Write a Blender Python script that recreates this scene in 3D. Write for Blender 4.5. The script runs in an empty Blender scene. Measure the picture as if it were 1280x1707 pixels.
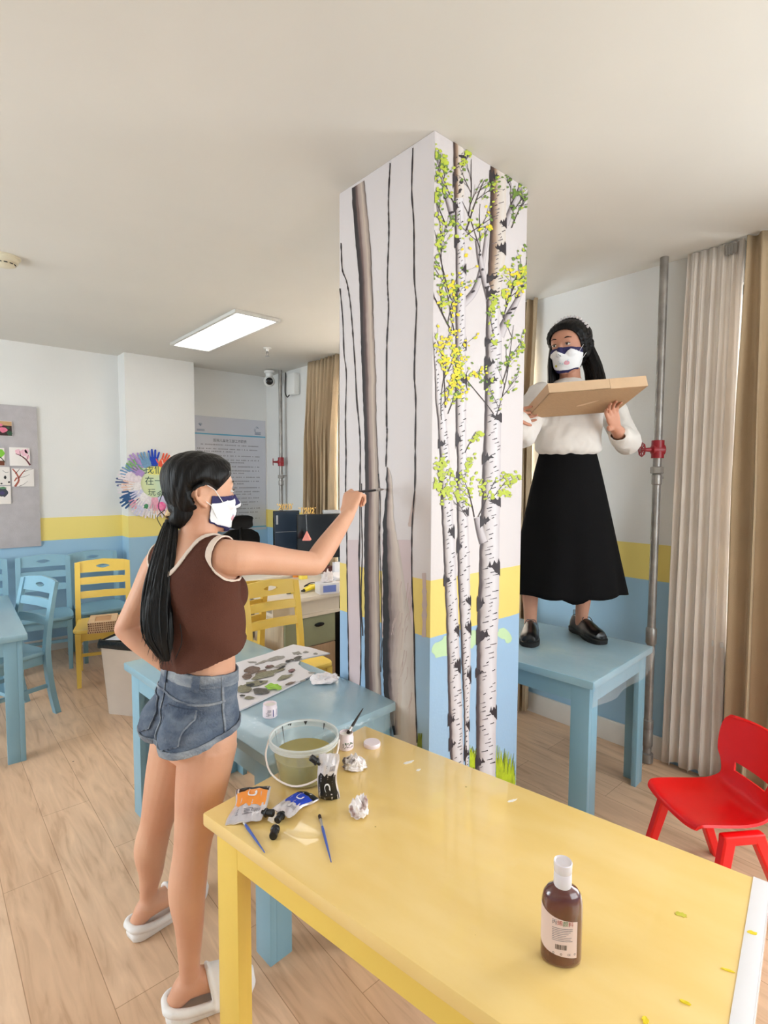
import bpy, bmesh, math, random
import numpy as np
from mathutils import Vector, Matrix, Euler, noise
PI = math.pi
scene = bpy.context.scene
COL = scene.collection
random.seed(7)

# ------------------------------------------------------------------ camera
YAW, PITCH, ROLL, FPX, CAMH = 0.84948840, 0.06130350, 0.00390919, 889.583, 1.5756292
HC, YT, YB = 2.75, 1.2165, 1.0108            # ceiling, top and bottom of the yellow band
WX, WY, PIL = 3.1108, 5.6146, 0.2107         # window wall (x), far wall (y), pilaster depth
CX, CY, CWX, CWY = 1.3613, 1.2966, 0.5467, 0.5395   # pillar
V = Vector
fwd = V((math.cos(YAW)*math.cos(PITCH), math.sin(YAW)*math.cos(PITCH), -math.sin(PITCH)))
rgt = V((math.sin(YAW), -math.cos(YAW), 0)); upv = rgt.cross(fwd)
rgt, upv = rgt*math.cos(ROLL)+upv*math.sin(ROLL), -rgt*math.sin(ROLL)+upv*math.cos(ROLL)
CAMP = V((0, 0, CAMH))
cam_data = bpy.data.cameras.new('camera'); cam = bpy.data.objects.new('camera', cam_data); COL.objects.link(cam)
cam.matrix_world = Matrix(((rgt.x, upv.x, -fwd.x, 0), (rgt.y, upv.y, -fwd.y, 0), (rgt.z, upv.z, -fwd.z, CAMH), (0, 0, 0, 1)))
cam_data.sensor_fit = 'HORIZONTAL'; cam_data.sensor_width = 36.0; cam_data.lens = FPX/1280*36
cam_data.clip_start = 0.02; cam_data.clip_end = 100
scene.camera = cam

def ray(px, py): return fwd + rgt*((px-640)/FPX) - upv*((py-853.5)/FPX)
def at(px, py, d): return CAMP + ray(px, py)*d
def onp(px, py, axis, val):
    r = ray(px, py); return CAMP + r*((val-CAMP[axis])/r[axis])

# ------------------------------------------------------------------ world and light
world = bpy.data.worlds.new('world'); scene.world = world; world.use_nodes = True
wn = world.node_tree.nodes['Background']; wn.inputs[0].default_value = (0.92, 0.97, 1.0, 1); wn.inputs[1].default_value = 1.6
def area(name, loc, aim, sx, sy, power, color=(1, 1, 1), spread=PI):
    l = bpy.data.lights.new(name, 'AREA'); l.shape = 'RECTANGLE'; l.size = sx; l.size_y = sy; l.energy = power; l.color = color; l.spread = spread
    o = bpy.data.objects.new(name, l); COL.objects.link(o); o.location = loc
    o.rotation_euler = V(aim).to_track_quat('-Z', 'Z').to_euler(); return o
DAY = (1.0, 0.985, 0.965)
COOL = (0.93, 0.975, 1.0)
area('daylight_window_1', (WX+0.30, 3.05, 1.70), (-1, 0, -0.02), 2.0, 1.9, 230, COOL)
area('daylight_window_2', (WX+0.30, -0.35, 1.65), (-1, 0, 0.0), 2.3, 1.9, 52, DAY)
area('added_fill_front', (1.6, -2.75, 1.65), (0, 1, 0.0), 2.6, 1.9, 23, DAY)  # invented source behind the camera, added to brighten the near side
area('added_fill_left', (-2.75, 3.3, 1.65), (1, 0, 0.0), 3.4, 1.9, 75, COOL)  # invented source at the unseen left wall, added to brighten the back
scene.view_settings.view_transform = 'Standard'; scene.view_settings.look = 'None'
scene.view_settings.gamma = 1; scene.view_settings.use_curve_mapping = False
scene.view_settings.exposure = 1.05

# ------------------------------------------------------------------ materials
def lin(c):
    return tuple((x/255/12.92 if x/255 <= 0.04045 else ((x/255+0.055)/1.055)**2.4) for x in c)
_m = {}
def nd(nt, t, **k):
    n = nt.nodes.new(t)
    for a, b in k.items():
        if a.startswith('i_'): n.inputs[int(a[2:]) if a[2:].isdigit() else a[2:].replace('_', ' ')].default_value = b
        else: setattr(n, a, b)
    return n
def mat(name, rgb, rough=0.5, var=0.0, vscale=8, bump=0.0, bscale=40, metal=0.0, coat=0.0, spec=0.5, sub=0.0, stretch=(1, 1, 1), rgb2=None, trans=0, alpha=1):
    """plain procedural material: colour varied by noise, optional fine bump"""
    if name in _m: return _m[name]
    m = bpy.data.materials.new(name); m.use_nodes = True; nt = m.node_tree; b = nt.nodes['Principled BSDF']
    c = lin(rgb); b.inputs['Base Color'].default_value = (*c, 1)
    b.inputs['Roughness'].default_value = rough; b.inputs['Metallic'].default_value = metal
    b.inputs['Coat Weight'].default_value = coat; b.inputs['Coat Roughness'].default_value = 0.08
    b.inputs['Specular IOR Level'].default_value = spec
    if trans: b.inputs['Transmission Weight'].default_value = trans
    if alpha < 1: b.inputs['Alpha'].default_value = alpha
    if sub: b.inputs['Subsurface Weight'].default_value = sub; b.inputs['Subsurface Radius'].default_value = (0.012, 0.006, 0.004); b.inputs['Subsurface Scale'].default_value = 1
    tc = nd(nt, 'ShaderNodeTexCoord'); mp = nd(nt, 'ShaderNodeMapping'); mp.inputs['Scale'].default_value = stretch
    nt.links.new(tc.outputs['Object'], mp.inputs[0])
    if var or rgb2:
        n = nd(nt, 'ShaderNodeTexNoise'); n.inputs['Scale'].default_value = vscale; n.inputs['Detail'].default_value = 5
        nt.links.new(mp.outputs[0], n.inputs['Vector'])
        r = nd(nt, 'ShaderNodeValToRGB'); r.color_ramp.elements[0].position = 0.3; r.color_ramp.elements[1].position = 0.7
        c1 = lin(rgb2) if rgb2 else tuple(max(0, x*(1-var)) for x in c); c2 = c if rgb2 else tuple(min(1, x*(1+var)) for x in c)
        r.color_ramp.elements[0].color = (*c1, 1); r.color_ramp.elements[1].color = (*c2, 1)
        nt.links.new(n.outputs['Fac'], r.inputs[0]); nt.links.new(r.outputs[0], b.inputs['Base Color'])
    if bump:
        n2 = nd(nt, 'ShaderNodeTexNoise'); n2.inputs['Scale'].default_value = bscale; n2.inputs['Detail'].default_value = 4
        nt.links.new(mp.outputs[0], n2.inputs['Vector'])
        bp = nd(nt, 'ShaderNodeBump'); bp.inputs['Strength'].default_value = bump; bp.inputs['Distance'].default_value = 0.01
        nt.links.new(n2.outputs['Fac'], bp.inputs['Height']); nt.links.new(bp.outputs[0], b.inputs['Normal'])
    _m[name] = m; return m
def wall_mat(name, white, yellow, blue):
    """painted wall: blue dado, yellow band, white above, split by real height"""
    m = bpy.data.materials.new(name); m.use_nodes = True; nt = m.node_tree; b = nt.nodes['Principled BSDF']; b.inputs['Roughness'].default_value = 0.55
    g = nd(nt, 'ShaderNodeNewGeometry'); s = nd(nt, 'ShaderNodeSeparateXYZ'); nt.links.new(g.outputs['Position'], s.inputs[0])
    n = nd(nt, 'ShaderNodeTexNoise'); n.inputs['Scale'].default_value = 6; nt.links.new(g.outputs['Position'], n.inputs['Vector'])
    ad = nd(nt, 'ShaderNodeMath', operation='MULTIPLY_ADD'); nt.links.new(n.outputs['Fac'], ad.inputs[0]); ad.inputs[1].default_value = 0.006; nt.links.new(s.outputs['Z'], ad.inputs[2])
    def step(z, a, bcol):
        gt = nd(nt, 'ShaderNodeMath', operation='GREATER_THAN'); nt.links.new(ad.outputs[0], gt.inputs[0]); gt.inputs[1].default_value = z+0.003
        mx = nd(nt, 'ShaderNodeMix', data_type='RGBA'); nt.links.new(gt.outputs[0], mx.inputs['Factor'])
        if isinstance(a, tuple): mx.inputs['A'].default_value = (*a, 1)
        else: nt.links.new(a, mx.inputs['A'])
        mx.inputs['B'].default_value = (*bcol, 1); return mx.outputs['Result']
    c = step(YB, lin(blue), lin(yellow)); c = step(YT, c, lin(white))
    n2 = nd(nt, 'ShaderNodeTexNoise'); n2.inputs['Scale'].default_value = 2.2; nt.links.new(g.outputs['Position'], n2.inputs['Vector'])
    mr = nd(nt, 'ShaderNodeMapRange'); nt.links.new(n2.outputs['Fac'], mr.inputs[0]); mr.inputs[3].default_value = 0.95; mr.inputs[4].default_value = 1.04
    mu = nd(nt, 'ShaderNodeVectorMath', operation='SCALE'); nt.links.new(c, mu.inputs[0]); nt.links.new(mr.outputs[0], mu.inputs['Scale'])
    nt.links.new(mu.outputs[0], b.inputs['Base Color'])
    n3 = nd(nt, 'ShaderNodeTexNoise'); n3.inputs['Scale'].default_value = 90; nt.links.new(g.outputs['Position'], n3.inputs['Vector'])
    bp = nd(nt, 'ShaderNodeBump'); bp.inputs['Strength'].default_value = 0.12; bp.inputs['Distance'].default_value = 0.004
    nt.links.new(n3.outputs['Fac'], bp.inputs['Height']); nt.links.new(bp.outputs[0], b.inputs['Normal'])
    return m
def floor_mat():
    m = bpy.data.materials.new('wood_floor'); m.use_nodes = True; nt = m.node_tree; b = nt.nodes['Principled BSDF']; b.inputs['Roughness'].default_value = 0.36
    g = nd(nt, 'ShaderNodeNewGeometry'); mp = nd(nt, 'ShaderNodeMapping'); mp.inputs['Rotation'].default_value = (0, 0, PI/2); nt.links.new(g.outputs['Position'], mp.inputs[0])
    br = nd(nt, 'ShaderNodeTexBrick'); br.offset = 0.37; br.inputs['Scale'].default_value = 1; br.inputs['Brick Width'].default_value = 1.2; br.inputs['Row Height'].default_value = 0.195
    br.inputs['Mortar Size'].default_value = 0.0014; br.inputs['Mortar Smooth'].default_value = 0.2; br.inputs['Bias'].default_value = 0
    br.inputs['Color1'].default_value = (*lin((230, 197, 166)), 1); br.inputs['Color2'].default_value = (*lin((220, 184, 152)), 1); br.inputs['Mortar'].default_value = (*lin((180, 142, 112)), 1)
    nt.links.new(mp.outputs[0], br.inputs['Vector'])
    mp2 = nd(nt, 'ShaderNodeMapping'); mp2.inputs['Scale'].default_value = (9, 1.1, 1); nt.links.new(g.outputs['Position'], mp2.inputs[0])
    n = nd(nt, 'ShaderNodeTexNoise'); n.inputs['Scale'].default_value = 2.3; n.inputs['Detail'].default_value = 7; n.inputs['Distortion'].default_value = 1.4; nt.links.new(mp2.outputs[0], n.inputs['Vector'])
    r = nd(nt, 'ShaderNodeValToRGB'); r.color_ramp.elements[0].position = 0.32; r.color_ramp.elements[1].position = 0.72
    r.color_ramp.elements[0].color = (0.78, 0.71, 0.65, 1); r.color_ramp.elements[1].color = (1.08, 1.07, 1.05, 1); e = r.color_ramp.elements.new(0.45); e.color = (0.93, 0.9, 0.87, 1)
    nt.links.new(n.outputs['Fac'], r.inputs[0])
    mx = nd(nt, 'ShaderNodeMix', data_type='RGBA', blend_type='MULTIPLY'); mx.inputs['Factor'].default_value = 1
    nt.links.new(br.outputs['Color'], mx.inputs['A']); nt.links.new(r.outputs[0], mx.inputs['B'])
    # dark paint flecks and dirt
    vo = nd(nt, 'ShaderNodeTexVoronoi'); vo.inputs['Scale'].default_value = 7; nt.links.new(g.outputs['Position'], vo.inputs['Vector'])
    lt = nd(nt, 'ShaderNodeMath', operation='LESS_THAN'); lt.inputs[1].default_value = 0.05; nt.links.new(vo.outputs['Distance'], lt.inputs[0])
    n4 = nd(nt, 'ShaderNodeTexNoise'); n4.inputs['Scale'].default_value = 1.3; nt.links.new(g.outputs['Position'], n4.inputs['Vector'])
    gt = nd(nt, 'ShaderNodeMath', operation='GREATER_THAN'); gt.inputs[1].default_value = 0.56; nt.links.new(n4.outputs['Fac'], gt.inputs[0])
    ml = nd(nt, 'ShaderNodeMath', operation='MULTIPLY'); nt.links.new(lt.outputs[0], ml.inputs[0]); nt.links.new(gt.outputs[0], ml.inputs[1])
    mx2 = nd(nt, 'ShaderNodeMix', data_type='RGBA'); nt.links.new(ml.outputs[0], mx2.inputs['Factor']); nt.links.new(mx.outputs['Result'], mx2.inputs['A']); mx2.inputs['B'].default_value = (*lin((110, 82, 66)), 1)
    nt.links.new(mx2.outputs['Result'], b.inputs['Base Color'])
    bp = nd(nt, 'ShaderNodeBump'); bp.inputs['Strength'].default_value = 0.1; bp.inputs['Distance'].default_value = 0.005
    nt.links.new(n.outputs['Fac'], bp.inputs['Height']); nt.links.new(bp.outputs[0], b.inputs['Normal'])
    return m
def clear_mat(name, tint=(1, 1, 1), gloss=0.12, rough=0.05, haze=0.0, bump=0.0, bscale=25):
    """thin clear sheet: transparent with a faint gloss and a little white haze"""
    if name in _m: return _m[name]
    m = bpy.data.materials.new(name); m.use_nodes = True; nt = m.node_tree; nt.nodes.clear()
    out = nd(nt, 'ShaderNodeOutputMaterial'); t = nd(nt, 'ShaderNodeBsdfTransparent'); t.inputs[0].default_value = (*tint, 1)
    gl = nd(nt, 'ShaderNodeBsdfGlossy'); gl.inputs['Roughness'].default_value = rough
    mx = nd(nt, 'ShaderNodeMixShader'); mx.inputs[0].default_value = 0.045+gloss*0.1; nt.links.new(t.outputs[0], mx.inputs[1]); nt.links.new(gl.outputs[0], mx.inputs[2])
    df = nd(nt, 'ShaderNodeBsdfDiffuse'); df.inputs[0].default_value = (0.9, 0.92, 0.92, 1)
    mx2 = nd(nt, 'ShaderNodeMixShader'); mx2.inputs[0].default_value = haze; nt.links.new(mx.outputs[0], mx2.inputs[1]); nt.links.new(df.outputs[0], mx2.inputs[2])
    nt.links.new(mx2.outputs[0], out.inputs[0])
    if bump:
        n = nd(nt, 'ShaderNodeTexNoise'); n.inputs['Scale'].default_value = bscale; n.inputs['Distortion'].default_value = 1.2
        tc = nd(nt, 'ShaderNodeTexCoord'); nt.links.new(tc.outputs['Object'], n.inputs['Vector'])
        bp = nd(nt, 'ShaderNodeBump'); bp.inputs['Strength'].default_value = bump; bp.inputs['Distance'].default_value = 0.02
        nt.links.new(n.outputs['Fac'], bp.inputs['Height']); nt.links.new(bp.outputs[0], gl.inputs['Normal'])
    _m[name] = m; return m
def cloth_mat(name, rgb, translucent=0.0, weave=0.25, rgb2=None):
    if name in _m: return _m[name]
    m = mat(name, rgb, 0.9, var=0.05, vscale=5, bump=weave, bscale=300, rgb2=rgb2, spec=0.15)
    if translucent:
        nt = m.node_tree; b = nt.nodes['Principled BSDF']; out = nt.nodes['Material Output']
        tr = nd(nt, 'ShaderNodeBsdfTranslucent'); tr.inputs[0].default_value = (*lin(rgb), 1)
        mx = nd(nt, 'ShaderNodeMixShader'); mx.inputs[0].default_value = translucent
        nt.links.new(b.outputs[0], mx.inputs[1]); nt.links.new(tr.outputs[0], mx.inputs[2]); nt.links.new(mx.outputs[0], out.inputs[0])
    return m
def emit_mat(name, rgb, s):
    m = bpy.data.materials.new(name); m.use_nodes = True; b = m.node_tree.nodes['Principled BSDF']
    b.inputs['Emission Color'].default_value = (*rgb, 1); b.inputs['Emission Strength'].default_value = s; b.inputs['Base Color'].default_value = (0.9, 0.9, 0.9, 1); return m

# ------------------------------------------------------------------ object and mesh helpers
def props(o, label=None, cat=None, group=None, kind=None):
    for k, v in (('label', label), ('category', cat), ('group', group), ('kind', kind)):
        if v: o[k] = v
    return o
def empty(name, loc=(0, 0, 0), rz=0.0, label=None, cat=None, group=None, kind=None):
    o = bpy.data.objects.new(name, None); COL.objects.link(o); o.location = loc; o.rotation_euler = (0, 0, rz); o.empty_display_size = 0.05
    return props(o, label, cat, group, kind)
def copy_tree(o, parent=None):
    c = o.copy(); COL.objects.link(c)
    if parent is not None: c.parent = parent; c.matrix_parent_inverse = o.matrix_parent_inverse.copy()
    for ch in [x for x in bpy.data.objects if x.parent == o and x is not c]: copy_tree(ch, c)
    return c
class MB:
    """collects shapes and links them as one mesh object"""
    def __init__(s): s.v = []; s.f = []; s.mi = []; s.uv = {}
    def add(s, vs, fs, mi=0, M=None):
        b = len(s.v)
        s.v += [tuple(M @ V(v)) if M is not None else tuple(v) for v in vs]
        s.f += [tuple(i+b for i in f) for f in fs]; s.mi += [mi]*len(fs); return b
    def box(s, c, d, M=None, bev=0.0, mi=0, seg=2, rz=0.0):
        bm = bmesh.new(); bmesh.ops.create_cube(bm, size=1.0); bmesh.ops.scale(bm, vec=d, verts=bm.verts)
        if bev: bmesh.ops.bevel(bm, geom=list(bm.edges), offset=bev, segments=seg, affect='EDGES', profile=0.6)
        X = Matrix.Translation(c) @ Matrix.Rotation(rz, 4, 'Z')
        if M is not None: X = M @ X
        s.bm(bm, X, mi); return s
    def bm(s, bm, M=None, mi=0):
        bm.verts.ensure_lookup_table()
        for i, v in enumerate(bm.verts): v.index = i
        s.add([v.co[:] for v in bm.verts], [[v.index for v in f.verts] for f in bm.faces], mi, M); bm.free()
    def loft(s, rings, cap=True, closed=True, mi=0, M=None):
        n = len(rings[0]); vs = [v for r in rings for v in r]; fs = []
        for i in range(len(rings)-1):
            for j in range(n if closed else n-1):
                k = (j+1) % n; fs.append((i*n+j, i*n+k, (i+1)*n+k, (i+1)*n+j))
        if cap and closed:
            fs.append(tuple(range(n-1, -1, -1))); fs.append(tuple(range((len(rings)-1)*n, len(rings)*n)))
        s.add(vs, fs, mi, M); return s
    def tube(s, pts, rad, n=12, cap=True, mi=0, M=None, flat=1.0):
        pts = [V(p) for p in pts]; rad = rad if isinstance(rad, (list, tuple)) else [rad]*len(pts)
        rings = []; nrm = None
        for i, p in enumerate(pts):
            t = (pts[min(i+1, len(pts)-1)]-pts[max(i-1, 0)]).normalized()
            if nrm is None: nrm = t.orthogonal().normalized()
            nrm = (nrm - t*nrm.dot(t)); nrm = nrm.normalized() if nrm.length > 1e-6 else t.orthogonal().normalized()
            bn = t.cross(nrm)
            rings.append([p+(nrm*math.cos(2*PI*k/n)+bn*math.sin(2*PI*k/n)*flat)*rad[i] for k in range(n)])
        s.loft(rings, cap, True, mi, M); return s
    def lathe(s, prof, n=24, mi=0, M=None, cap=True, sx=1.0, sy=1.0):
        s.loft([[V((r*math.cos(2*PI*k/n)*sx, r*math.sin(2*PI*k/n)*sy, z)) for k in range(n)] for r, z in prof], cap, True, mi, M); return s
    def poly(s, pts, th=0.0, nrm=(0, 0, 1), mi=0, M=None):
        n = len(pts); pts = [V(p) for p in pts]
        if th:
            o = V(nrm)*th; vs = pts+[p+o for p in pts]
            fs = [tuple(range(n-1, -1, -1)), tuple(range(n, 2*n))]+[(i, (i+1) % n, n+(i+1) % n, n+i) for i in range(n)]
            s.add(vs, fs, mi, M)
        else: s.add(pts, [tuple(range(n))], mi, M)
        return s
    def ball(s, c, r, n=16, m=10, mi=0, M=None, sc=(1, 1, 1)):
        X = Matrix.Translation(c) @ Matrix.Diagonal((*sc, 1)); X = M @ X if M is not None else X
        bm = bmesh.new(); bmesh.ops.create_uvsphere(bm, u_segments=n, v_segments=m, radius=r); s.bm(bm, X, mi); return s
    def build(s, name, mats, parent=None, smooth=True, ang=35, loc=None, rz=0.0, **k):
        me = bpy.data.meshes.new(name); me.from_pydata([tuple(v) for v in s.v], [], s.f)
        mats = mats if isinstance(mats, (list, tuple)) else [mats]
        for m in mats: me.materials.append(m)
        me.polygons.foreach_set('material_index', s.mi)
        bm = bmesh.new(); bm.from_mesh(me); bmesh.ops.recalc_face_normals(bm, faces=bm.faces)
        if smooth:
            a = math.radians(ang)
            for f in bm.faces: f.smooth = True
            for e in bm.edges:
                if len(e.link_faces) == 2 and e.calc_face_angle(0) > a: e.smooth = False
        bm.to_mesh(me); bm.free()
        o = bpy.data.objects.new(name, me); COL.objects.link(o)
        if parent is not None: o.parent = parent
        if loc is not None: o.location = loc; o.rotation_euler = (0, 0, rz)
        return props(o, **k)
def recenter(o):
    """put a top-level mesh object's origin at the bottom centre of its geometry"""
    vs = [v.co for v in o.data.vertices]; c = V(((min(v.x for v in vs)+max(v.x for v in vs))/2, (min(v.y for v in vs)+max(v.y for v in vs))/2, min(v.z for v in vs)))
    o.data.transform(Matrix.Translation(-c)); o.location = o.location + c; return o
def baked(o, mods):
    """apply modifiers given as (type, dict) and return the object with a plain mesh"""
    for t, d in mods:
        m = o.modifiers.new(t, t)
        for a, b in d.items(): setattr(m, a, b)
    dg = bpy.context.evaluated_depsgraph_get(); dg.update()
    me = bpy.data.meshes.new_from_object(o.evaluated_get(dg)); o.modifiers.clear(); old = o.data; me.name = old.name; o.data = me; bpy.data.meshes.remove(old)
    return o
def spline(pts, n):
    """Catmull-Rom through points of any dimension"""
    P = [np.array(p, float) for p in pts]; P = [2*P[0]-P[1]]+P+[2*P[-1]-P[-2]]; out = []
    m = len(P)-3
    for k in range(n):
        t = k/(n-1)*m; i = min(int(t), m-1); u = t-i; a, b, c, d = P[i:i+4]
        out.append(0.5*((2*b)+(-a+c)*u+(2*a-5*b+4*c-d)*u*u+(-a+3*b-3*c+d)*u**3))
    return out
def text_mesh(s, size, M, mb, mi=0, th=0.0):
    c = bpy.data.curves.new('t', 'FONT'); c.body = s; c.size = size; c.align_x = 'CENTER'; c.align_y = 'CENTER'; c.extrude = th
    o = bpy.data.objects.new('t', c); COL.objects.link(o); dg = bpy.context.evaluated_depsgraph_get(); dg.update()
    me = bpy.data.meshes.new_from_object(o.evaluated_get(dg))
    mb.add([v.co[:] for v in me.vertices], [list(p.vertices) for p in me.polygons], mi, M)
    bpy.data.objects.remove(o); bpy.data.meshes.remove(me); bpy.data.curves.remove(c)
# ------------------------------------------------------------------ the room
M_WALL = wall_mat('painted_wall', (228, 228, 226), (240, 220, 128), (158, 196, 222))
M_PILLAR = wall_mat('painted_pillar', (214, 207, 208), (232, 206, 116), (155, 187, 217))
M_CEIL = mat('ceiling_paint', (217, 214, 207), 0.8, var=0.02, vscale=2)
M_FLOOR = floor_mat()
M_BASE = mat('baseboard_white', (232, 228, 222), 0.4, var=0.03)
M_WHITE = mat('white_enamel', (235, 235, 232), 0.35)
M_PANE = clear_mat('window_glass', (0.97, 0.99, 1), 0.1, 0.02)
X0, Y0 = -2.5, -2.5                     # the room goes on behind the photographer
T = 0.16
MB().box(((X0+WX)/2, (Y0+WY)/2, -0.05), (WX-X0+0.5, WY-Y0+0.5, 0.1)).build('floor', M_FLOOR, kind='structure')
MB().box(((X0+WX)/2, (Y0+WY)/2, HC+0.05), (WX-X0+0.5, WY-Y0+0.5, 0.1)).build('ceiling', M_CEIL, kind='structure')
def wall_with_holes(name, axis, val, a0, a1, holes, side):
    """wall slab on x=val or y=val from a0 to a1 with window openings (b0,b1,z0,z1)"""
    mb = MB(); cuts = sorted(holes); cur = a0
    def bx(p, q, z0, z1):
        if q-p < 1e-4 or z1-z0 < 1e-4: return
        c = (val+side*T/2, (p+q)/2, (z0+z1)/2) if axis == 0 else ((p+q)/2, val+side*T/2, (z0+z1)/2)
        d = (T, q-p, z1-z0) if axis == 0 else (q-p, T, z1-z0); mb.box(c, d)
    for b0, b1, z0, z1 in cuts:
        bx(cur, b0, 0, HC); bx(b0, b1, 0, z0); bx(b0, b1, z1, HC); cur = b1
    bx(cur, a1, 0, HC); return mb.build(name, M_WALL, smooth=False, kind='structure')
def window(n, axis, val, side, b0, b1, z0, z1, bars=2):
    r = empty('window_%d' % n, (0, 0, 0), kind='structure'); mb = MB()
    def bx(m, p, q, u, w, th=0.05, off=0.06):
        c = (val+side*off, (p+q)/2, (u+w)/2) if axis == 0 else ((p+q)/2, val+side*off, (u+w)/2)
        d = (th, q-p, w-u) if axis == 0 else (q-p, th, w-u); m.box(c, d, bev=0.003)
    for p, q, u, w in ((b0, b0+.05, z0, z1), (b1-.05, b1, z0, z1), (b0, b1, z0, z0+.05), (b0, b1, z1-.05, z1)): bx(mb, p, q, u, w)
    for k in range(1, bars+1):
        x = b0+(b1-b0)*k/(bars+1); bx(mb, x-.025, x+.025, z0, z1)
    mb.build('window_frame', M_WHITE, r)
    g = MB(); bx(g, b0+.04, b1-.04, z0+.04, z1-.04, 0.004, 0.06); g.build('window_pane', M_PANE, r)
    s = MB(); bx(s, b0-.04, b1+.04, z0-.03, z0, 0.18, 0.05); s.build('window_sill', M_WHITE, r)
W1 = (2.06, 4.1, 0.75, 2.55); W2 = (-1.6, 0.88, 0.75, 2.55)
wall_with_holes('wall_right', 0, WX, Y0, WY, [W1, W2], 1)
wall_with_holes('wall_back', 1, WY, X0-0.2, WX+T, [], 1)
W3 = (0.25, 2.95, 0.7, 2.55); W4 = (1.6, 5.1, 0.7, 2.55)  # unseen openings, added and placed for the fill light
wall_with_holes('wall_front', 1, Y0, X0, WX, [W3], -1)
wall_with_holes('wall_left', 0, X0, Y0, WY, [W4], -1)
window(1, 0, WX, 1, *W1); window(2, 0, WX, 1, *W2); window(3, 1, Y0, -1, *W3, 3); window(4, 0, X0, -1, *W4, 3)  # the front and left windows are unseen, added for fill light
# pilaster on the far wall
MB().box(((1.516+2.174)/2, WY-PIL/2, HC/2), (2.174-1.516, PIL, HC)).build('wall_pilaster', M_WALL, smooth=False, kind='structure')
# baseboards
bb = 0.115
MB().box(((X0+1.516)/2, WY-0.008, bb/2), (1.516-X0, 0.016, bb), bev=0.003).build('baseboard_back', M_BASE, kind='structure')
MB().box((WX-0.008, (1.18+2.0)/2, 0.065), (0.016, 0.95, 0.13), bev=0.003).build('baseboard_right', M_BASE, kind='structure')
MB().box((2.64, WY-0.008, bb/2), (0.93, 0.016, bb), bev=0.003).build('baseboard_far', M_BASE, kind='structure')
MB().box((X0+0.008, 1.5, bb/2), (0.016, 8, bb), bev=0.003).build('baseboard_left', M_BASE, kind='structure')
# square pillar
PILLAR = empty('pillar', (CX+CWX/2, CY+CWY/2, 0), label='square pillar painted with birch trees in the middle of the room', cat='pillar', kind='structure')
mb = MB(); mb.box((0, 0, HC/2), (CWX, CWY, HC), bev=0.004); mb.build('shaft', M_PILLAR, PILLAR)

# ------------------------------------------------------------------ ceiling fittings
M_LAMP = emit_mat('lamp_diffuser', (1.0, 0.99, 0.97), 2.6); M_LFR = mat('lamp_frame_white', (215, 214, 210), 0.3)
LIGHT = empty('ceiling_light', (1.89, 4.14, HC), label='lit rectangular panel light flush in the ceiling', cat='ceiling light')
lw, ll = 0.36, 1.26
mb = MB()
for sx in (-1, 1): mb.box((sx*(lw/2-0.012), 0, -0.012), (0.024, ll, 0.024), bev=0.002)
for sy in (-1, 1): mb.box((0, sy*(ll/2-0.012), -0.012), (lw-.048, 0.024, 0.024), bev=0.002)
mb.build('frame', M_LFR, LIGHT); MB().box((0, 0, -0.006), (lw-.05, ll-.05, 0.008)).build('diffuser', M_LAMP, LIGHT)
M_DET = mat('detector_plastic', (214, 205, 180), 0.45, var=0.04); M_DARK = mat('dark_gap', (30, 26, 24), 0.6)
sp = empty('smoke_detector', (0.405, 3.53, HC), label='round cream smoke detector on the ceiling', cat='smoke detector')
mb = MB(); mb.lathe([(0.075, 0), (0.075, -0.008), (0.066, -0.012), (0.062, -0.03), (0.05, -0.036), (0.05, -0.044), (0.036, -0.05), (0.0005, -0.052)], 40); mb.build('housing', M_DET, sp)
mb = MB()
for k in range(12):
    a = 2*PI*k/12; M = Matrix.Rotation(a, 4, 'Z'); mb.box((0.0492, 0, -0.040), (0.004, 0.016, 0.005), M)
mb.build('vent_slots', M_DARK, sp)
M_CHROME = mat('chrome', (190, 190, 190), 0.25, metal=1.0)
sp = empty('fire_sprinkler', (2.43, 4.36, HC), label='small metal sprinkler head hanging from the ceiling', cat='sprinkler')
MB().lathe([(0.036, 0), (0.036, -0.005), (0.014, -0.012), (0.012, -0.03)], 24).build('escutcheon', M_WHITE, sp)
mb = MB(); mb.tube([(0, 0, -0.03), (0, 0, -0.05)], 0.009)
for s in (-1, 1): mb.tube([(s*0.009, 0, -0.035), (s*0.013, 0, -0.055), (s*0.004, 0, -0.07)], 0.003, 8)
mb.lathe([(0.0005, -0.069), (0.018, -0.07), (0.018, -0.073), (0.0005, -0.074)], 20); mb.build('deflector', M_CHROME, sp)

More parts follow.
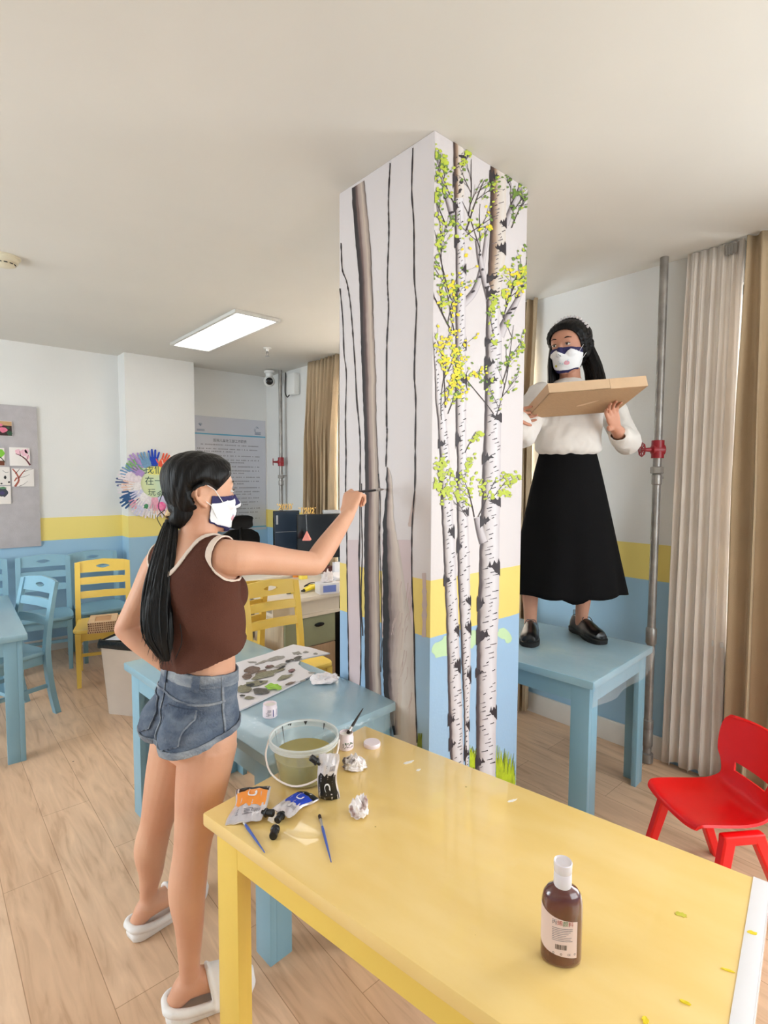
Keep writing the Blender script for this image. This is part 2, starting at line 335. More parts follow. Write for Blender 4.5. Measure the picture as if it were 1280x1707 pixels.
# ------------------------------------------------------------------ curtains
M_SHEER = cloth_mat('sheer_white_cloth', (246, 238, 230), 0.25); M_TAN = cloth_mat('tan_cloth', (196, 174, 144), 0.08); M_TAPE = mat('curtain_tape', (150, 146, 140), 0.8)
def curtain(name, label, y0, y1, x, z0, z1, folds, amp, mt, seed, top_pinch=0.0, lean=0.0, group=None, ylo=None):
    rnd = random.Random(seed); n = folds*14; rows = 26; mb = MB()
    ph = [rnd.uniform(-0.7, 0.7) for _ in range(folds+2)]; am = [rnd.uniform(0.6, 1.25) for _ in range(folds+2)]
    ylo = ylo or (y0, y1); grid = []
    for r in range(rows):
        t = r/(rows-1); z = z1+(z0-z1)*t; row = []
        for k in range(n+1):
            u = k/n; f = u*folds; i = int(f); w = f-i; a = am[i]*(1-w)+am[i+1]*w; p = ph[i]*(1-w)+ph[i+1]*w
            s = t**0.8; yy = (y0+(y1-y0)*u)*(1-s)+(ylo[0]+(ylo[1]-ylo[0])*u)*s
            A = amp*a*(0.35+0.65*min(1, t*3+0.15))
            xx = x - A*(0.5+0.5*math.sin(2*PI*f+p)) - 0.25*A*math.sin(4.1*PI*f+2*p+t*1.5)
            yy += amp*0.35*math.cos(2*PI*f+p)*min(1, t*2+0.1)
            row.append((xx+lean*t, yy, z+ (0.012*math.sin(3*f) if r == rows-1 else 0)))
        grid.append(row)
    vs = [p for r in grid for p in r]; m = n+1
    fs = [(i*m+j, i*m+j+1, (i+1)*m+j+1, (i+1)*m+j) for i in range(rows-1) for j in range(n)]
    mb.add(vs, fs); o = mb.build(name, mt, ang=80, label=label, cat='curtain', group=group)
    baked(o, [('SOLIDIFY', dict(thickness=0.002, offset=0))]); return o
cx = WX-0.04
curtain('window_curtain', 'tan curtain with dense folds beside the far corner, drawn aside', 4.10, 4.62, cx-0.02, 0.02, HC-0.005, 8, 0.08, M_TAN, 3, ylo=(4.12, 4.69))
curtain('sheer_curtain', 'white sheer curtain next to the far tan curtain, behind the pillar', 2.16, 4.08, cx+0.02, 0.03, HC-0.005, 18, 0.05, M_SHEER, 5)
curtain('window_curtain', 'narrow tan curtain hanging between the pillar and the standing person', 1.985, 2.14, cx, 0.02, HC-0.005, 3, 0.07, M_TAN, 9)
curtain('sheer_curtain', 'full-length white sheer curtain beside the grey pipe with the red wheel', 0.845, 1.10, cx, 0.025, HC-0.005, 6, 0.030, M_SHEER, 12, ylo=(0.835, 1.13))
curtain('window_curtain', 'tan curtain behind the red plastic chair', 0.10, 0.825, cx-0.01, 0.03, HC-0.005, 8, 0.085, M_TAN, 21, ylo=(0.1, 0.805))
mb = MB(); mb.box((cx-0.02, 0.90, HC-0.04), (0.005, 0.05, 0.05)); 
for k in range(4): mb.box((cx-0.024, 0.882+0.012*k, HC-0.045), (0.004, 0.004, 0.05))
mb.build('curtain_hook_tape', M_TAPE, label='grey hook tape at the top of the near sheer curtain', cat='curtain tape')

# ------------------------------------------------------------------ standpipes with red wheels
M_PIPE = mat('galvanised_pipe', (150, 146, 142), 0.38, var=0.25, vscale=14, metal=0.55, bump=0.1)
M_REDV = mat('red_valve_paint', (150, 28, 40), 0.35, var=0.1)
def standpipe(x, y, label, zv, wheel_dir, bands, r=0.021):
    o = empty('heating_pipe', (x, y, 0), label=label, cat='pipe', group=None)
    mb = MB(); mb.tube([(0, 0, 0.0), (0, 0, HC)], r, 20)
    for z, h, rr in bands: mb.lathe([(r, z-h), (rr, z-h*0.8), (rr, z+h*0.8), (r, z+h)], 8 if rr > r*1.5 else 20)
    mb.build('pipe_run', M_PIPE, o)
    mb = MB(); mb.box((0.03, 0, zv-0.15), (0.07, 0.02, 0.012)); mb.build('wall_bracket', M_PIPE, o)
    b = MB(); d = V(wheel_dir).normalized(); Q = Matrix.Translation((0, 0, zv)) @ d.to_track_quat('Z', 'Y').to_matrix().to_4x4()
    b.lathe([(0.03, -0.03), (0.034, 0.0), (0.026, 0.03), (0.012, 0.04), (0.009, 0.085)], 16, M=Q)
    b.tube([(0, 0, -0.045), (0, 0, 0.05)], 0.032, 16, M=Matrix.Translation((0, 0, zv)))
    vb = b.build('valve_body', M_REDV, o)
    w = MB(); ring = [(0.036*math.cos(a), 0.036*math.sin(a), 0.085) for a in [2*PI*k/8 for k in range(9)]]
    w.tube(ring, 0.0045, 8, M=Q)
    for k in range(8): a = 2*PI*k/8; w.tube([(0.006*math.cos(a), 0.006*math.sin(a), 0.088), (0.036*math.cos(a), 0.036*math.sin(a), 0.085)], 0.003, 6, M=Q)
    w.build('hand_wheel', M_REDV, o); return o
standpipe(3.02, 1.20, 'grey steel pipe with a red hand wheel beside the near sheer curtain', 1.74, (-0.75, 0.66, 0),
          [(1.63, 0.02, 0.036), (1.58, 0.03, 0.026), (0.72, 0.05, 0.028), (0.22, 0.03, 0.027), (0.15, 0.06, 0.026), (0.03, 0.03, 0.031)])
standpipe(3.03, 5.16, 'thin grey pipe with a red hand wheel in the far corner by the poster', 1.76, (-0.9, 0.5, 0),
          [(1.60, 0.02, 0.036), (1.53, 0.03, 0.027), (0.7, 0.05, 0.028)], r=0.020)
mb = MB(); mb.box((3.10, 1.098, 1.24), (0.012, 0.03, 0.5), bev=0.002); mb.box((3.096, 1.098, 1.24), (0.012, 0.02, 0.49), bev=0.002, mi=1); mb.box((3.0955, 1.098, 1.09), (0.0125, 0.018, 0.16), bev=0.002, mi=2)
mb.build('wall_notice', [mat('notice_white', (232, 226, 228), 0.4), mat('notice_maroon', (120, 20, 45), 0.4), mat('notice_green', (30, 90, 90), 0.4)], label='slim maroon and white notice on the wall behind the pipe', cat='notice')

# ------------------------------------------------------------------ camera dome and box in the far corner
M_PLW = mat('white_plastic', (232, 232, 230), 0.35); M_BLKG = mat('black_gloss', (16, 16, 18), 0.15)
sc = empty('security_camera', (2.93, 5.22, 2.62), label='white ball security camera with a black lens under the ceiling', cat='security camera')
mb = MB(); mb.lathe([(0.055, 0.12), (0.055, 0.10), (0.04, 0.09), (0.035, 0.05)], 28); mb.ball((0, 0, 0.01), 0.06, 28, 18); mb.build('shell', M_PLW, sc)
dl = (CAMP-V((2.93, 5.22, 2.62))).normalized(); Q = dl.to_track_quat('Z', 'Y').to_matrix().to_4x4()
mb = MB(); mb.lathe([(0.0005, 0.064), (0.024, 0.063), (0.036, 0.058), (0.040, 0.045)], 28, M=Matrix.Translation((0, 0, 0.01)) @ Q); mb.build('lens', M_BLKG, sc)
jb = empty('junction_box', (3.05, 4.96, 2.46), label='white junction box with a looped cable beside the security camera', cat='junction box')
MB().box((0.02, 0, 0.12), (0.07, 0.15, 0.22), bev=0.006).build('housing', M_PLW, jb)
mb = MB(); mb.tube([tuple(q) for q in spline([(-0.02, 0.09, 0.25), (-0.03, 0.07, 0.2), (-0.03, 0.085, 0.05), (-0.02, 0.06, -0.01), (-0.01, 0.03, 0.01)], 24)], 0.006, 8); mb.build('cable', M_DARK, jb)

# ------------------------------------------------------------------ tables
M_BLUE = mat('blue_furniture_paint', (134, 176, 196), 0.38, var=0.05, vscale=3, bump=0.03, bscale=60)
M_YEL = mat('yellow_furniture_paint', (238, 203, 96), 0.35, var=0.04, vscale=3, bump=0.03, bscale=60)
def tabletop_mat(name, c1, c2, fleck, coat):
    m = mat(name, c1, 0.3, rgb2=c2, vscale=4, coat=coat, stretch=(1, 3, 1)); nt = m.node_tree; b = nt.nodes['Principled BSDF']
    src = b.inputs['Base Color'].links[0].from_socket; tc = [n for n in nt.nodes if n.type == 'TEX_COORD'][0]
    vo = nd(nt, 'ShaderNodeTexVoronoi'); vo.inputs['Scale'].default_value = 14; nt.links.new(tc.outputs['Object'], vo.inputs['Vector'])
    lt = nd(nt, 'ShaderNodeMath', operation='LESS_THAN'); lt.inputs[1].default_value = 0.045; nt.links.new(vo.outputs['Distance'], lt.inputs[0])
    n = nd(nt, 'ShaderNodeTexNoise'); n.inputs['Scale'].default_value = 5; nt.links.new(tc.outputs['Object'], n.inputs['Vector'])
    g = nd(nt, 'ShaderNodeMath', operation='GREATER_THAN'); g.inputs[1].default_value = 0.55; nt.links.new(n.outputs['Fac'], g.inputs[0])
    mu = nd(nt, 'ShaderNodeMath', operation='MULTIPLY'); nt.links.new(lt.outputs[0], mu.inputs[0]); nt.links.new(g.outputs[0], mu.inputs[1])
    mx = nd(nt, 'ShaderNodeMix', data_type='RGBA'); nt.links.new(mu.outputs[0], mx.inputs['Factor']); nt.links.new(src, mx.inputs['A']); mx.inputs['B'].default_value = (*lin(fleck), 1)
    nt.links.new(mx.outputs['Result'], b.inputs['Base Color'])
    b.inputs['Coat Roughness'].default_value = 0.03; return m
M_YTOP = tabletop_mat('yellow_table_top_paint', (243, 211, 140), (238, 202, 122), (196, 164, 84), 0.6)
M_BTOP = tabletop_mat('blue_table_top_paint', (150, 188, 204), (138, 178, 197), (120, 160, 180), 0.4)
def table(name, label, corner, dirx, L, W, h, mtop, mt, legw=0.085, over=0.025, topm=None):
    """corner: one top corner (x,y); dirx: unit direction of the long side; the width runs to its left"""
    dx = V((dirx[0], dirx[1], 0)).normalized(); dy = V((-dx.y, dx.x, 0)); c = V((corner[0], corner[1], 0))+dx*L/2+dy*W/2
    o = empty(name, c, math.atan2(dx.y, dx.x), label, 'table')
    MB().box((0, 0, h-0.0175), (L, W, 0.035), bev=0.006).build('tabletop', [mtop], o)
    mb = MB(); az = h-0.035-0.04
    for s in (-1, 1):
        mb.box((0, s*(W/2-over-0.012), az), (L-2*over-2*legw+0.01, 0.022, 0.08)); mb.box((s*(L/2-over-0.012), 0, az), (0.022, W-2*over-2*legw+0.01, 0.08))
    mb.build('apron', mt, o)
    for sx in (-1, 1):
        for sy in (-1, 1):
            l = MB(); x = sx*(L/2-over); y = sy*(W/2-over); hh = h-0.035
            l.box((x-sx*legw/2, y-sy*0.0125, hh/2), (legw, 0.025, hh), bev=0.002); l.box((x-sx*0.0125, y-sy*(0.025+(legw-0.025)/2), hh/2), (0.025, legw-0.025, hh), bev=0.002)
            l.build('leg', mt, o)
    return o
H = 0.72
table('painting_table', 'blue table with the palette and water bucket end beside the pillar', (0.782, 1.43), (-0.068, 1), 1.205, 0.0, H, M_BTOP, M_BLUE) if False else None
def P2(px, py, z=H): return onp(px, py, 2, z)
# blue work table: long side from its near corner away from the camera, width to the right of it
d = (V((0.700, 2.625, 0))-V((0.782, 1.435, 0))).normalized()
TB_L, TB_W = 1.195, 0.60
c0 = V((0.782, 1.435, 0)); perp = V((d.y, -d.x, 0)); c1 = c0+perp*TB_W
table('work_table', 'blue table with the paint palette on it, beside the pillar', c1, d, TB_L, TB_W, H, M_BTOP, M_BLUE)
# yellow table in the foreground
d2 = V((0.1655, -0.9862, 0)); yc = V((0.5235, 1.296, 0)); YW = 0.632; YL = 1.145
table('foreground_table', 'yellow table with the bottle and water bucket on it, nearest table', yc, d2, YL, YW, H, M_YTOP, M_YEL)
# blue table the second person stands on
d3 = V((-0.02, 1, 0)).normalized()
sc0 = V((2.835, 1.115, 0)); 
table('standing_table', 'blue table that the person in the black skirt stands on', sc0, V((-0.06, 1, 0)), 1.2, 0.71, H, M_BTOP, M_BLUE)
# blue table at the left edge
table('side_table', 'blue table cut off by the left edge of the picture, beside an armless blue chair', (0.438, 3.46), V((0.037, 1, 0)), 1.25, 0.63, H, M_BTOP, M_BLUE)

# ------------------------------------------------------------------ wooden chairs
def chair(name, label, x, y, rz, mt, group, w=0.41, dep=0.42, sh=0.44, th=0.90):
    o = empty(name, (x, y, 0), rz, label, 'chair', group)
    # faces -Y; back posts at +Y
    s = MB(); n = 24; rings = []
    out = []
    for k in range(n):
        a = 2*PI*k/n; c, q = math.cos(a), math.sin(a); e = 0.28
        X = math.copysign(abs(c)**e, c)*w/2; Y = math.copysign(abs(q)**e, q)*dep/2
        if Y > 0: X *= 0.93
        out.append((X, Y))
    for z, k in ((sh-0.028, 0.975), (sh-0.022, 1.0), (sh-0.006, 1.0), (sh, 0.985), (sh-0.003, 0.9), (sh-0.008, 0.6), (sh-0.010, 0.2)): rings.append([V((p[0]*k, p[1]*k, z)) for p in out])
    s.loft(rings); s.build('seat', mt, o, ang=50)
    a = MB(); az = sh-0.028-0.03
    for sx in (-1, 1): a.box((sx*(w/2-0.04), 0, az), (0.02, dep-0.08, 0.06), bev=0.002)
    a.box((0, -dep/2+0.04, az), (w-0.1, 0.02, 0.06), bev=0.002); a.box((0, dep/2-0.035, az), (w-0.1, 0.02, 0.06), bev=0.002); a.build('apron', mt, o)
    for sx in (-1, 1):
        l = MB(); hh = sh-0.028; px, py = sx*(w/2-0.035), -dep/2+0.035
        l.loft([[V((px+i*t, py+j*t, z)) for i, j in ((-1, -1), (1, -1), (1, 1), (-1, 1))] for z, t in ((0, 0.014), (hh*0.5, 0.017), (hh, 0.019))]); l.build('leg', mt, o, ang=20)
    def post_y(z): # rear leg sweeps back at the foot and at the top
        return dep/2-0.02 + (0.075*max(0, (z-sh)/(th-sh))**1.35 if z > sh else 0.055*((sh-z)/sh)**1.8)
    for sx in (-1, 1):
        l = MB(); rings = []
        for k in range(15):
            z = th*0.985*k/14; yy = post_y(z); hw = 0.019; hd = 0.018 if z < sh else 0.018-0.006*(z-sh)/(th-sh); px = sx*(w/2-0.022)*(1 if z < sh else 1)
            rings.append([V((px+i*hw, yy+j*hd, z)) for i, j in ((-1, -1), (1, -1), (1, 1), (-1, 1))])
        l.loft(rings); l.build('back_post', mt, o, ang=30)
    def rail(z0, z1, crown, hole, nm):
        m = MB(); half = w/2-0.036 if not hole else w/2-0.003; N = 48; zc = (z0+z1)/2; hz = (z1-z0)/2
        def face(off):
            outer, inner = [], []
            for k in range(N):
                a = 2*PI*k/N; c, q = math.cos(a), math.sin(a)
                e = 0.16; X = math.copysign(abs(c)**e, c)*half if abs(c) > 1e-6 else 0; Z = math.copysign(abs(q)**e, q)*hz if abs(q) > 1e-6 else 0
                if Z > 0: Z += crown*math.cos(min(1, abs(X)/half)*PI/2)
                ix, iz = 0.05*c, 0.017*q*(1-0.35*abs(c))+0.004
                outer.append((X, Z)); inner.append((ix, iz) if hole else (X*0.01, Z*0.01))
            return outer, inner
        O, I = face(0); mid = [((a[0]*0.55+b[0]*0.45), (a[1]*0.55+b[1]*0.45)) for a, b in zip(O, I)]
        def pos(p, side):
            X, Z = p; z = zc+Z; bow = 0.02*(1-(X/half)**2)
            return V((X, post_y(z)+bow+side*0.009, z))
        loops = [[pos(p, -1) for p in I], [pos(p, -1) for p in mid], [pos(p, -1) for p in O], [pos(p, 1) for p in O], [pos(p, 1) for p in mid], [pos(p, 1) for p in I]]
        if hole: loops.append([pos(p, -1) for p in I])
        m.loft(loops, cap=not hole); return m.build(nm, mt, o, ang=40)
    rail(th-0.095, th-0.012, 0.02, True, 'top_rail')
    rail(th-0.19, th-0.135, 0.0, False, 'back_slat'); rail(th-0.30, th-0.245, 0.0, False, 'back_slat')
    t = MB()
    for sx in (-1, 1): t.box((sx*(w/2-0.033), 0.01, 0.2), (0.016, dep-0.05, 0.026), bev=0.002)
    t.box((0, -0.02, 0.2), (w-0.08, 0.018, 0.024), bev=0.002); t.build('stretcher', mt, o)
    for sx in (-1, 1):
        b = MB(); b.tube([(sx*(w/2-0.05), -dep/2+0.045, sh-0.10), (sx*(w/2-0.13), -dep/2+0.05, sh-0.04)], 0.008, 6)
        b.build('corner_brace', mt, o)
    return o
chair('wooden_chair', 'yellow slatted wooden chair holding a stack of picture frames', 1.085, 4.585, -0.25, M_YEL, 'yellow wooden chairs')
chair('wooden_chair', 'yellow slatted chair between the blue work table and the desk, facing the table', 1.735, 2.86, -0.05, M_YEL, 'yellow wooden chairs')
chair('wooden_chair', 'yellow slatted chair pushed up to the office desk, mostly behind another yellow chair', 1.575, 3.47, PI+0.04, M_YEL, 'yellow wooden chairs', w=0.40)
chair('wooden_chair', 'blue slatted chair under the bulletin board edge, middle one against the wall', 0.78, 5.17, -0.15, M_BLUE, 'blue wooden chairs')
chair('wooden_chair', 'blue slatted chair against the wall right behind the yellow chair with frames', 1.215, 5.20, 0.0, M_BLUE, 'blue wooden chairs')
chair('wooden_chair', 'blue slatted chair against the wall cut off by the left picture edge', 0.345, 5.25, -0.08, M_BLUE, 'blue wooden chairs')
chair('wooden_chair', 'blue slatted chair pulled up to the side table, facing away to the left', 0.372, 4.168, -PI/2+0.36, M_BLUE, 'blue wooden chairs')
# ------------------------------------------------------------------ people: body builder
def skin_mat(name, base, dark):
    m = mat(name, base, 0.48, rgb2=dark, vscale=6, bump=0.06, bscale=220, sub=0.12, spec=0.35); return m
def rings_loft(mb, spec, n=28, ex=2.3, sub=6):
    """spec rows: (centre, half width, half depth, right vector, forward vector); smooth superelliptic loft"""
    rows = [list(c)+[hw, hd]+list(r)+list(f) for c, hw, hd, r, f in spec]
    S = spline(rows, (len(rows)-1)*sub+1); R = []
    for q in S:
        c = V(q[0:3]); hw, hd = q[3], q[4]; r = V(q[5:8]).normalized(); f = V(q[8:11]).normalized(); ring = []
        for k in range(n):
            a = 2*PI*k/n; ca, sa = math.cos(a), math.sin(a)
            ring.append(c+r*math.copysign(abs(ca)**(2/ex), ca)*hw+f*math.copysign(abs(sa)**(2/ex), sa)*hd)
        R.append(ring)
    mb.loft(R)
def limb(mb, pts, rad, n=16, sub=6, caps=True):
    S = spline([list(p)+[r] for p, r in zip(pts, rad)], (len(pts)-1)*sub+1)
    P = [V(q[:3]) for q in S]; Rr = [float(q[3]) for q in S]
    mb.tube(P, Rr, n)
    if caps: mb.ball(P[0], Rr[0]*0.99, 14, 10); mb.ball(P[-1], Rr[-1]*0.99, 14, 10)
def hand(mb, wrist, dirv, palm, side, curl, s=1.0, thumb=(0.6, 0.5, 0.3), spread=0.12, tcurl=None):
    """wrist point, direction to the knuckles, palm normal, side=+1 if the thumb lies along dir x palm; curl: 4 lists of 3 bends"""
    d = V(dirv).normalized(); p = V(palm); p = (p-d*p.dot(d)).normalized(); t = d.cross(p)*side   # towards thumb
    W = V(wrist); L = 0.085*s
    rings_loft(mb, [(W, .024*s, .017*s, t, p), (W+d*L*0.35, .031*s, .016*s, t, p), (W+d*L*0.8, .038*s, .0135*s, t, p), (W+d*L*1.03, .036*s, .011*s, t, p)], 20, 2.6, 4)
    lens = [(.041, .025, .021), (.045, .029, .022), (.042, .027, .021), (.033, .020, .018)]; tips = []
    for i in range(4):
        off = (0.027-0.0185*i)*s; base = W+d*(L*(1.0 if i < 3 else 0.93))+t*off; dd = (d+t*(spread*(1.2-0.8*i))).normalized(); nn = p.copy()
        pts = [base-d*0.02*s, base]; rad = [.0095*s, .0092*s]; cur = base
        for j in range(3):
            a = curl[i][j]; dd, nn = (dd*math.cos(a)+nn*math.sin(a)).normalized(), (nn*math.cos(a)-dd*math.sin(a)).normalized()
            cur = cur+dd*lens[i][j]*s; pts.append(cur); rad.append((.0084, .0078, .0066)[j]*s)
        mb.tube(pts, rad, 10); [mb.ball(q, r, 10, 8) for q, r in zip(pts[1:], rad[1:])]; tips.append(cur)
    b = W+d*0.022*s+t*0.022*s; u, v, w = thumb; td = (d*u+t*v+p*w).normalized(); tc = tcurl or (d*0.8+p*0.5)
    q1 = b+td*0.040*s; td2 = (td*0.7+V(tc).normalized()*0.5).normalized(); q2 = q1+td2*0.031*s; td3 = (td2*0.7+V(tc).normalized()*0.5).normalized(); q3 = q2+td3*0.024*s
    mb.tube([b-td*0.01, b, q1, q2, q3], [.012*s, .0135*s, .0105*s, .0095*s, .0075*s], 12); [mb.ball(q, r, 10, 8) for q, r in ((q1, .0105*s), (q2, .0095*s), (q3, .0075*s))]
    return tips, q3
def head(mb, c, f, u, s=1.0):
    """skull, jaw, nose and ears; c = centre of the head, f forward, u up"""
    f = V(f).normalized(); u = V(u); u = (u-f*u.dot(f)).normalized(); r = f.cross(u); c = V(c)
    # height, forward extent, back extent, half width
    prof = [(-.112, .062, -.02, .022), (-.104, .078, -.005, .036), (-.09, .086, .02, .048), (-.07, .088, .05, .057), (-.045, .089, .072, .063), (-.02, .090, .086, .068), (.005, .089, .094, .072), (.03, .091, .098, .075), (.055, .088, .098, .0755), (.08, .074, .088, .068), (.1, .05, .062, .05), (.112, .022, .03, .025)]
    spec = []
    for h, fe, be, hw in prof:
        spec.append((c+u*h*s+f*(fe-be)/2*s, hw*s, (fe+be)/2*s, r, f))
    rings_loft(mb, spec, 32, 2.15, 4)
    nb = c+f*0.088*s
    limb(mb, [nb+u*.022*s, nb+u*.002*s+f*.008*s, nb-u*.020*s+f*.017*s], [.007*s, .008*s, .011*s], 12, 4)
    for sd in (-1, 1): mb.ball(nb-u*.024*s+f*.007*s+r*sd*.010*s, .008*s)
    for sd in (-1, 1):  # brow, cheekbone
        limb(mb, [nb+u*.036*s+r*sd*.012*s-f*.002*s, nb+u*.040*s+r*sd*.032*s-f*.010*s, nb+u*.030*s+r*sd*.050*s-f*.028*s], [.007*s, .008*s, .007*s], 10, 4)
        mb.ball(nb-u*.018*s+r*sd*.036*s-f*.022*s, .022*s)
    limb(mb, [nb-u*.046*s+r*.020*s-f*.010*s, nb-u*.045*s+f*.001*s, nb-u*.046*s-r*.020*s-f*.010*s], [.006*s, .009*s, .006*s], 10, 4)
    limb(mb, [nb-u*.057*s+r*.016*s-f*.010*s, nb-u*.058*s-f*.001*s, nb-u*.057*s-r*.016*s-f*.010*s], [.006*s, .009*s, .006*s], 10, 4)
    mb.ball(c+f*.070*s-u*.094*s, .022*s)
    for sd in (-1, 1):  # ear: outer rim, lobe and concha
        e = c+r*sd*.072*s-f*.006*s-u*.004*s; o = (r*sd*0.6-f*0.8).normalized()*0.8
        rim = [e-f*.0+u*(-.028)*s+o*.006*s, e-f*.018*s-u*.016*s+o*.012*s, e-f*.026*s+u*.006*s+o*.018*s, e-f*.022*s+u*.026*s+o*.018*s, e-f*.006*s+u*.034*s+o*.010*s, e+f*.010*s+u*.026*s+o*.002*s, e+f*.010*s+u*.010*s]
        limb(mb, rim, [.0075*s, .0055*s, .005*s, .005*s, .005*s, .004*s, .004*s], 10, 4)
        mb.poly([e+o*.004*s+p for p in (u*.03*s, -f*.02*s+u*.02*s, -f*.022*s, -f*.008*s-u*.026*s, f*.008*s-u*.006*s, f*.010*s+u*.02*s)], .006*s, tuple(o*-1)) 
        mb.ball(e-u*.030*s+o*.006*s-f*.002*s, .0078*s)
    return f, u, r
def fuse(mb, name, mt, parent, voxel=0.0042, smooth=4, **k):
    o = mb.build(name, mt, parent, smooth=False, **k)
    baked(o, [('REMESH', dict(mode='VOXEL', voxel_size=voxel, adaptivity=0)), ('SMOOTH', dict(factor=0.5, iterations=smooth))])
    for p in o.data.polygons: p.use_smooth = True
    return o
def grid_of(o):
    """triangulated vertex, normal and face arrays of an object's mesh in its own space"""
    bm = bmesh.new(); bm.from_mesh(o.data); bmesh.ops.triangulate(bm, faces=bm.faces); bm.normal_update()
    v = np.array([x.co[:] for x in bm.verts]); n = np.array([x.normal[:] for x in bm.verts]); f = np.array([[w.index for w in x.verts] for x in bm.faces]); bm.free(); return v, n, f
def shell(src, g, off, name, mt, parent, th=0.0018, relax=0, **k):
    """clothing cut from a body surface: keeps where g(v)>0 (cut exactly on g=0) and lifts it by off(v)"""
    v, n, f = src; gv = g(v); keep = (gv[f] > 0).sum(1); F = f[keep > 0]; 
    nv = [tuple(a) for a in v]; nn = [tuple(a) for a in n]; cache = {}; out = []
    def cut(a, b):
        key = (min(a, b), max(a, b))
        if key not in cache:
            t = gv[a]/(gv[a]-gv[b]); cache[key] = len(nv); nv.append(tuple(v[a]*(1-t)+v[b]*t)); q = n[a]*(1-t)+n[b]*t; nn.append(tuple(q/np.linalg.norm(q)))
        return cache[key]
    for tri in F:
        ins = [gv[i] > 0 for i in tri]
        if all(ins): out.append(tuple(tri)); continue
        poly = []
        for i in range(3):
            a, b = tri[i], tri[(i+1) % 3]
            if gv[a] > 0: poly.append(a)
            if (gv[a] > 0) != (gv[b] > 0): poly.append(cut(a, b))
        if len(poly) >= 3: out.append(tuple(poly))
    if not out: return None
    used = sorted({i for p in out for i in p}); mp = {a: i for i, a in enumerate(used)}
    P = np.array([nv[i] for i in used]); Nn = np.array([nn[i] for i in used]); Q = P+off(P, Nn) if callable(off) else P+Nn*off
    me = bpy.data.meshes.new(name); me.from_pydata([tuple(a) for a in Q], [], [tuple(mp[i] for i in p) for p in out]); me.materials.append(mt)
    for p in me.polygons: p.use_smooth = True
    o = bpy.data.objects.new(name, me); COL.objects.link(o)
    if parent is not None: o.parent = parent
    mods = []
    if relax: mods.append(('SMOOTH', dict(factor=0.5, iterations=relax)))
    mods.append(('SOLIDIFY', dict(thickness=th, offset=-1 if th < .004 else 0)))
    baked(o, mods)
    for p in o.data.polygons: p.use_smooth = True
    return props(o, **k)
def proj_np(P):
    """picture coordinates of points, used only to measure where garment edges run on a body"""
    d = P-np.array(CAMP); z = d @ np.array(fwd); return 640+FPX*(d @ np.array(rgt))/z, 853.5-FPX*(d @ np.array(upv))/z
def mn(*a): 
    r = a[0]
    for b in a[1:]: r = np.minimum(r, b)
    return r
def strands(mb, paths, rad, n=6):
    for p in paths: mb.tube(p, rad if not callable(rad) else rad(len(p)), n)

M_SKIN1 = skin_mat('skin_painter', (226, 176, 146), (214, 158, 130)); M_SKIN2 = skin_mat('skin_standing', (214, 160, 134), (200, 142, 118))
M_HAIR = mat('black_hair', (9, 8, 9), 0.46, var=0.5, vscale=60, stretch=(1, 1, 0.05), bump=0.35, bscale=120, spec=0.28)
M_NAVY = mat('mask_navy', (38, 34, 88), 0.7, bump=0.1, bscale=300); M_MWHITE = mat('mask_white', (248, 248, 250), 0.7); M_CHEEK = mat('mask_pink', (232, 168, 180), 0.7); M_CYAN = mat('mask_light_blue', (130, 205, 225), 0.6)
M_EYEW = mat('eye_white', (235, 232, 228), 0.2); M_IRIS = mat('eye_dark', (28, 18, 14), 0.1); M_MYEL = mat('mask_yellow', (214, 200, 60), 0.6); M_STRAP = mat('ear_loop', (235, 235, 235), 0.6)

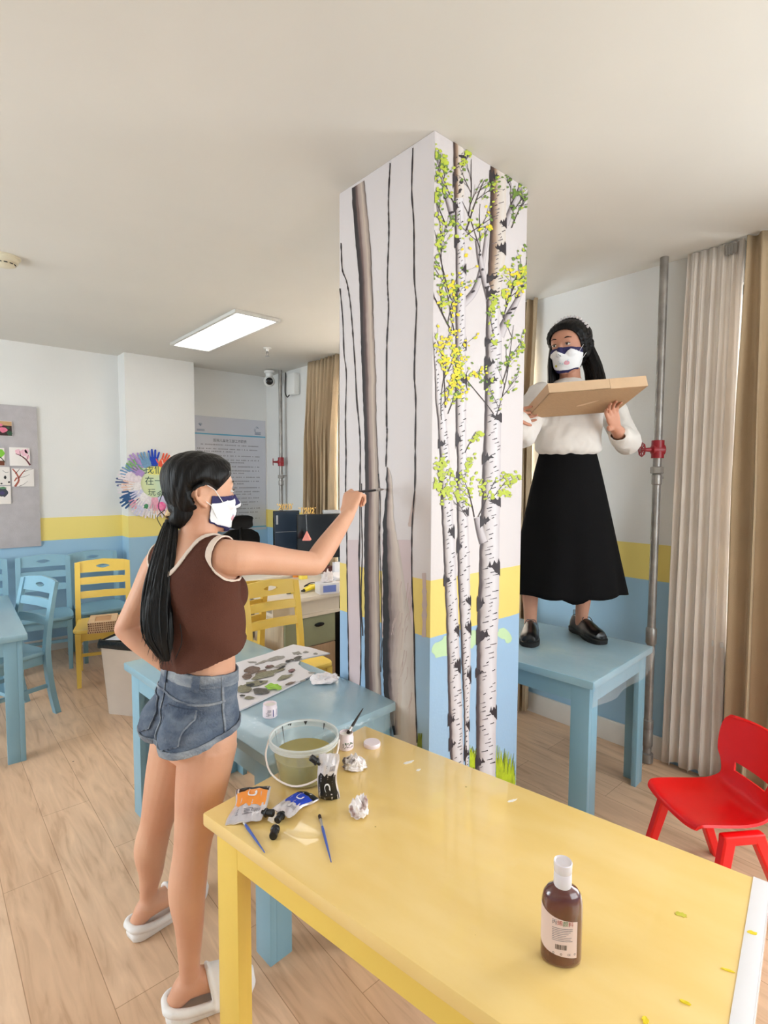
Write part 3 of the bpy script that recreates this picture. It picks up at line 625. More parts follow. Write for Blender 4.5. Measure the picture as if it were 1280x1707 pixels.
def face_mask(P, src, c, f, u, r, s, loops, side=1):
    """cup mask cut from the head surface: navy body with a white front panel and small printed marks"""
    c0, f0, u0, r0 = [np.array(x) for x in (c, f, u, r)]
    def loc(v): d = v-c0; return d @ f0/s, d @ u0/s, d @ r0/s
    def g(v):
        x, h, w = loc(v); aw = np.abs(w)
        top = 0.006-0.15*np.maximum(0, aw-0.03)-h; bot = h+0.108-0.55*np.maximum(0, aw-0.02); return mn(top, bot, x-0.006, 0.135-x)
    def off(P, N):
        x, h, w = loc(P); k = np.exp(-((h+0.045)/0.035)**2)*np.exp(-(w/0.03)**2); out = f0[None]*(0.010*k)[:, None]; return N*0.0045+out
    m = shell(src, g, off, 'face_mask', M_NAVY, P, th=0.002, relax=6)
    def gw(v):
        x, h, w = loc(v); e = 1-((w-0.008*side)/0.068)**2-((h+0.048)/0.050)**2; notch = np.minimum(0.012-np.abs(w-0.018*side)*0.7-0.0-(-h-0.014)*1.0, 1); return mn(e*0.03, g(v)-0.001, -notch*0.8)
    mk = shell(src, gw, lambda P_, N: off(P_, N)+N*0.0022, 'white_panel', M_MWHITE, m, th=0.001, relax=6)
    def spot(cw, ch, ra, nm, mt, ring=0, seg=None):
        def gs(v):
            x, h, w = loc(v); q = np.sqrt((w-cw)**2+(h-ch)**2); o = ra-q if not ring else ring-np.abs(q-ra)
            if seg is not None: o = np.minimum(o, (ch-h)*seg)
            return mn(o, x-0.055, h+0.085, 0.135-x)
        return shell(src, gs, lambda P_, N: off(P_, N)+N*0.0034, nm, mt, m, th=0.0006, relax=4)
    spot(0.024*side, -0.066, 0.010, 'cheek_spot', M_CHEEK); spot(-0.022*side, -0.074, 0.006, 'yellow_spot', M_MYEL)
    spot(0.014*side, -0.052, 0.016, 'smile_line', M_CYAN, 0.0013, 1.0); spot(0.0, -0.03, 0.007, 'closed_eye_mark', M_IRIS, 0.0009, -1.0)
    for sd in loops:
        lb = MB(); e = V(c)+V(r)*sd*.076*s
        lb.tube([V(c)+V(f)*.045*s-V(u)*.020*s+V(r)*sd*.070*s, e+V(f)*.012*s+V(u)*.018*s+V(r)*sd*.006*s, e-V(f)*.012*s+V(u)*.03*s+V(r)*sd*.008*s], 0.0012, 6)
        lb.build('ear_loop', M_STRAP, m); lb = MB()
        lb.tube([V(c)+V(f)*.035*s-V(u)*.075*s+V(r)*sd*.060*s, e+V(f)*.004*s-V(u)*.03*s+V(r)*sd*.006*s, e-V(f)*.012*s-V(u)*.02*s+V(r)*sd*.010*s], 0.0012, 6)
        lb.build('ear_loop', M_STRAP, m)
    return m
def eyes(P, c, f, u, r, s):
    for sd in (-1, 1):
        e = c+f*.0795*s+u*.019*s+r*sd*.031*s; Me = Matrix(((r.x, f.x, u.x, e.x), (r.y, f.y, u.y, e.y), (r.z, f.z, u.z, e.z), (0, 0, 0, 1))); b = MB(); b.ball((0, 0, 0), .0125*s, 16, 12, M=Me, sc=(1.0, 0.85, 0.42)); k = b.build('eye', M_EYEW, P)
        q = MB(); q.ball((0, .0072*s, 0), .0058*s, 14, 10, M=Me, sc=(1, .7, .78)); q.build('iris', M_IRIS, k)
        w = MB(); w.tube([e+u*.001*s-r*.0135*s+f*.004*s, e+u*.0055*s-r*.006*s+f*.0095*s, e+u*.0055*s+r*.006*s+f*.0095*s, e+u*.001*s+r*.0135*s+f*.004*s], 0.0013, 6); w.build('eyelid_line', M_IRIS, k)
        w = MB(); w.tube([V(x) for x in spline([e+u*.026*s-r*sd*.016*s+f*.006*s, e+u*.031*s+r*sd*.002*s+f*.007*s, e+u*.027*s+r*sd*.019*s-f*.002*s], 8)], [.001, .0022, .0026, .0026, .0026, .002, .0016, .001], 6); w.build('eyebrow', M_HAIR, P)

# ------------------------------------------------------------------ person painting
P1 = empty('person', (0.60, 1.66, 0), label='person with a long ponytail and brown crop top painting a trunk on the pillar', cat='person')
P1i = Matrix.Translation((-0.60, -1.66, 0))
def rel(o): o.matrix_parent_inverse = P1i; return o
X_ = V((1, 0.05, 0)).normalized(); R_ = V((0.05, -1, 0)).normalized()     # she faces +X, her right is -Y
b = MB()
pel = at(325, 1195, 1.60); 
def fr(ang): # forward/right rotated by ang about z
    c, s = math.cos(ang), math.sin(ang); F_ = V((X_.x*c-X_.y*s, X_.x*s+X_.y*c, 0)); return F_, V((F_.y, -F_.x, 0))
F0, Q0 = fr(0.0); F1, Q1 = fr(0.03); F2, Q2 = fr(0.12)
cr = at(322, 1246, 1.60)
spec = [(cr, .140, .088, Q0, F0), (at(327, 1222, 1.60), .152, .098, Q0, F0), (pel, .152, .098, Q0, F0), (at(329, 1150, 1.595), .140, .092, Q0, F0), (at(334, 1100, 1.585), .125, .084, Q1, F1),
        (at(334, 1055, 1.575), .120, .082, Q1, F1), (at(330, 1010, 1.57), .134, .094, Q2, F2), (at(325, 965, 1.565), .150, .098, Q2, F2), (at(322, 930, 1.565), .150, .082, Q2, F2), (at(323, 902, 1.56), .105, .06, Q2, F2), (at(328, 885, 1.555), .055, .05, Q2, F2)]
rings_loft(b, spec, 32, 2.3, 5)
# bust and seat
for k in (-1, 1): b.ball(at(327, 985, 1.568)+F2*0.07+Q2*k*0.06, .05, 20, 14)
for k in (-1, 1): b.ball(at(327, 1200, 1.60)-F0*0.038+Q0*k*0.068, .082, 20, 14)
nk = at(330, 890, 1.555); hc = at(337, 825, 1.565)
limb(b, [at(324, 915, 1.56), nk, at(333, 862, 1.562)], [.062, .054, .052], 18)
HF = V((0.97, -0.10, -0.08)).normalized(); HU = V((0.08, 0, 1)).normalized(); HS = 0.93
f1, u1, r1 = head(b, hc, HF, HU, HS)
shR = at(384, 930, 1.490); elR = at(524, 940, 1.66); wrR = at(580, 858, 1.815)
limb(b, [at(350, 925, 1.53), shR, shR*0.7+elR*0.3+V((0, 0, 0.004)), shR*0.35+elR*0.65, elR], [.052, .051, .047, .041, .0365], 20)
limb(b, [elR, elR*0.7+wrR*0.3, elR*0.35+wrR*0.65, wrR], [.0365, .036, .030, .0235], 20)
shL = at(268, 938, 1.73); elL = at(210, 1048, 1.74); wrL = at(290, 1118, 1.72)
limb(b, [at(300, 928, 1.64), shL, (shL+elL)/2, elL], [.052, .050, .043, .036], 20)
limb(b, [elL, elL*0.65+wrL*0.35, wrL], [.036, .037, .025], 20)
# legs
def leg(b, hip, knee, ank, heel, toe, rth=.088):
    limb(b, [hip, hip*0.65+knee*0.35, hip*0.3+knee*0.7, knee, knee*0.72+ank*0.28-X_*0.012, knee*0.42+ank*0.58-X_*0.004, ank+V((0, 0, .05)), ank], [rth, rth*0.9, .062, .052, .053, .040, .030, .031], 22)
    d = (toe-heel); d.z = 0; d.normalize(); hz = heel.z
    limb(b, [V((heel.x, heel.y, hz+.028)), ank+V((0, 0, -.01)), ank*0.55+toe*0.45+V((0, 0, .004)), toe*0.8+ank*0.2+V((0, 0, -.004)), V((toe.x, toe.y, hz+.016))], [.027, .037, .032, .026, .015], 18)
hipR = at(347, 1238, 1.545); knR = at(320, 1415, 1.545); anR = V((0.555, 1.49, 0.10))
hipL = at(297, 1238, 1.665); knL = at(261, 1372, 1.775); anL = V((0.56, 1.868, 0.10))
leg(b, hipR, knR, anR, V((0.518, 1.50, 0.028)), V((0.715, 1.455, 0.028)), .083)
leg(b, hipL, knL, anL, V((0.522, 1.868, 0.028)), V((0.755, 1.912, 0.028)), .082)
# right hand closes on the brush
brT = onp(640, 815.5, 0, CX-0.003); brB = at(574, 823, 1.865); bd = (brT-brB).normalized()
fd = (at(597, 822, 1.885)-wrR).normalized(); pn = (rgt*0.42+fwd*0.85+upv*0.05)
tips, tt = hand(b, wrR, at(588, 824, 1.85)-wrR, pn, 1, [(0.75, 1.2, 0.9), (0.95, 1.3, 0.9), (1.1, 1.3, 0.9), (1.2, 1.3, 0.9)], 0.98, thumb=(0.85, 0.25, 0.45), spread=0.04, tcurl=bd*0.5+upv*0.4)
hand(b, wrL, (X_*0.55+V((0, -0.75, -0.25))), V((-0.7, -0.5, 0)), -1, [(0.3, 0.4, 0.3)]*4, 0.95)
BODY1 = rel(fuse(b, 'body', M_SKIN1, P1)); S1 = grid_of(BODY1)
c1_, fv, uv_, rv = hc, f1, u1, r1
eyes_par = P1
def with_rel(before):
    for o in list(bpy.data.objects):
        if o not in before and o.parent == P1: o.matrix_parent_inverse = P1i
bef = set(bpy.data.objects)
eyes(P1, hc, f1, u1, r1, HS)
face_mask(P1, S1, hc, f1, u1, r1, HS, (1, -1), 1)
# hair cap: drawn back from the hairline to a low tie at the nape
def hl(v):
    d = v-np.array(hc); return d @ np.array(f1), d @ np.array(u1), d @ np.array(r1)
def g_hair(v):
    x, h, w = hl(v); front = (0.050+0.35*(h-0.06))*(h > 0.03)+(0.012+1.25*(h-0.0))*(h <= 0.03)
    line = 0.062-x+0.0-0.9*np.maximum(0, 0.075-h)*1.0
    ear = (np.abs(w) > 0.05)*(0.0)
    low = h+0.085-0.9*np.maximum(0, x+0.02)
    near_ear = np.sqrt((x+0.012)**2*0.9+(h+0.006)**2)-0.034
    return mn(line+0.01, low, np.where(np.abs(w) > 0.055, near_ear, 1.0), 0.2-np.sqrt(x*x+h*h+w*w)+0.0-0.0)
def off_hair(P, N):
    x, h, w = hl(P); k = 0.009+0.008*np.clip((h+0.02)/0.08, 0, 1)+0.008*np.clip(-x/0.09, 0, 1); edge = np.clip(g_hair(P)/0.02, 0.25, 1)
    gro = 0.0012*np.sin(55*np.arctan2(w, h+0.14)+14*x*10)
    return N*((k*edge)+gro)[:, None]
HAIR1 = shell(S1, g_hair, off_hair, 'hair', M_HAIR, P1, th=0.006, relax=2)
tie = at(290, 860, 1.535); ub = V((0, 0, 1))
mb = MB()
bun = [hc-f1*0.045-u1*0.035, hc-f1*0.060-u1*0.065, tie+V((0, 0, .004))]
limb(mb, bun, [.050, .040, .019], 18)
mb.build('gathered_hair', M_HAIR, HAIR1)
M_TIE = mat('hair_tie_gold', (206, 172, 122), 0.4, var=0.25, vscale=60)
mb = MB(); tdn = (at(280, 885, 1.52)-tie).normalized(); Q = Matrix.Translation(tie) @ tdn.to_track_quat('Z', 'Y').to_matrix().to_4x4()
for k in range(3): mb.tube([(0.021*math.cos(a), 0.021*math.sin(a)+0.0, -0.006+0.006*k+0.002*math.sin(2*a+k)) for a in [2*PI*j/20 for j in range(21)]], 0.0042, 8, M=Q)
mb.build('hair_tie', M_TIE, P1)
# ponytail: a body of hair plus many separate strands
cent = [(286, 866, 1.53), (278, 905, 1.50), (268, 960, 1.475), (262, 1010, 1.462), (264, 1060, 1.458), (276, 1102, 1.462)]
wid = [.016, .027, .036, .040, .038, .010]
mb = MB(); S = spline([list(at(*c))+[w] for c, w in zip(cent, wid)], 34)
R3 = []
for i, q in enumerate(S):
    c = V(q[:3]); w = q[3]; n = 26; ring = []
    for k in range(n):
        a = 2*PI*k/n; rr = w*(1+0.10*math.sin(5*a+0.25*i)+0.06*math.sin(9*a-0.2*i)); ring.append(c+rgt*math.cos(a)*rr*1.0+fwd*math.sin(a)*rr*0.55)
    R3.append(ring)
mb.loft(R3); mb.build('ponytail', M_HAIR, HAIR1)
rs = random.Random(4); mb = MB()
for k in range(64):
    a = rs.uniform(0, 2*PI); q = rs.uniform(0.75, 1.08); pts = []; rad = []; j0 = rs.randint(0, 3); j1 = rs.randint(26, 33); dx = rs.uniform(-1, 1)*0.012
    for i in range(j0, j1+1, 2):
        c = V(S[i][:3]); w = S[i][3]; t = i/33; pts.append(c+rgt*(math.cos(a)*w*q+dx*t*t)+fwd*math.sin(a)*w*q*0.56); rad.append(0.0026*(1-0.8*t)+0.0003)
    pts.append(pts[-1]+V((0, 0, -0.022))+rgt*dx*0.6); rad.append(0.0003); mb.tube(pts, rad, 5)
for (p0, p1, p2) in (((300, 868, 1.53), (306, 900, 1.52), (296, 935, 1.50)), ((275, 850, 1.53), (262, 862, 1.53), (270, 880, 1.53)), ((272, 820, 1.5), (264, 845, 1.5), (276, 862, 1.51)), ((300, 1040, 1.45), (303, 1070, 1.452), (292, 1100, 1.455))):
    mb.tube([V(x[:3]) for x in spline([at(*p0), at(*p1), at(*p2)], 10)], [.0012]*9+[.0004], 5)
for k in range(46):   # combed strands over the skull
    w0 = -0.075+0.15*k/45; pts = []
    for t in np.linspace(0, 1, 9):
        ang = 0.55+(2.6-0.55)*t; x = 0.085*math.cos(ang)*1.12; h = 0.04+0.095*math.sin(ang)-0.05*t*t; ww = w0*(1-0.75*t*t)*(1+0.15*math.sin(PI*t))
        dirn = V((x, ww, h-0.0)); k2 = 1.0
        pts.append(hc+f1*x+u1*h+r1*ww)
mb.build('hair_strands', M_HAIR, HAIR1)
# clothes
M_TOP = cloth_mat('brown_knit', (98, 62, 50), 0.0, 0.35, rgb2=(88, 54, 44)); M_TRIM = cloth_mat('cream_trim', (226, 208, 194), 0, 0.2)
def sstep(x): x = np.clip(x, 0, 1); return x*x*(3-2*x)
tc = np.array(at(325, 985, 1.565))[:3]; F2n, Q2n = np.array(F2), np.array(Q2); F1n, Q1n = np.array(F1), np.array(Q1)
neckc = np.array(at(326, 905, 1.556)); shRn, shLn = np.array(shR), np.array(shL)
def segd(v, pts):
    best = np.full(len(v), 9.0)
    for a, b_ in zip(pts, pts[1:]):
        ab = b_-a; t = np.clip(((v-a) @ ab)/(ab @ ab), 0, 1); best = np.minimum(best, np.linalg.norm(v-a-t[:, None]*ab, axis=1))
    return best
def top_field(v, grow=0.0):
    a = (v-tc) @ F2n; w = (v-tc) @ Q2n; z = v[:, 2]
    hem = z-(1.052+0.42*np.clip(a+0.02, -0.12, 0.12)+0.10*np.clip(w, -0.1, 0.1)-0.0)
    # scooped neck: opening around the neck, deeper at the back
    nk_ = ((w-0.0)/(0.074))**2+((z-(neckc[2]+0.035))/(0.115+0.0*a))**2
    scoop = (np.sqrt(nk_)-1.0)*0.07
    arm = 0.0
    armR = segd(v, [shRn+Q2n*0.004, np.array(elR), np.array(wrR)])-0.056
    armL = segd(v, [shLn-Q2n*0.004, np.array(elL), np.array(wrL)])-0.054
    armL = mn(armL, 0.215+(v-tc) @ Q2n)
    # strap must stay between neck opening and arm hole
    return hem, scoop, armR, armL
def g_top(v):
    h, s_, r_, l_ = top_field(v); return mn(h, s_, r_, l_, v[:, 2]-0.98, neckc[2]+0.045-v[:, 2])
def off_top(P, N):
    z = P[:, 2]; a = (P-tc) @ F2n; w = (P-tc) @ Q2n; k = sstep((1.26-z)/0.22)
    loose = 0.006+k*(0.016+0.030*np.clip(a/0.08, -0.2, 1.2))
    fold = 0.0045*np.sin(30*w+34*z+3*np.sin(9*w))*sstep((1.36-z)/0.2)+0.003*np.sin(64*(z*0.8+a)+2*np.sin(20*w))*k+0.0025*np.sin(22*w-48*z)*k
    Nn = N.copy(); Nn[:, 2] *= (1-0.7*k); Nn /= np.linalg.norm(Nn, axis=1)[:, None]
    return Nn*(loose+fold)[:, None]
TOP = shell(S1, g_top, off_top, 'crop_top', M_TOP, P1, th=0.003, relax=8)
def g_trim(v):
    h, s_, r_, l_ = top_field(v); base = mn(h, s_, r_, l_, neckc[2]+0.045-v[:, 2]); t = 0.009
    return mn(base, np.where(np.minimum(s_, np.minimum(r_, l_)) < 0.5, t-mn(s_, r_, l_), -1), v[:, 2]-1.15)
shell(S1, g_trim, lambda P_, N: off_top(P_, N)+N*0.0022, 'trim', M_TRIM, TOP, th=0.004, relax=6)
# denim shorts
def denim(name, c1, c2, c3):
    m = mat(name, c1, 0.85, rgb2=c2, vscale=9, bump=0.5, bscale=150, spec=0.15); nt = m.node_tree; bb_ = nt.nodes['Principled BSDF']; src = bb_.inputs['Base Color'].links[0].from_socket
    n = nd(nt, 'ShaderNodeTexNoise'); n.inputs['Scale'].default_value = 16; n.inputs['Detail'].default_value = 8; mp = nd(nt, 'ShaderNodeMapping'); mp.inputs['Scale'].default_value = (1, 1, 2.5)
    tcn = [q for q in nt.nodes if q.type == 'TEX_COORD'][0]; nt.links.new(tcn.outputs['Object'], mp.inputs[0]); nt.links.new(mp.outputs[0], n.inputs['Vector'])
    r = nd(nt, 'ShaderNodeValToRGB'); r.color_ramp.elements[0].position = 0.40; r.color_ramp.elements[1].position = 0.85; nt.links.new(n.outputs['Fac'], r.inputs[0])
    mx = nd(nt, 'ShaderNodeMix', data_type='RGBA'); nt.links.new(r.outputs[0], mx.inputs['Factor']); nt.links.new(src, mx.inputs['A']); mx.inputs['B'].default_value = (*lin(c3), 1); nt.links.new(mx.outputs['Result'], bb_.inputs['Base Color']); return m
M_DEN = denim('washed_denim', (100, 112, 130), (72, 82, 100), (128, 136, 148)); M_DEN2 = denim('worn_denim_edge', (140, 148, 158), (84, 92, 108), (176, 180, 184))
pz = pel.z; peln = np.array(pel); F0n, Q0n = np.array(F0), np.array(Q0)
waist_z = at(330, 1104, 1.59).z
def sh_co(v): d = v-peln; return d @ F0n, d @ Q0n, v[:, 2]
split = np.array((hipR+hipL)/2)
def hem_z(v):
    a, w, z = sh_co(v); return 0.838+0.02*np.clip(a/0.1, -1, 1)+0.12*np.maximum(0, np.abs(w)-0.06)
def g_sh(v):
    a, w, z = sh_co(v); return mn(waist_z-0.12*a-z, z-hem_z(v), segd(v, [np.array(elL), np.array(wrL), np.array(wrL)+0.17*(np.array(wrL)-np.array(elL))/np.linalg.norm(np.array(wrL)-np.array(elL)), np.array(wrL)+np.array((0.10, -0.13, -0.05))])-0.060)
def off_sh(P, N):
    a, w, z = sh_co(P); k = sstep((0.90-z)/0.08); wr = 0.0028*np.sin(70*z+18*w)*np.exp(-((z-0.90)/0.07)**2)+0.002*np.sin(90*z-30*w)*np.exp(-((z-0.85)/0.05)**2)
    Nn = N.copy(); Nn[:, 2] *= 0.5; Nn /= np.linalg.norm(Nn, axis=1)[:, None]
    return Nn*(0.007+0.011*k+wr)[:, None]
SH = shell(S1, g_sh, off_sh, 'denim_shorts', M_DEN, P1, th=0.0035, relax=6)
def patch(g, nm, mt, lift, th=0.002, relax=4): return shell(S1, lambda v: mn(g(v), g_sh(v)-0.0005), lambda P_, N: off_sh(P_, N)+N*lift, nm, mt, SH, th=th, relax=relax)
patch(lambda v: mn(0.036-(waist_z-0.12*sh_co(v)[0]-v[:, 2]), v[:, 2]-0.6), 'waistband', M_DEN2, 0.0022, 0.003)
patch(lambda v: 0.018-(v[:, 2]-hem_z(v)), 'hem_cuff', M_DEN2, 0.0035, 0.004)
def pocket(cw, nm, sgn):
    def g(v):
        a, w, z = sh_co(v); x = (w-cw); t = waist_z-0.075-z; half = 0.050-0.06*np.clip(t-0.0, 0, 0.12)*0.6
        bot = 0.120-t-0.42*np.abs(x+0.006); return mn(half-np.abs(x), t-0.012, bot, -a+0.03)
    return g
gp = pocket(0.078, '', 1); gl = pocket(-0.078, '', -1)
pR = patch(gp, 'back_pocket', M_DEN, 0.0035, 0.002); pL = patch(gl, 'back_pocket', M_DEN, 0.0035, 0.002)
for g_, p_ in ((gp, pR), (gl, pL)):
    q = patch(lambda v: mn(g_(v), 0.0032-g_(v)), 'stitch_edge', M_DEN2, 0.0062, 0.0012); q.parent = SH
patch(lambda v: 0.004-np.abs(v[:, 2]-(waist_z-0.062-0.25*np.abs(sh_co(v)[1]-0.0)*0+0.12*np.clip(np.abs(sh_co(v)[1]), 0, .12)*-1+0.0))-0*v[:, 0]+np.where(sh_co(v)[0] < 0.02, 0, -1), 'yoke_seam', M_DEN2, 0.003, 0.0015)
patch(lambda v: mn(0.0035-np.abs(sh_co(v)[1]), -sh_co(v)[0]), 'centre_seam', M_DEN2, 0.003, 0.0015)
for sd_ in (-1, 1): patch(lambda v: mn(0.0035-np.abs(sh_co(v)[0]-0.012), sh_co(v)[1]*sd_-0.11), 'side_seam', M_DEN2, 0.003, 0.0015)
for cw in (0.005, 0.118, -0.11):
    patch(lambda v: mn(0.0075-np.abs(sh_co(v)[1]-cw), 0.046-(waist_z-0.12*sh_co(v)[0]-v[:, 2]), -sh_co(v)[0]+0.04), 'belt_loop', M_DEN, 0.0065, 0.002)
with_rel(bef)
# slippers
M_SLIP = mat('white_foam_slipper', (240, 237, 236), 0.65, bump=0.3, bscale=40); M_PAD = mat('black_paw_print', (20, 20, 22), 0.5); M_INS = mat('slipper_insole', (226, 214, 206), 0.8)
def slipper(heel, toe, side):
    d = V((toe.x-heel.x, toe.y-heel.y, 0)); L = d.length+0.045; d.normalize(); q = V((d.y, -d.x, 0)); c = V((heel.x, heel.y, 0))-d*0.028
    o = empty('slipper', c, math.atan2(d.y, d.x), label=None, cat=None); mb = MB()
    out = [(0, .022), (.02, .038), (.07, .043), (.13, .047), (.19, .054), (.235, .047), (.262, .018)]
    pr = spline([list(p) for p in out], 30); sc_ = L/.262
    loop = [(p[0]*sc_, p[1]) for p in pr]+[(p[0]*sc_, -p[1]) for p in pr[::-1]]
    def ringz(z, k, lift=0): return [V(((x-0.13*sc_)*k+0.13*sc_, y*k, z)) for x, y in loop]
    mb.loft([ringz(0.0, 0.93), ringz(0.006, 1.0), ringz(0.024, 1.03), ringz(0.036, 1.0), ringz(0.040, 0.9), ringz(0.034, 0.80), ringz(0.030, 0.5), ringz(0.029, 0.05)])
    # upper over the front of the foot, open in front of the ankle, low heel rim behind
    R4 = []
    for k in range(16):
        t = k/15; x = (0.135+0.128*t)*sc_; w = np.interp(x/sc_, [p[0] for p in out], [p[1] for p in out])*1.02; hgt = 0.104-0.062*t**1.6; ring = []; inn = []
        if k == 15: w *= 0.9
        for j in range(15): a = PI*j/14; xx = x-0.016*math.sin(a)*(1-t); ring.append(V((xx, w*math.cos(a), 0.016+hgt*math.sin(a)**0.8))); inn.append(V((xx, (w-.009)*math.cos(a), 0.016+(hgt-.009)*math.sin(a)**0.8)))
        R4.append(ring+inn[::-1])
    mb.loft(R4); mb.tube([R4[0][j] for j in range(15)], 0.007, 8)
    hr = [V((x, y, 0.034+0.018*math.exp(-(x/.05)**2))) for x, y in [(p[0]*sc_, p[1]*0.97) for p in pr[:16]][::-1]+[(p[0]*sc_, -p[1]*0.97) for p in pr[:16]]]
    mb.tube(hr, 0.013, 10)
    s = fuse(mb, 'slipper', M_SLIP, None, 0.0035, 6)
    pad = MB()
    for x, y, r_ in ((0.175, 0.0, .011), (0.200, -.018, .0055), (0.207, -.006, .0055), (0.207, .007, .0055), (0.199, .019, .0055)):
        t = (x-0.135)/0.128; z = 0.016+(0.104-0.062*t**1.6)*math.sqrt(max(0, 1-(y/.052)**2))**0.8; pad.ball((x*sc_, y, z-0.001), r_, 12, 8, sc=(1, 1, 0.45))
    pp = pad.build('paw_print', M_PAD, s); ins = MB(); ins.loft([ringz(0.030, 0.80), ringz(0.033, 0.78), ringz(0.034, 0.02)]); ins.build('insole', M_INS, s)
    s.location = c; s.rotation_euler = (0, 0, math.atan2(d.y, d.x)); bpy.data.objects.remove(o)
    s.parent = P1; s.matrix_parent_inverse = P1i; return s
slipper(V((0.518, 1.50, 0)), V((0.722, 1.453, 0)), 1); slipper(V((0.522, 1.868, 0)), V((0.765, 1.915, 0)), -1)

# brush in her hand
M_BLKH = mat('brush_black_handle', (26, 22, 22), 0.3); M_FER = mat('brush_ferrule', (200, 198, 195), 0.3, metal=0.8); M_BRIS = mat('brush_bristle_grey', (150, 138, 138), 0.9)
Lb = (brT-brB).length
mb = MB(); Q = Matrix.Translation(brB) @ bd.to_track_quat('Z', 'Y').to_matrix().to_4x4()
BR = empty('paint_brush', brB, label='black paint brush held against the half painted trunk on the pillar', cat='brush'); BRi = Matrix.Translation(-brB)
mb.lathe([(0.0025, 0), (0.0042, 0.02), (0.0055, Lb*0.45), (0.0045, Lb*0.7), (0.0045, Lb*0.78)], 12, M=Q); o = mb.build('handle', M_BLKH, BR); o.matrix_parent_inverse = BRi
mb = MB(); mb.lathe([(0.0050, Lb*0.76), (0.0052, Lb*0.8), (0.0062, Lb*0.89)], 12, M=Q); o = mb.build('ferrule', M_FER, BR); o.matrix_parent_inverse = BRi
mb = MB(); mb.lathe([(0.0055, Lb*0.885), (0.0068, Lb*0.94), (0.0018, Lb*0.998)], 12, M=Q, sy=0.6); o = mb.build('bristles', M_BRIS, BR); o.matrix_parent_inverse = BRi
# ------------------------------------------------------------------ person standing on the blue table
P2 = empty('person', (2.60, 1.48, H), label='person in white blouse and black skirt standing on a blue table with a tray', cat='person')
P2i = Matrix.Translation((-2.60, -1.48, -H)); bef = set(bpy.data.objects)
T0 = V((-0.62, -0.785, 0)).normalized(); U0 = V((T0.y, -T0.x, 0))   # torso forward; her right
def back(px, py, d): return at(px, py, d)
b = MB()
hc2 = at(948, 583, 2.70); HF2 = V((-0.985, -0.10, -0.14)).normalized(); HU2 = V((-0.14, 0, 1)).normalized(); HS2 = 1.06
spec = [(at(945, 850, 2.74), .125, .085, U0, T0), (at(945, 800, 2.74), .125, .085, U0, T0), (at(946, 757, 2.735), .108, .075, U0, T0), (at(947, 715, 2.73), .135, .09, U0, T0), (at(949, 680, 2.73), .150, .09, U0, T0), (at(951, 656, 2.735), .150, .07, U0, T0), (at(951, 640, 2.735), .09, .055, U0, T0), (at(950, 632, 2.73), .055, .05, U0, T0)]
rings_loft(b, spec, 28, 2.3, 4)
limb(b, [at(951, 655, 2.74), at(950, 630, 2.725), at(949, 610, 2.72)], [.06, .052, .05], 16)
f2, u2, r2 = head(b, hc2, HF2, HU2, HS2)
s2R = at(899, 662, 2.70); e2R = at(872, 722, 2.62); w2R = at(857, 686, 2.46)
s2L = at(1003, 660, 2.785); e2L = at(1040, 735, 2.72); w2L = at(1027, 715, 2.58)
limb(b, [at(930, 655, 2.72), s2R, e2R], [.05, .048, .036], 16); limb(b, [e2R, w2R], [.036, .025], 16)
limb(b, [at(975, 655, 2.76), s2L, e2L], [.05, .048, .037], 16); limb(b, [e2L, e2L*0.5+w2L*0.5, w2L], [.038, .036, .027], 16)
# legs and feet
for hp, kn, an, hl_, to in ((at(925, 845, 2.74), V((2.46, 1.62, 1.22)), V((2.495, 1.625, H+.115)), V((2.545, 1.65, H)), V((2.365, 1.545, H))), (at(970, 845, 2.75), V((2.72, 1.42, 1.22)), V((2.745, 1.462, H+.115)), V((2.785, 1.515, H)), V((2.665, 1.315, H)))):
    limb(b, [hp, kn, kn*0.5+an*0.5, an, an-V((0, 0, .05))], [.062, .052, .048, .034, .034], 16)
    limb(b, [hl_+V((0, 0, .055)), an*0.6+to*0.4-V((0, 0, .035)), hl_*0.25+to*0.75+V((0, 0, .035))], [.028, .030, .016], 14)
# cardboard tray plane
tB, tC = at(915.5, 656, 2.34), at(1080.5, 643, 2.34); tA = at(877.6, 698, 2.60); tF = tC+(tA-tB)
tn = (tC-tB).cross(tA-tB).normalized(); tn = tn if tn.z > 0 else -tn
k2 = at(1024, 697, 2.535)
# her left hand under the tray: fingers spread along the underside
hd = (at(1012, 690, 2.52)-w2L).normalized()
HB = MB()
h_up = tn; wL = w2L
hand(b, w2L, (at(1022, 698, 2.545)-w2L), -tn*0.2+(tB-tA).normalized()*0.9, -1, [(0.15, 0.35, 0.3), (0.1, 0.35, 0.3), (0.15, 0.4, 0.3), (0.2, 0.45, 0.3)], 1.0, thumb=(0.5, 0.7, 0.4), spread=0.16)
hand(b, w2R, (at(878, 694, 2.58)-w2R), (tC-tB), 1, [(0.3, 0.8, 0.6)]*4, 0.95)
BODY2 = fuse(b, 'body', M_SKIN2, P2); S2 = grid_of(BODY2)
eyes(P2, hc2, f2, u2, r2, HS2); 
face_mask(P2, S2, hc2, f2, u2, r2, HS2, (-1,), -1)
h2n, f2n, u2n, r2n = np.array(hc2), np.array(f2), np.array(u2), np.array(r2)
def h2l(v): d = v-h2n; return d @ f2n/HS2, d @ u2n/HS2, d @ r2n/HS2
def g_h2(v):
    x, h, w = h2l(v); return mn(0.052-x+0.55*np.maximum(0, h-0.055)-0.55*np.maximum(0, 0.055-h), h+0.085, 0.2-np.sqrt(x*x+h*h+w*w))
def off_h2(P, N):
    x, h, w = h2l(P); k = 0.010+0.012*np.clip((h+0.02)/0.08, 0, 1)+0.008*np.clip(-x/0.09, 0, 1); edge = np.clip(g_h2(P)/0.02, 0.3, 1); return N*(k*edge+0.0012*np.sin(60*np.arctan2(w, h+0.05)))[:, None]
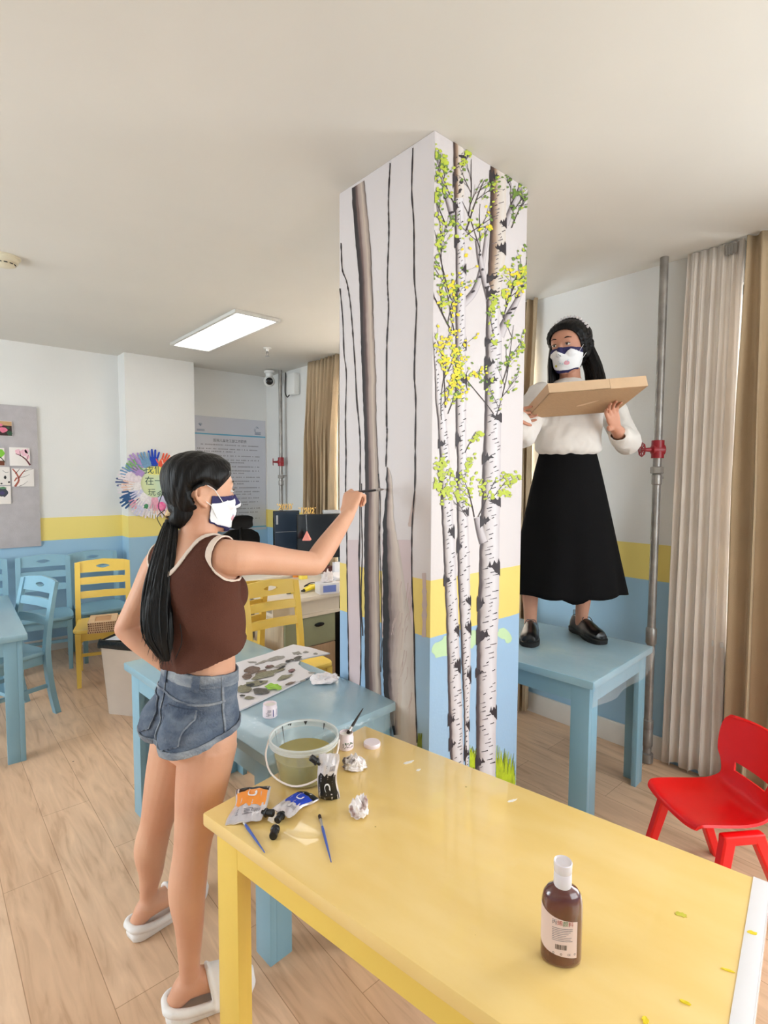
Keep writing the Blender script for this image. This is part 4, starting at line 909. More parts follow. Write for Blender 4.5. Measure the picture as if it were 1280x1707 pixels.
HAIR2 = shell(S2, g_h2, off_h2, 'hair', M_HAIR, P2, th=0.006, relax=2)
# long straight hair falling to both shoulders behind the face
mb = MB(); rs = random.Random(11)
def lock(side, k):
    th0 = side*(0.15+0.85*rs.random()); hgt = rs.uniform(-0.02, 0.07); ww = 0.072*math.sin(th0*1.35)*1.1; xx = -0.012-0.078*math.cos(th0*1.35)
    st = hc2+f2*xx+r2*ww+u2*hgt
    en = hc2+f2*(xx*1.15-0.02+rs.uniform(-.01, .01))+r2*(ww*1.5+side*rs.uniform(0.0, 0.05))+u2*(-0.235+rs.uniform(-.03, .012))
    md = st*0.5+en*0.5+(r2*side*0.014-f2*0.012); pts = [V(q) for q in spline([st, md, en], 9)]
    mb.tube(pts, [.009, .012, .013, .013, .013, .012, .010, .007, .001], 6)
for k in range(70): lock(1, k); lock(-1, k)
fr_ = [hc2+f2*0.03+r2*0.062+u2*0.03, hc2+f2*0.008+r2*0.078-u2*0.07, hc2+f2*0.02+r2*0.085-u2*0.17, hc2+f2*0.03+r2*0.10-u2*0.225]
for q in range(8): mb.tube([V(p)+r2*0.006*q-f2*0.008*q for p in spline(fr_, 8)], [.008]*6+[.006, .001], 6)
for q in range(14): mb.tube([V(p)+f2*(0.004*q-0.02)-r2*0.003*(q % 5) for p in spline([hc2+f2*0.02+r2*0.072+u2*0.03, hc2+f2*0.045+r2*0.078-u2*0.06, hc2+f2*0.06+r2*0.075-u2*0.15, hc2+f2*0.065+r2*0.085-u2*0.215], 9)], [.009]*7+[.006, .001], 6)
mb.build('long_hair', M_HAIR, HAIR2)
M_PEARL = mat('pearl_white', (226, 222, 224), 0.2, coat=0.4)
hb = MB(); pts = []
for k in range(19):
    a = PI*(0.06+0.88*k/18); pts.append(hc2+r2*math.cos(a)*0.101*HS2+u2*(math.sin(a)*0.112+0.030)*HS2+f2*(0.006-0.012*math.sin(a)))
hb.tube([V(p) for p in pts], 0.006, 8); hbo = hb.build('headband', M_BLKH, P2)
pr = MB()
for k in range(4, 17):
    p = pts[k]; out = (p-hc2).normalized(); pr.lathe([(0.0005, 0.014), (0.0065, 0.009), (0.0075, 0.0), (0.003, -0.003)], 6, M=Matrix.Translation(p+out*0.004) @ out.to_track_quat('Z', 'Y').to_matrix().to_4x4())
pr.build('headband_beads', M_PEARL, hbo)
# blouse: loose body and wide sleeves grown together
M_BLOUSE = cloth_mat('white_blouse_cloth', (240, 236, 232), 0.12, 0.15)
mb = MB()
spec = [(at(949, 633, 2.735), .062, .062, U0, T0), (at(950, 641, 2.735), .105, .075, U0, T0), (at(950, 658, 2.735), .168, .095, U0, T0), (at(948, 685, 2.73), .170, .118, U0, T0), (at(947, 715, 2.725), .166, .118, U0, T0), (at(946, 738, 2.725), .165, .118, U0, T0), (at(946, 752, 2.73), .160, .112, U0, T0), (at(946, 760, 2.735), .125, .085, U0, T0)]
rings_loft(mb, spec, 36, 2.2, 6)
limb(mb, [at(905, 657, 2.705), s2R, s2R*0.45+e2R*0.55, e2R+V((0, 0, -.012))], [.062, .066, .068, .062], 18); limb(mb, [e2R+V((0, 0, -.012)), w2R*0.6+e2R*0.4], [.062, .046], 18)
cuff = e2L*0.25+w2L*0.75
limb(mb, [at(992, 656, 2.775), s2L, s2L*0.45+e2L*0.55+rgt*0.012, e2L+rgt*0.016+V((0, 0, -.008))], [.062, .067, .072, .068], 18)
mb.tube([e2L+rgt*0.012, e2L*0.5+w2L*0.5+V((0, 0, -.006)), cuff], [.064, .058, .047], 20)
bl = mb.build('blouse', M_BLOUSE, P2, smooth=False)
tx = bpy.data.textures.new('cloth_folds', 'CLOUDS'); tx.noise_scale = 0.09; tx.noise_depth = 2
baked(bl, [('REMESH', dict(mode='VOXEL', voxel_size=0.006)), ('SMOOTH', dict(factor=0.6, iterations=10)), ('DISPLACE', dict(texture=tx, strength=0.028, mid_level=0.5, texture_coords='LOCAL')), ('SMOOTH', dict(factor=0.5, iterations=3))])
# hollow the cuff and the neck so that skin shows inside
SB = grid_of(bl); cn = np.array(cuff); cd = np.array((w2L-e2L).normalized()); nn_ = np.array(at(949, 634, 2.735))
bpy.data.objects.remove(bl)
def g_bl(v):
    dc = v-cn; q = dc @ cd; rad = np.linalg.norm(dc-q[:, None]*cd, axis=1); capL = np.where(rad < 0.065, 0.004-q, 1.0)
    dn = v-nn_; capN = np.where(np.linalg.norm(dn[:, :2], axis=1) < 0.10, 0.006-dn[:, 2], 1.0)
    return mn(capL, capN)
bl = shell(SB, g_bl, lambda P_, N: N*0.0, 'blouse', M_BLOUSE, P2, th=0.003)
# skirt
M_SKIRT = cloth_mat('black_skirt_cloth', (13, 13, 15), 0, 0.1)
mb = MB(); rows = []
wc = at(946, 751, 2.735); hmz = at(955, 998, 2.70).z
for i in range(34):
    t = i/33; z = wc.z+0.03+(hmz-wc.z-0.03)*t; ring = []
    cxy = wc+(V((2.625, 1.49, 0))-V((wc.x, wc.y, 0)))*t; n = 72
    for k in range(n):
        a = 2*PI*k/n; hw = .128+.178*t**0.85; hdp = .094+.125*t**0.9; fold = 1+t*t*(0.035*math.sin(7*a+0.6)+0.022*math.sin(11*a+2.0)); zz = z-0.005*t**4*math.sin(7*a+0.6)-0.03*t**8*math.exp(-((a-1.45)/0.16)**4)
        p = V((cxy.x, cxy.y, 0))+U0*math.cos(a)*hw*fold+T0*math.sin(a)*hdp*fold; ring.append(V((p.x, p.y, zz)))
    rows.append(ring)
mb.loft(rows, cap=False); sk = mb.build('skirt', M_SKIRT, P2, ang=80); baked(sk, [('SOLIDIFY', dict(thickness=0.003, offset=0))])
mb = MB(); mb.loft([[V((p.x, p.y, p.z))+(V((p.x, p.y, 0))-V((wc.x, wc.y, 0))).normalized()*0.0035 for p in r] for r in rows[:3]], cap=False); mb.build('skirt_waistband', M_SKIRT, sk)
# shoes
M_SHOE = mat('black_shoe_leather', (20, 20, 22), 0.28, var=0.2, vscale=30, coat=0.2); M_SOLE = mat('black_rubber_sole', (16, 16, 17), 0.6); M_BUCK = mat('shoe_lace_grey', (70, 70, 74), 0.4)
def shoe(heel, toe):
    d = (toe-heel); d.z = 0; d.normalize(); q = V((d.y, -d.x, 0)); L = 0.262; c = V((heel.x, heel.y, 0))-d*0.03; e = 1.10
    M = Matrix(((d.x*e, -d.y*e, 0, c.x), (d.y*e, d.x*e, 0, c.y), (0, 0, 1, H), (0, 0, 0, 1)))
    w = [(0, .020), (.02, .034), (.07, .036), (.12, .036), (.17, .044), (.215, .044), (.25, .030), (.262, .012)]; pr_ = spline([list(p) for p in w], 28)
    loop = [(p[0], p[1]) for p in pr_]+[(p[0], -p[1]) for p in pr_[::-1]]
    rg = lambda z, k, f=0: [V(((x-0.13)*k+0.13, y*k, z+(0.006*math.exp(-((x-.11)/.03)**2) if f else 0))) for x, y in loop]
    s = MB(); s.loft([rg(0, .97, 1), rg(.004, 1.03, 1), rg(.026, 1.05), rg(.030, 1.0)], M=M)
    for k in range(0): pass
    u = MB(); R5 = []
    for i in range(22):
        x = 0.258*i/21+0.002; ww = np.interp(x, [p[0] for p in w], [p[1] for p in w]); hh = np.interp(x, [0, .03, .07, .10, .14, .19, .24, .262], [.062, .078, .064, .072, .070, .052, .042, .022]); ring = []; ww, hh = (ww*.2, hh*.25) if i == 21 else (ww, hh)
        for j in range(13): a = PI*j/12; ring.append(V((x, ww*math.cos(a)*(1-0.16*math.sin(a)), .026+hh*max(0, math.sin(a))**0.7)))
        R5.append(ring)
    vs = [v for r in R5 for v in r]; fs = [(i*13+j, i*13+j+1, (i+1)*13+j+1, (i+1)*13+j) for i in range(21) for j in range(12) if not (1 <= i <= 7 and 4 <= j <= 7)]
    u.add(vs, fs, 0, M); so = s.build('shoe', M_SOLE, P2); uo = u.build('shoe_upper', M_SHOE, so); baked(uo, [('SOLIDIFY', dict(thickness=0.003, offset=0))])
    l = MB()
    for k in range(4): x = 0.112+0.018*k; hh = np.interp(x, [.10, .14, .19], [.070, .066, .044]); l.tube([V((x, y, .028+hh*(1-(y/.035)**2*0.4))) for y in (-.016, -.006, .006, .016)], .0022, 6, M=M)
    l.tube([V(p) for p in spline([(0.108, 0.0, .102), (0.115, .02, .104), (0.128, .028, .085)], 8)], .002, 6, M=M); l.tube([V(p) for p in spline([(0.108, 0.0, .102), (0.118, -.018, .104), (0.132, -.028, .083)], 8)], .002, 6, M=M)
    l.build('laces', M_BUCK, uo)
    tb = MB(); tb.tube([V((0.004, y, z)) for y, z in ((-.004, .09), (-.004, .118), (.004, .118), (.004, .09))], .002, 6, M=M); tb.build('pull_tab', M_BUCK, uo)
    if so.parent: pass
shoe(V((2.545, 1.65, 0)), V((2.365, 1.545, 0))); shoe(V((2.785, 1.515, 0)), V((2.665, 1.315, 0)))
# black scrunchie on the wrist at the pillar
mb = MB(); q = (w2R-e2R).normalized(); Q = Matrix.Translation(w2R) @ q.to_track_quat('Z', 'Y').to_matrix().to_4x4()
mb.tube([(0.032*math.cos(a), 0.032*math.sin(a), 0.003*math.sin(5*a)) for a in [2*PI*k/24 for k in range(25)]], [0.010+0.003*math.sin(7*k) for k in range(25)], 8, M=Q); mb.build('wrist_scrunchie', M_BLKH, P2)
for o in list(bpy.data.objects):
    if o not in bef and o.parent == P2: o.matrix_parent_inverse = P2i
# cardboard tray she carries
M_CARD = mat('cardboard', (186, 152, 116), 0.8, var=0.04, vscale=30, bump=0.1, bscale=150, stretch=(1, 6, 1)); M_CARD2 = mat('cardboard_light', (216, 184, 150), 0.8, var=0.03, vscale=20)
ex = (tC-tB); lx = ex.length; ex.normalize(); ey = (tA-tB); ly = ey.length; ey.normalize(); ctr = (tB+tC+tA+tF)/4
Mt = Matrix(((ex.x, ey.x, tn.x, ctr.x), (ex.y, ey.y, tn.y, ctr.y), (ex.z, ey.z, tn.z, ctr.z), (0, 0, 0, 1)))
TR = empty('cardboard_tray', ctr, label='flat brown cardboard box held up as a paint tray by the standing person', cat='box'); TRi = Matrix.Translation(-ctr); rimh = 0.048
mb = MB(); mb.box((0, 0, 0.002), (lx, ly, 0.004), Mt); o = mb.build('bottom_panel', M_CARD, TR); o.matrix_parent_inverse = TRi
for (c_, d_, nm) in (((-lx*0.19, -ly/2+0.002, rimh/2), (lx*0.62, 0.004, rimh), 'side_flap'), ((lx*0.31, -ly/2+0.0015, rimh/2), (lx*0.375, 0.004, rimh), 'side_flap'), ((0, ly/2-0.002, rimh/2), (lx, 0.004, rimh), 'side_flap'), ((-lx/2+0.002, 0, rimh/2), (0.004, ly-0.008, rimh), 'side_flap'), ((lx/2-0.002, 0, rimh/2), (0.004, ly-0.008, rimh), 'side_flap')):
    mb = MB(); mb.box(c_, d_, Mt); o = mb.build(nm, M_CARD2, TR); o.matrix_parent_inverse = TRi
mb = MB(); mb.poly([(x, y, -0.0006) for x, y in ((-0.02, 0.02), (0.035, -0.012), (0.06, -0.02), (0.045, -0.002), (0.0, 0.03), (-0.022, 0.032))], 0.0004, M=Mt); o = mb.build('torn_patch', M_CARD2, TR); o.matrix_parent_inverse = TRi
# ------------------------------------------------------------------ mural painted on the pillar (thin paint layers on its two faces)
PILi = Matrix.Translation((-(CX+CWX/2), -(CY+CWY/2), 0))
LAY = [0]
def lface(px, py, k=1): p = onp(px, py, 0, CX); return V((CX-0.0004-0.00025*k, min(max(p.y, CY+.0005), CY+CWY-.0005), min(p.z, HC-0.001)))
def rface(px, py, k=1): p = onp(px, py, 1, CY); return V((min(max(p.x, CX+.0005), CX+CWX-.0005), CY-0.0004-0.00025*k, min(p.z, HC-0.001)))
def interp_edge(edge, y):
    ys = [p[1] for p in edge]; return float(np.interp(y, ys, [p[0] for p in edge]))
def paint(mb, name, mt, label=None, uvs=None):
    o = mb.build(name, mt, PILLAR, smooth=False, label=label); o.matrix_parent_inverse = PILi
    if uvs:
        l = o.data.uv_layers.new(name='UVMap')
        for poly in o.data.polygons:
            for li in poly.loop_indices: l.data[li].uv = uvs[o.data.loops[li].vertex_index]
    return o
def bark_mat(name, stops, noise_amt, sx, sy, streak=0.5, dark=(40, 34, 34), dk=0.0):
    """brushed paint across a trunk: the UV's u runs from its left edge to its right edge"""
    m = bpy.data.materials.new(name); m.use_nodes = True; nt = m.node_tree; b = nt.nodes['Principled BSDF']; b.inputs['Roughness'].default_value = 0.6
    uv = nd(nt, 'ShaderNodeUVMap'); uv.uv_map = 'UVMap'; mp = nd(nt, 'ShaderNodeMapping'); mp.inputs['Scale'].default_value = (sx, sy, 1); nt.links.new(uv.outputs[0], mp.inputs[0])
    n = nd(nt, 'ShaderNodeTexNoise'); n.inputs['Scale'].default_value = 1; n.inputs['Detail'].default_value = 6; nt.links.new(mp.outputs[0], n.inputs['Vector'])
    s = nd(nt, 'ShaderNodeSeparateXYZ'); nt.links.new(uv.outputs[0], s.inputs[0])
    a = nd(nt, 'ShaderNodeMath', operation='MULTIPLY_ADD'); nt.links.new(n.outputs['Fac'], a.inputs[0]); a.inputs[1].default_value = noise_amt; nt.links.new(s.outputs['X'], a.inputs[2])
    a2 = nd(nt, 'ShaderNodeMath', operation='SUBTRACT'); nt.links.new(a.outputs[0], a2.inputs[0]); a2.inputs[1].default_value = noise_amt/2
    r = nd(nt, 'ShaderNodeValToRGB'); el = r.color_ramp.elements
    for i, (p, c) in enumerate(stops):
        e = el[i] if i < 2 else el.new(p); e.position = p; e.color = (*lin(c), 1)
    nt.links.new(a2.outputs[0], r.inputs[0]); nt.links.new(r.outputs[0], b.inputs['Base Color']); return m
def strip(face, left, right, k, name, mt, label=None, wob=0.0, seed=1, nx=4, step=12):
    rnd = random.Random(seed); y0 = max(left[0][1], right[0][1]); y1 = min(left[-1][1], right[-1][1]); y0a, y0b = left[0][1], right[0][1]; n = max(3, int((y1-y0)/step)); vs = []; uv = []
    for i in range(n+1):
        t = i/n; yl = left[0][1]+(left[-1][1]-left[0][1])*t; yr = right[0][1]+(right[-1][1]-right[0][1])*t; xl = interp_edge(left, yl)+rnd.uniform(-wob, wob); xr = interp_edge(right, yr)+rnd.uniform(-wob, wob)
        for j in range(nx+1): u = j/nx; vs.append(face(xl+(xr-xl)*u, yl+(yr-yl)*u, k)); uv.append((u, (yl-200)/100))
    mb = MB(); mb.add(vs, [(i*(nx+1)+j, i*(nx+1)+j+1, (i+1)*(nx+1)+j+1, (i+1)*(nx+1)+j) for i in range(n) for j in range(nx)]); return paint(mb, name, mt, label, uv)
CNT = [0]
def kk(k): CNT[0] += 1; return k+(CNT[0] % 60)*0.015
def ribbon(mb, face, pts, w0, w1, k, mi=0, n=None, wob=0.0, rnd=random):
    k = kk(k)
    S = spline(pts, n or max(6, len(pts)*5)); L = len(S); vs = []
    for i, q in enumerate(S):
        a = S[min(i+1, L-1)]-S[max(i-1, 0)]; l = math.hypot(*a) or 1; nx_, ny_ = -a[1]/l, a[0]/l; w = (w0+(w1-w0)*i/(L-1))/2*(1+rnd.uniform(-wob, wob))
        vs += [face(q[0]+nx_*w, q[1]+ny_*w, k), face(q[0]-nx_*w, q[1]-ny_*w, k)]
    mb.add(vs, [(2*i, 2*i+1, 2*i+3, 2*i+2) for i in range(L-1)], mi)
def blob(mb, face, x, y, rx, ry, ang, k, mi=0, n=9, jag=0.0, rnd=random):
    k = kk(k)
    c, s = math.cos(ang), math.sin(ang); pts = []
    for i in range(n):
        a = 2*PI*i/n; q = 1+rnd.uniform(-jag, jag); X, Y = rx*math.cos(a)*q, ry*math.sin(a)*q; pts.append(face(x+X*c-Y*s, y+X*s+Y*c, k))
    mb.add(pts, [tuple(range(n))], mi)

# ---- left face: trunks still being painted
M_LTRUNK = bark_mat('grey_brushed_trunk', [(0.0, (34, 28, 30)), (1.0, (92, 80, 76)), (0.22, (50, 40, 42)), (0.38, (112, 90, 86)), (0.55, (168, 150, 142)), (0.76, (196, 180, 166)), (0.92, (150, 134, 126))], 0.34, 7, 0.9)
M_LTRUNK2 = bark_mat('dark_sided_trunk', [(0.0, (24, 22, 26)), (1.0, (214, 202, 192)), (0.26, (30, 26, 30)), (0.34, (104, 88, 88)), (0.55, (176, 160, 154)), (0.8, (206, 192, 182))], 0.34, 7, 1.4)
M_PINKW = mat('pinkish_primer_paint', (208, 190, 192), 0.6, var=0.03, vscale=6); M_GREYW = bark_mat('greyish_primer', [(0.0, (212, 204, 200)), (1.0, (198, 186, 178)), (0.5, (220, 212, 206))], 0.5, 5, 2.5)
M_LINE = mat('dark_outline_paint', (44, 34, 38), 0.6); M_BRUSHED = mat('thin_brown_wash', (196, 176, 170), 0.6)
L0 = [(567, 481), (571.6, 534), (573.7, 590), (577.5, 625), (576, 700), (577, 760), (576.3, 809), (578, 882), (579, 972), (580.7, 1063), (581.8, 1140)]
L1 = [(568.7, 405), (570.8, 449), (578, 469.5), (584, 505), (588, 551), (592, 610), (595, 669), (598, 700), (600.7, 744), (600, 820), (600, 882), (598.8, 936), (601, 1027), (601.7, 1100), (600, 1150)]
L3 = [(650.7, 272), (647.8, 332), (648.4, 390), (646, 464), (647.8, 516), (644.9, 581), (644.6, 700), (645.3, 720), (643.5, 778)]
L4 = [(688.5, 247), (686.5, 317), (690, 376), (690.8, 464), (694.4, 510), (692.3, 566), (690.8, 625), (693.2, 669), (692.3, 740), (691.8, 809), (687, 882), (687, 972), (690.4, 1050), (691.8, 1136), (695.5, 1238)]
strip(lface, [(577, 900), (579, 972), (580.7, 1063), (582, 1145)], [(598, 900), (601, 1027), (601.7, 1100), (600, 1150)], 1, 'primer_patch', M_PINKW, nx=2)
strip(lface, [(637, 900), (637, 1063)], [(686, 900), (689, 1063)], 1, 'primer_patch', M_PINKW, nx=2)
T1L = [(586.9, 314), (587.7, 341), (592.7, 405), (598.6, 464), (601, 551), (603.6, 625), (606.8, 700), (608.5, 772), (609, 820), (607.2, 882), (607.2, 954), (608, 1027), (608, 1100), (609, 1165)]
T1R = [(607.4, 301), (611.8, 346), (617.6, 405), (620.5, 464), (623.5, 551), (627, 625), (627.3, 700), (630.8, 772), (632, 820), (632, 882), (632, 954), (633.7, 1027), (633.7, 1100), (636, 1165)]
strip(lface, T1L, T1R, 3, 'painted_trunk', M_LTRUNK, 'tall grey brushed trunk on the shaded pillar face', 0.5, 3, 6, 8)
strip(lface, [(640, 900), (639, 1000), (638, 1100), (641, 1154), (656, 1215), (657, 1250)], [(664, 900), (676, 980), (690.5, 1063), (692.4, 1136), (695.3, 1215), (696, 1250)], 2, 'painted_trunk_base', M_GREYW, None, 0.0, 3, 5, 8)
strip(lface, [(644.6, 778), (643.5, 794), (644, 820), (638.8, 867), (638, 954), (638.8, 1027), (638, 1100), (639.9, 1154), (652, 1200), (655.5, 1225)], [(648.5, 782), (653.4, 800), (655, 830), (656.5, 863), (662, 903), (668, 954), (674, 1027), (672, 1100), (670, 1154), (668, 1200), (668, 1225)], 3, 'painted_trunk', M_LTRUNK2, 'half painted dark sided trunk at the brush tip', 0.8, 5, 6, 7)
mb = MB(); rnd = random.Random(2)
for L_, w in ((L0, 1.6), (L1, 1.9), (L3, 2.0), (L4, 2.1)):
    ribbon(mb, lface, L_, w, w, 5, n=90, wob=0.45, rnd=rnd)
ribbon(mb, lface, [(603, 806), (602.5, 850), (604, 920), (602, 1000), (605, 1060)], 1.2, 1.6, 5, n=30, wob=.4, rnd=rnd)
ribbon(mb, lface, [(631, 790), (634, 840), (633, 900), (635, 960), (636.5, 1060), (635, 1120)], 1.6, 1.2, 5, n=40, wob=.5, rnd=rnd)
paint(mb, 'outline_strokes', M_LINE)
mb = MB(); ribbon(mb, lface, [(692, 818), (688, 850), (684, 878)], 2, 7, 4, wob=.3, rnd=rnd)
ribbon(mb, lface, [(707, 955), (708, 1000), (707, 1062)], 6, 8, 4, wob=.3, rnd=rnd)
for k in range(26): x = rnd.uniform(656, 690); y = rnd.uniform(960, 1190); ribbon(mb, lface, [(x, y), (x-rnd.uniform(0, 5), y+14), (x-rnd.uniform(2, 9), y+rnd.uniform(26, 44))], 1.4, .5, 4, wob=.3, rnd=rnd)
paint(mb, 'brush_wash', M_BRUSHED)

# ---- right face: finished birches
M_BIRCH = bark_mat('birch_bark_paint', [(0.0, (58, 48, 52)), (1.0, (196, 188, 192)), (0.12, (76, 64, 66)), (0.24, (170, 160, 158)), (0.42, (204, 198, 201)), (0.75, (218, 214, 218))], 0.22, 3, 3)
M_BIRCHT = bark_mat('birch_bark_brown_top', [(0.0, (48, 36, 34)), (1.0, (214, 202, 192)), (0.16, (84, 60, 50)), (0.36, (164, 138, 116)), (0.5, (204, 190, 178)), (0.8, (216, 208, 202))], 0.22, 3, 3)
M_MARK = mat('bark_mark_paint', (46, 38, 44), 0.6, var=0.2, vscale=40); M_TWIG = mat('twig_paint', (50, 40, 40), 0.6, var=0.3, vscale=20); M_DASH = mat('bark_dash_paint', (110, 102, 106), 0.6)
M_LG = mat('leaf_green_paint', (104, 132, 52), 0.6, var=0.15, vscale=50); M_LY = mat('leaf_lime_paint', (178, 192, 62), 0.6, var=0.12, vscale=50); M_LYY = mat('leaf_yellow_paint', (226, 204, 44), 0.6, var=0.1, vscale=50)
M_GR = mat('grass_lime_paint', (172, 190, 30), 0.6, var=0.2, vscale=30); M_GR2 = mat('grass_olive_paint', (110, 126, 30), 0.6, var=0.2, vscale=30); M_WASH = mat('pale_green_wash', (186, 214, 170), 0.6, var=0.06, vscale=12)
mb = MB(); rnd = random.Random(8)
for x, y, rx, ry in ((735, 1082, 16, 14), (748, 1070, 12, 12), (783, 1068, 14, 12), (838, 1056, 10, 9), (846, 1062, 7, 10), (788, 1058, 9, 8)): blob(mb, rface, x, y, rx, ry, -0.3, 1, n=16, jag=0.15, rnd=rnd)
paint(mb, 'green_wash', M_WASH)
T2L = [(755.3, 236.6), (756, 288), (756.8, 346), (759, 405), (759.7, 464), (759, 551), (759, 625), (759.5, 700), (762.3, 773), (761.6, 845), (762.3, 918), (762.8, 972), (766, 1027), (768.8, 1100), (772.5, 1172), (775.4, 1290)]
T2R = [(772, 246), (772.9, 317), (774.3, 390), (775.8, 464), (775.8, 551), (776.7, 639), (776.6, 700), (778, 791), (780.5, 882), (782.6, 954), (784, 1027), (784, 1136), (781.6, 1208), (779.7, 1290)]
T1bL = [(720.4, 552), (724, 610), (725.5, 669), (728.9, 700), (732.5, 754), (735, 809), (736, 863), (739, 918), (740.9, 972), (743.4, 1027), (745, 1100), (747, 1172), (750.7, 1280)]
T1bR = [(722.5, 552), (729, 610), (737, 669), (743.4, 700), (748.9, 754), (751.4, 809), (754.3, 863), (758, 903), (760.8, 972), (763.4, 1027), (766, 1100), (769.6, 1172), (772.5, 1280)]
T3L = [(817.4, 276.7), (816.8, 332), (816.8, 376), (813.9, 434), (811.8, 478), (810, 537), (808.9, 610), (807.5, 700), (804.4, 773), (802.3, 845), (799.7, 903), (797.9, 972), (795.4, 1027), (794.3, 1100), (793.2, 1172), (793.2, 1300)]
T3R = [(843, 291), (843, 376), (841.7, 428), (833.5, 493), (831.5, 537), (835.8, 566), (836.7, 639), (835, 700), (833.5, 809), (832.4, 882), (831.7, 972), (830.6, 1027), (827, 1100), (827, 1172), (825, 1310)]
M_BIRCHG = bark_mat('birch_branch_grey', [(0.0, (74, 66, 70)), (1.0, (176, 168, 172)), (0.2, (120, 110, 112)), (0.5, (186, 178, 182)), (0.8, (204, 198, 202))], 0.25, 3, 3)
def cutlr(L_, R_, y):
    a = [p for p in L_ if p[1] < y]+[(interp_edge(L_, y), y)]; b_ = [p for p in R_ if p[1] < y]+[(interp_edge(R_, y), y)]; c = [(interp_edge(L_, y), y)]+[p for p in L_ if p[1] > y]; d = [(interp_edge(R_, y), y)]+[p for p in R_ if p[1] > y]; return a, b_, c, d
def quadstrip(pts, w0, w1, k, name, mt):
    S = spline(pts, 16); vs = []; uv = []
    for i, q in enumerate(S):
        a = S[min(i+1, 15)]-S[max(i-1, 0)]; l = math.hypot(*a); nx_, ny_ = -a[1]/l, a[0]/l
        if nx_ > 0: nx_, ny_ = -nx_, -ny_
        w = (w0+(w1-w0)*i/15)/2
        for j in range(4): u = j/3; vs.append(rface(q[0]+nx_*w*(1-2*u), q[1]+ny_*w*(1-2*u), k)); uv.append((u, q[1]/60))
    mb = MB(); mb.add(vs, [(i*4+j, i*4+j+1, (i+1)*4+j+1, (i+1)*4+j) for i in range(15) for j in range(3)]); return paint(mb, name, mt, None, uv)
quadstrip([(760, 376), (747, 335), (736, 290), (727, 258)], 13, 3, 2, 'painted_branch', M_BIRCHG)
quadstrip([(770, 508), (786, 492), (797, 470), (806, 430), (812, 385)], 14, 6, 2, 'painted_branch', M_BIRCHG)
quadstrip([(816, 498), (806, 462), (799, 430), (795, 401)], 12, 7, 5, 'painted_branch', M_BIRCHG)
quadstrip([(832, 560), (846, 530), (862, 500), (877, 462)], 17, 5, 2, 'painted_branch', M_BIRCHG)
quadstrip([(842, 375), (852, 350), (862, 325), (867, 312)], 12, 6, 2, 'painted_branch', M_BIRCHG)
quadstrip([(806, 905), (800, 885), (795, 863)], 15, 11, 5, 'painted_branch', M_BIRCHG)
for L_, R_, k, lab in ((T1bL, T1bR, 3, 'slender white birch trunk nearest the pillar edge'), (T2L, T2R, 4, 'middle birch trunk running up to the ceiling'), (T3L, T3R, 4, 'thickest birch trunk, right of the other two')):
    if k == 4:
        a, b_, c, d = cutlr(L_, R_, 500 if L_ is T3L else 330)
        strip(rface, a, b_, k, 'painted_birch_top', M_BIRCHT, None, 0.4, 3, 6, 8); strip(rface, c, d, k, 'painted_birch', M_BIRCH, lab, 0.4, 4, 6, 8)
    else: strip(rface, L_, R_, k, 'painted_birch', M_BIRCH, lab, 0.4, 4, 6, 8)
marks = MB(); dash = MB()
def mark(x, y, w, h, d=1):
    """ragged dark wedge reaching in from a trunk edge"""
    n = 9; top = [(x+d*w*i/n, y+h*(0.5-0.5*i/n)*-1+rnd.uniform(-.12, .12)*h-(h*0.25 if i % 3 == 1 else 0)) for i in range(n+1)]
    bot = [(x+d*w*i/n, y+h*(0.5-0.5*(i/n)**0.7)+rnd.uniform(-.1, .1)*h) for i in range(n, -1, -1)]
    pts = [rface(px, py-0.25*(px-x)*d, 7) for px, py in top+bot]; marks.add([pts[i] for i in range(len(pts))], [(i, i+1, len(pts)-2-i, len(pts)-1-i) for i in range(n)])
for L_, R_, ys, w in ((T1bL, T1bR, (740, 800, 884, 965, 1050, 1110, 1200, 1240), 14), (T2L, T2R, (300, 352, 400, 452, 490, 580, 640, 735, 800, 857, 912, 1008, 1045, 1130, 1215, 1262), 13), (T3L, T3R, (300, 372, 420, 470, 490, 572, 612, 636, 700, 765, 838, 870, 948, 1010, 1062, 1128, 1195, 1270), 24)):
    for i, y in enumerate(ys):
        right = rnd.random() < 0.45; x = interp_edge(R_ if right else L_, y); mark(x-(2 if not right else -1), y+rnd.uniform(-5, 5), w*rnd.uniform(.5, .95), rnd.uniform(14, 26), -1 if right else 1)
    y = L_[0][1]+20
    while y < 1280:
        xl, xr = interp_edge(L_, y), interp_edge(R_, y); ww = xr-xl; x = xl+ww*rnd.uniform(.25, .9); l = ww*rnd.uniform(.12, .34); ribbon(dash if rnd.random() < .55 else marks, rface, [(x-l/2, y+1), (x, y), (x+l/2, y-1.5)], 1.0, 1.7, 6, n=5, wob=.3, rnd=rnd); y += rnd.uniform(4, 9)
for x, y, rx, ry, a in ((849, 300, 3, 6, .6), (768, 304, 4, 4, 0), (766, 318, 2.5, 4, .4), (770, 262, 6, 3, .3)): blob(marks, rface, x, y, rx, ry, a, 7, jag=.3, rnd=rnd)
for px, py, sx, sy in ((855, 515, 6, 2), (848, 522, 5, 2), (862, 495, 4, 2), (870, 478, 3, 2), (799, 425, 3, 2), (803, 450, 3, 2), (811, 480, 4, 3), (854, 345, 4, 3), (862, 325, 3, 2), (742, 330, 4, 2), (751, 355, 4, 2), (788, 486, 4, 2), (799, 462, 3, 2)): blob(marks, rface, px, py, sx, sy, -.4, 7, jag=.3, rnd=rnd)
paint(marks, 'bark_marks', M_MARK); paint(dash, 'bark_dashes', M_DASH)
tw = MB(); leaves = [[], [], []]
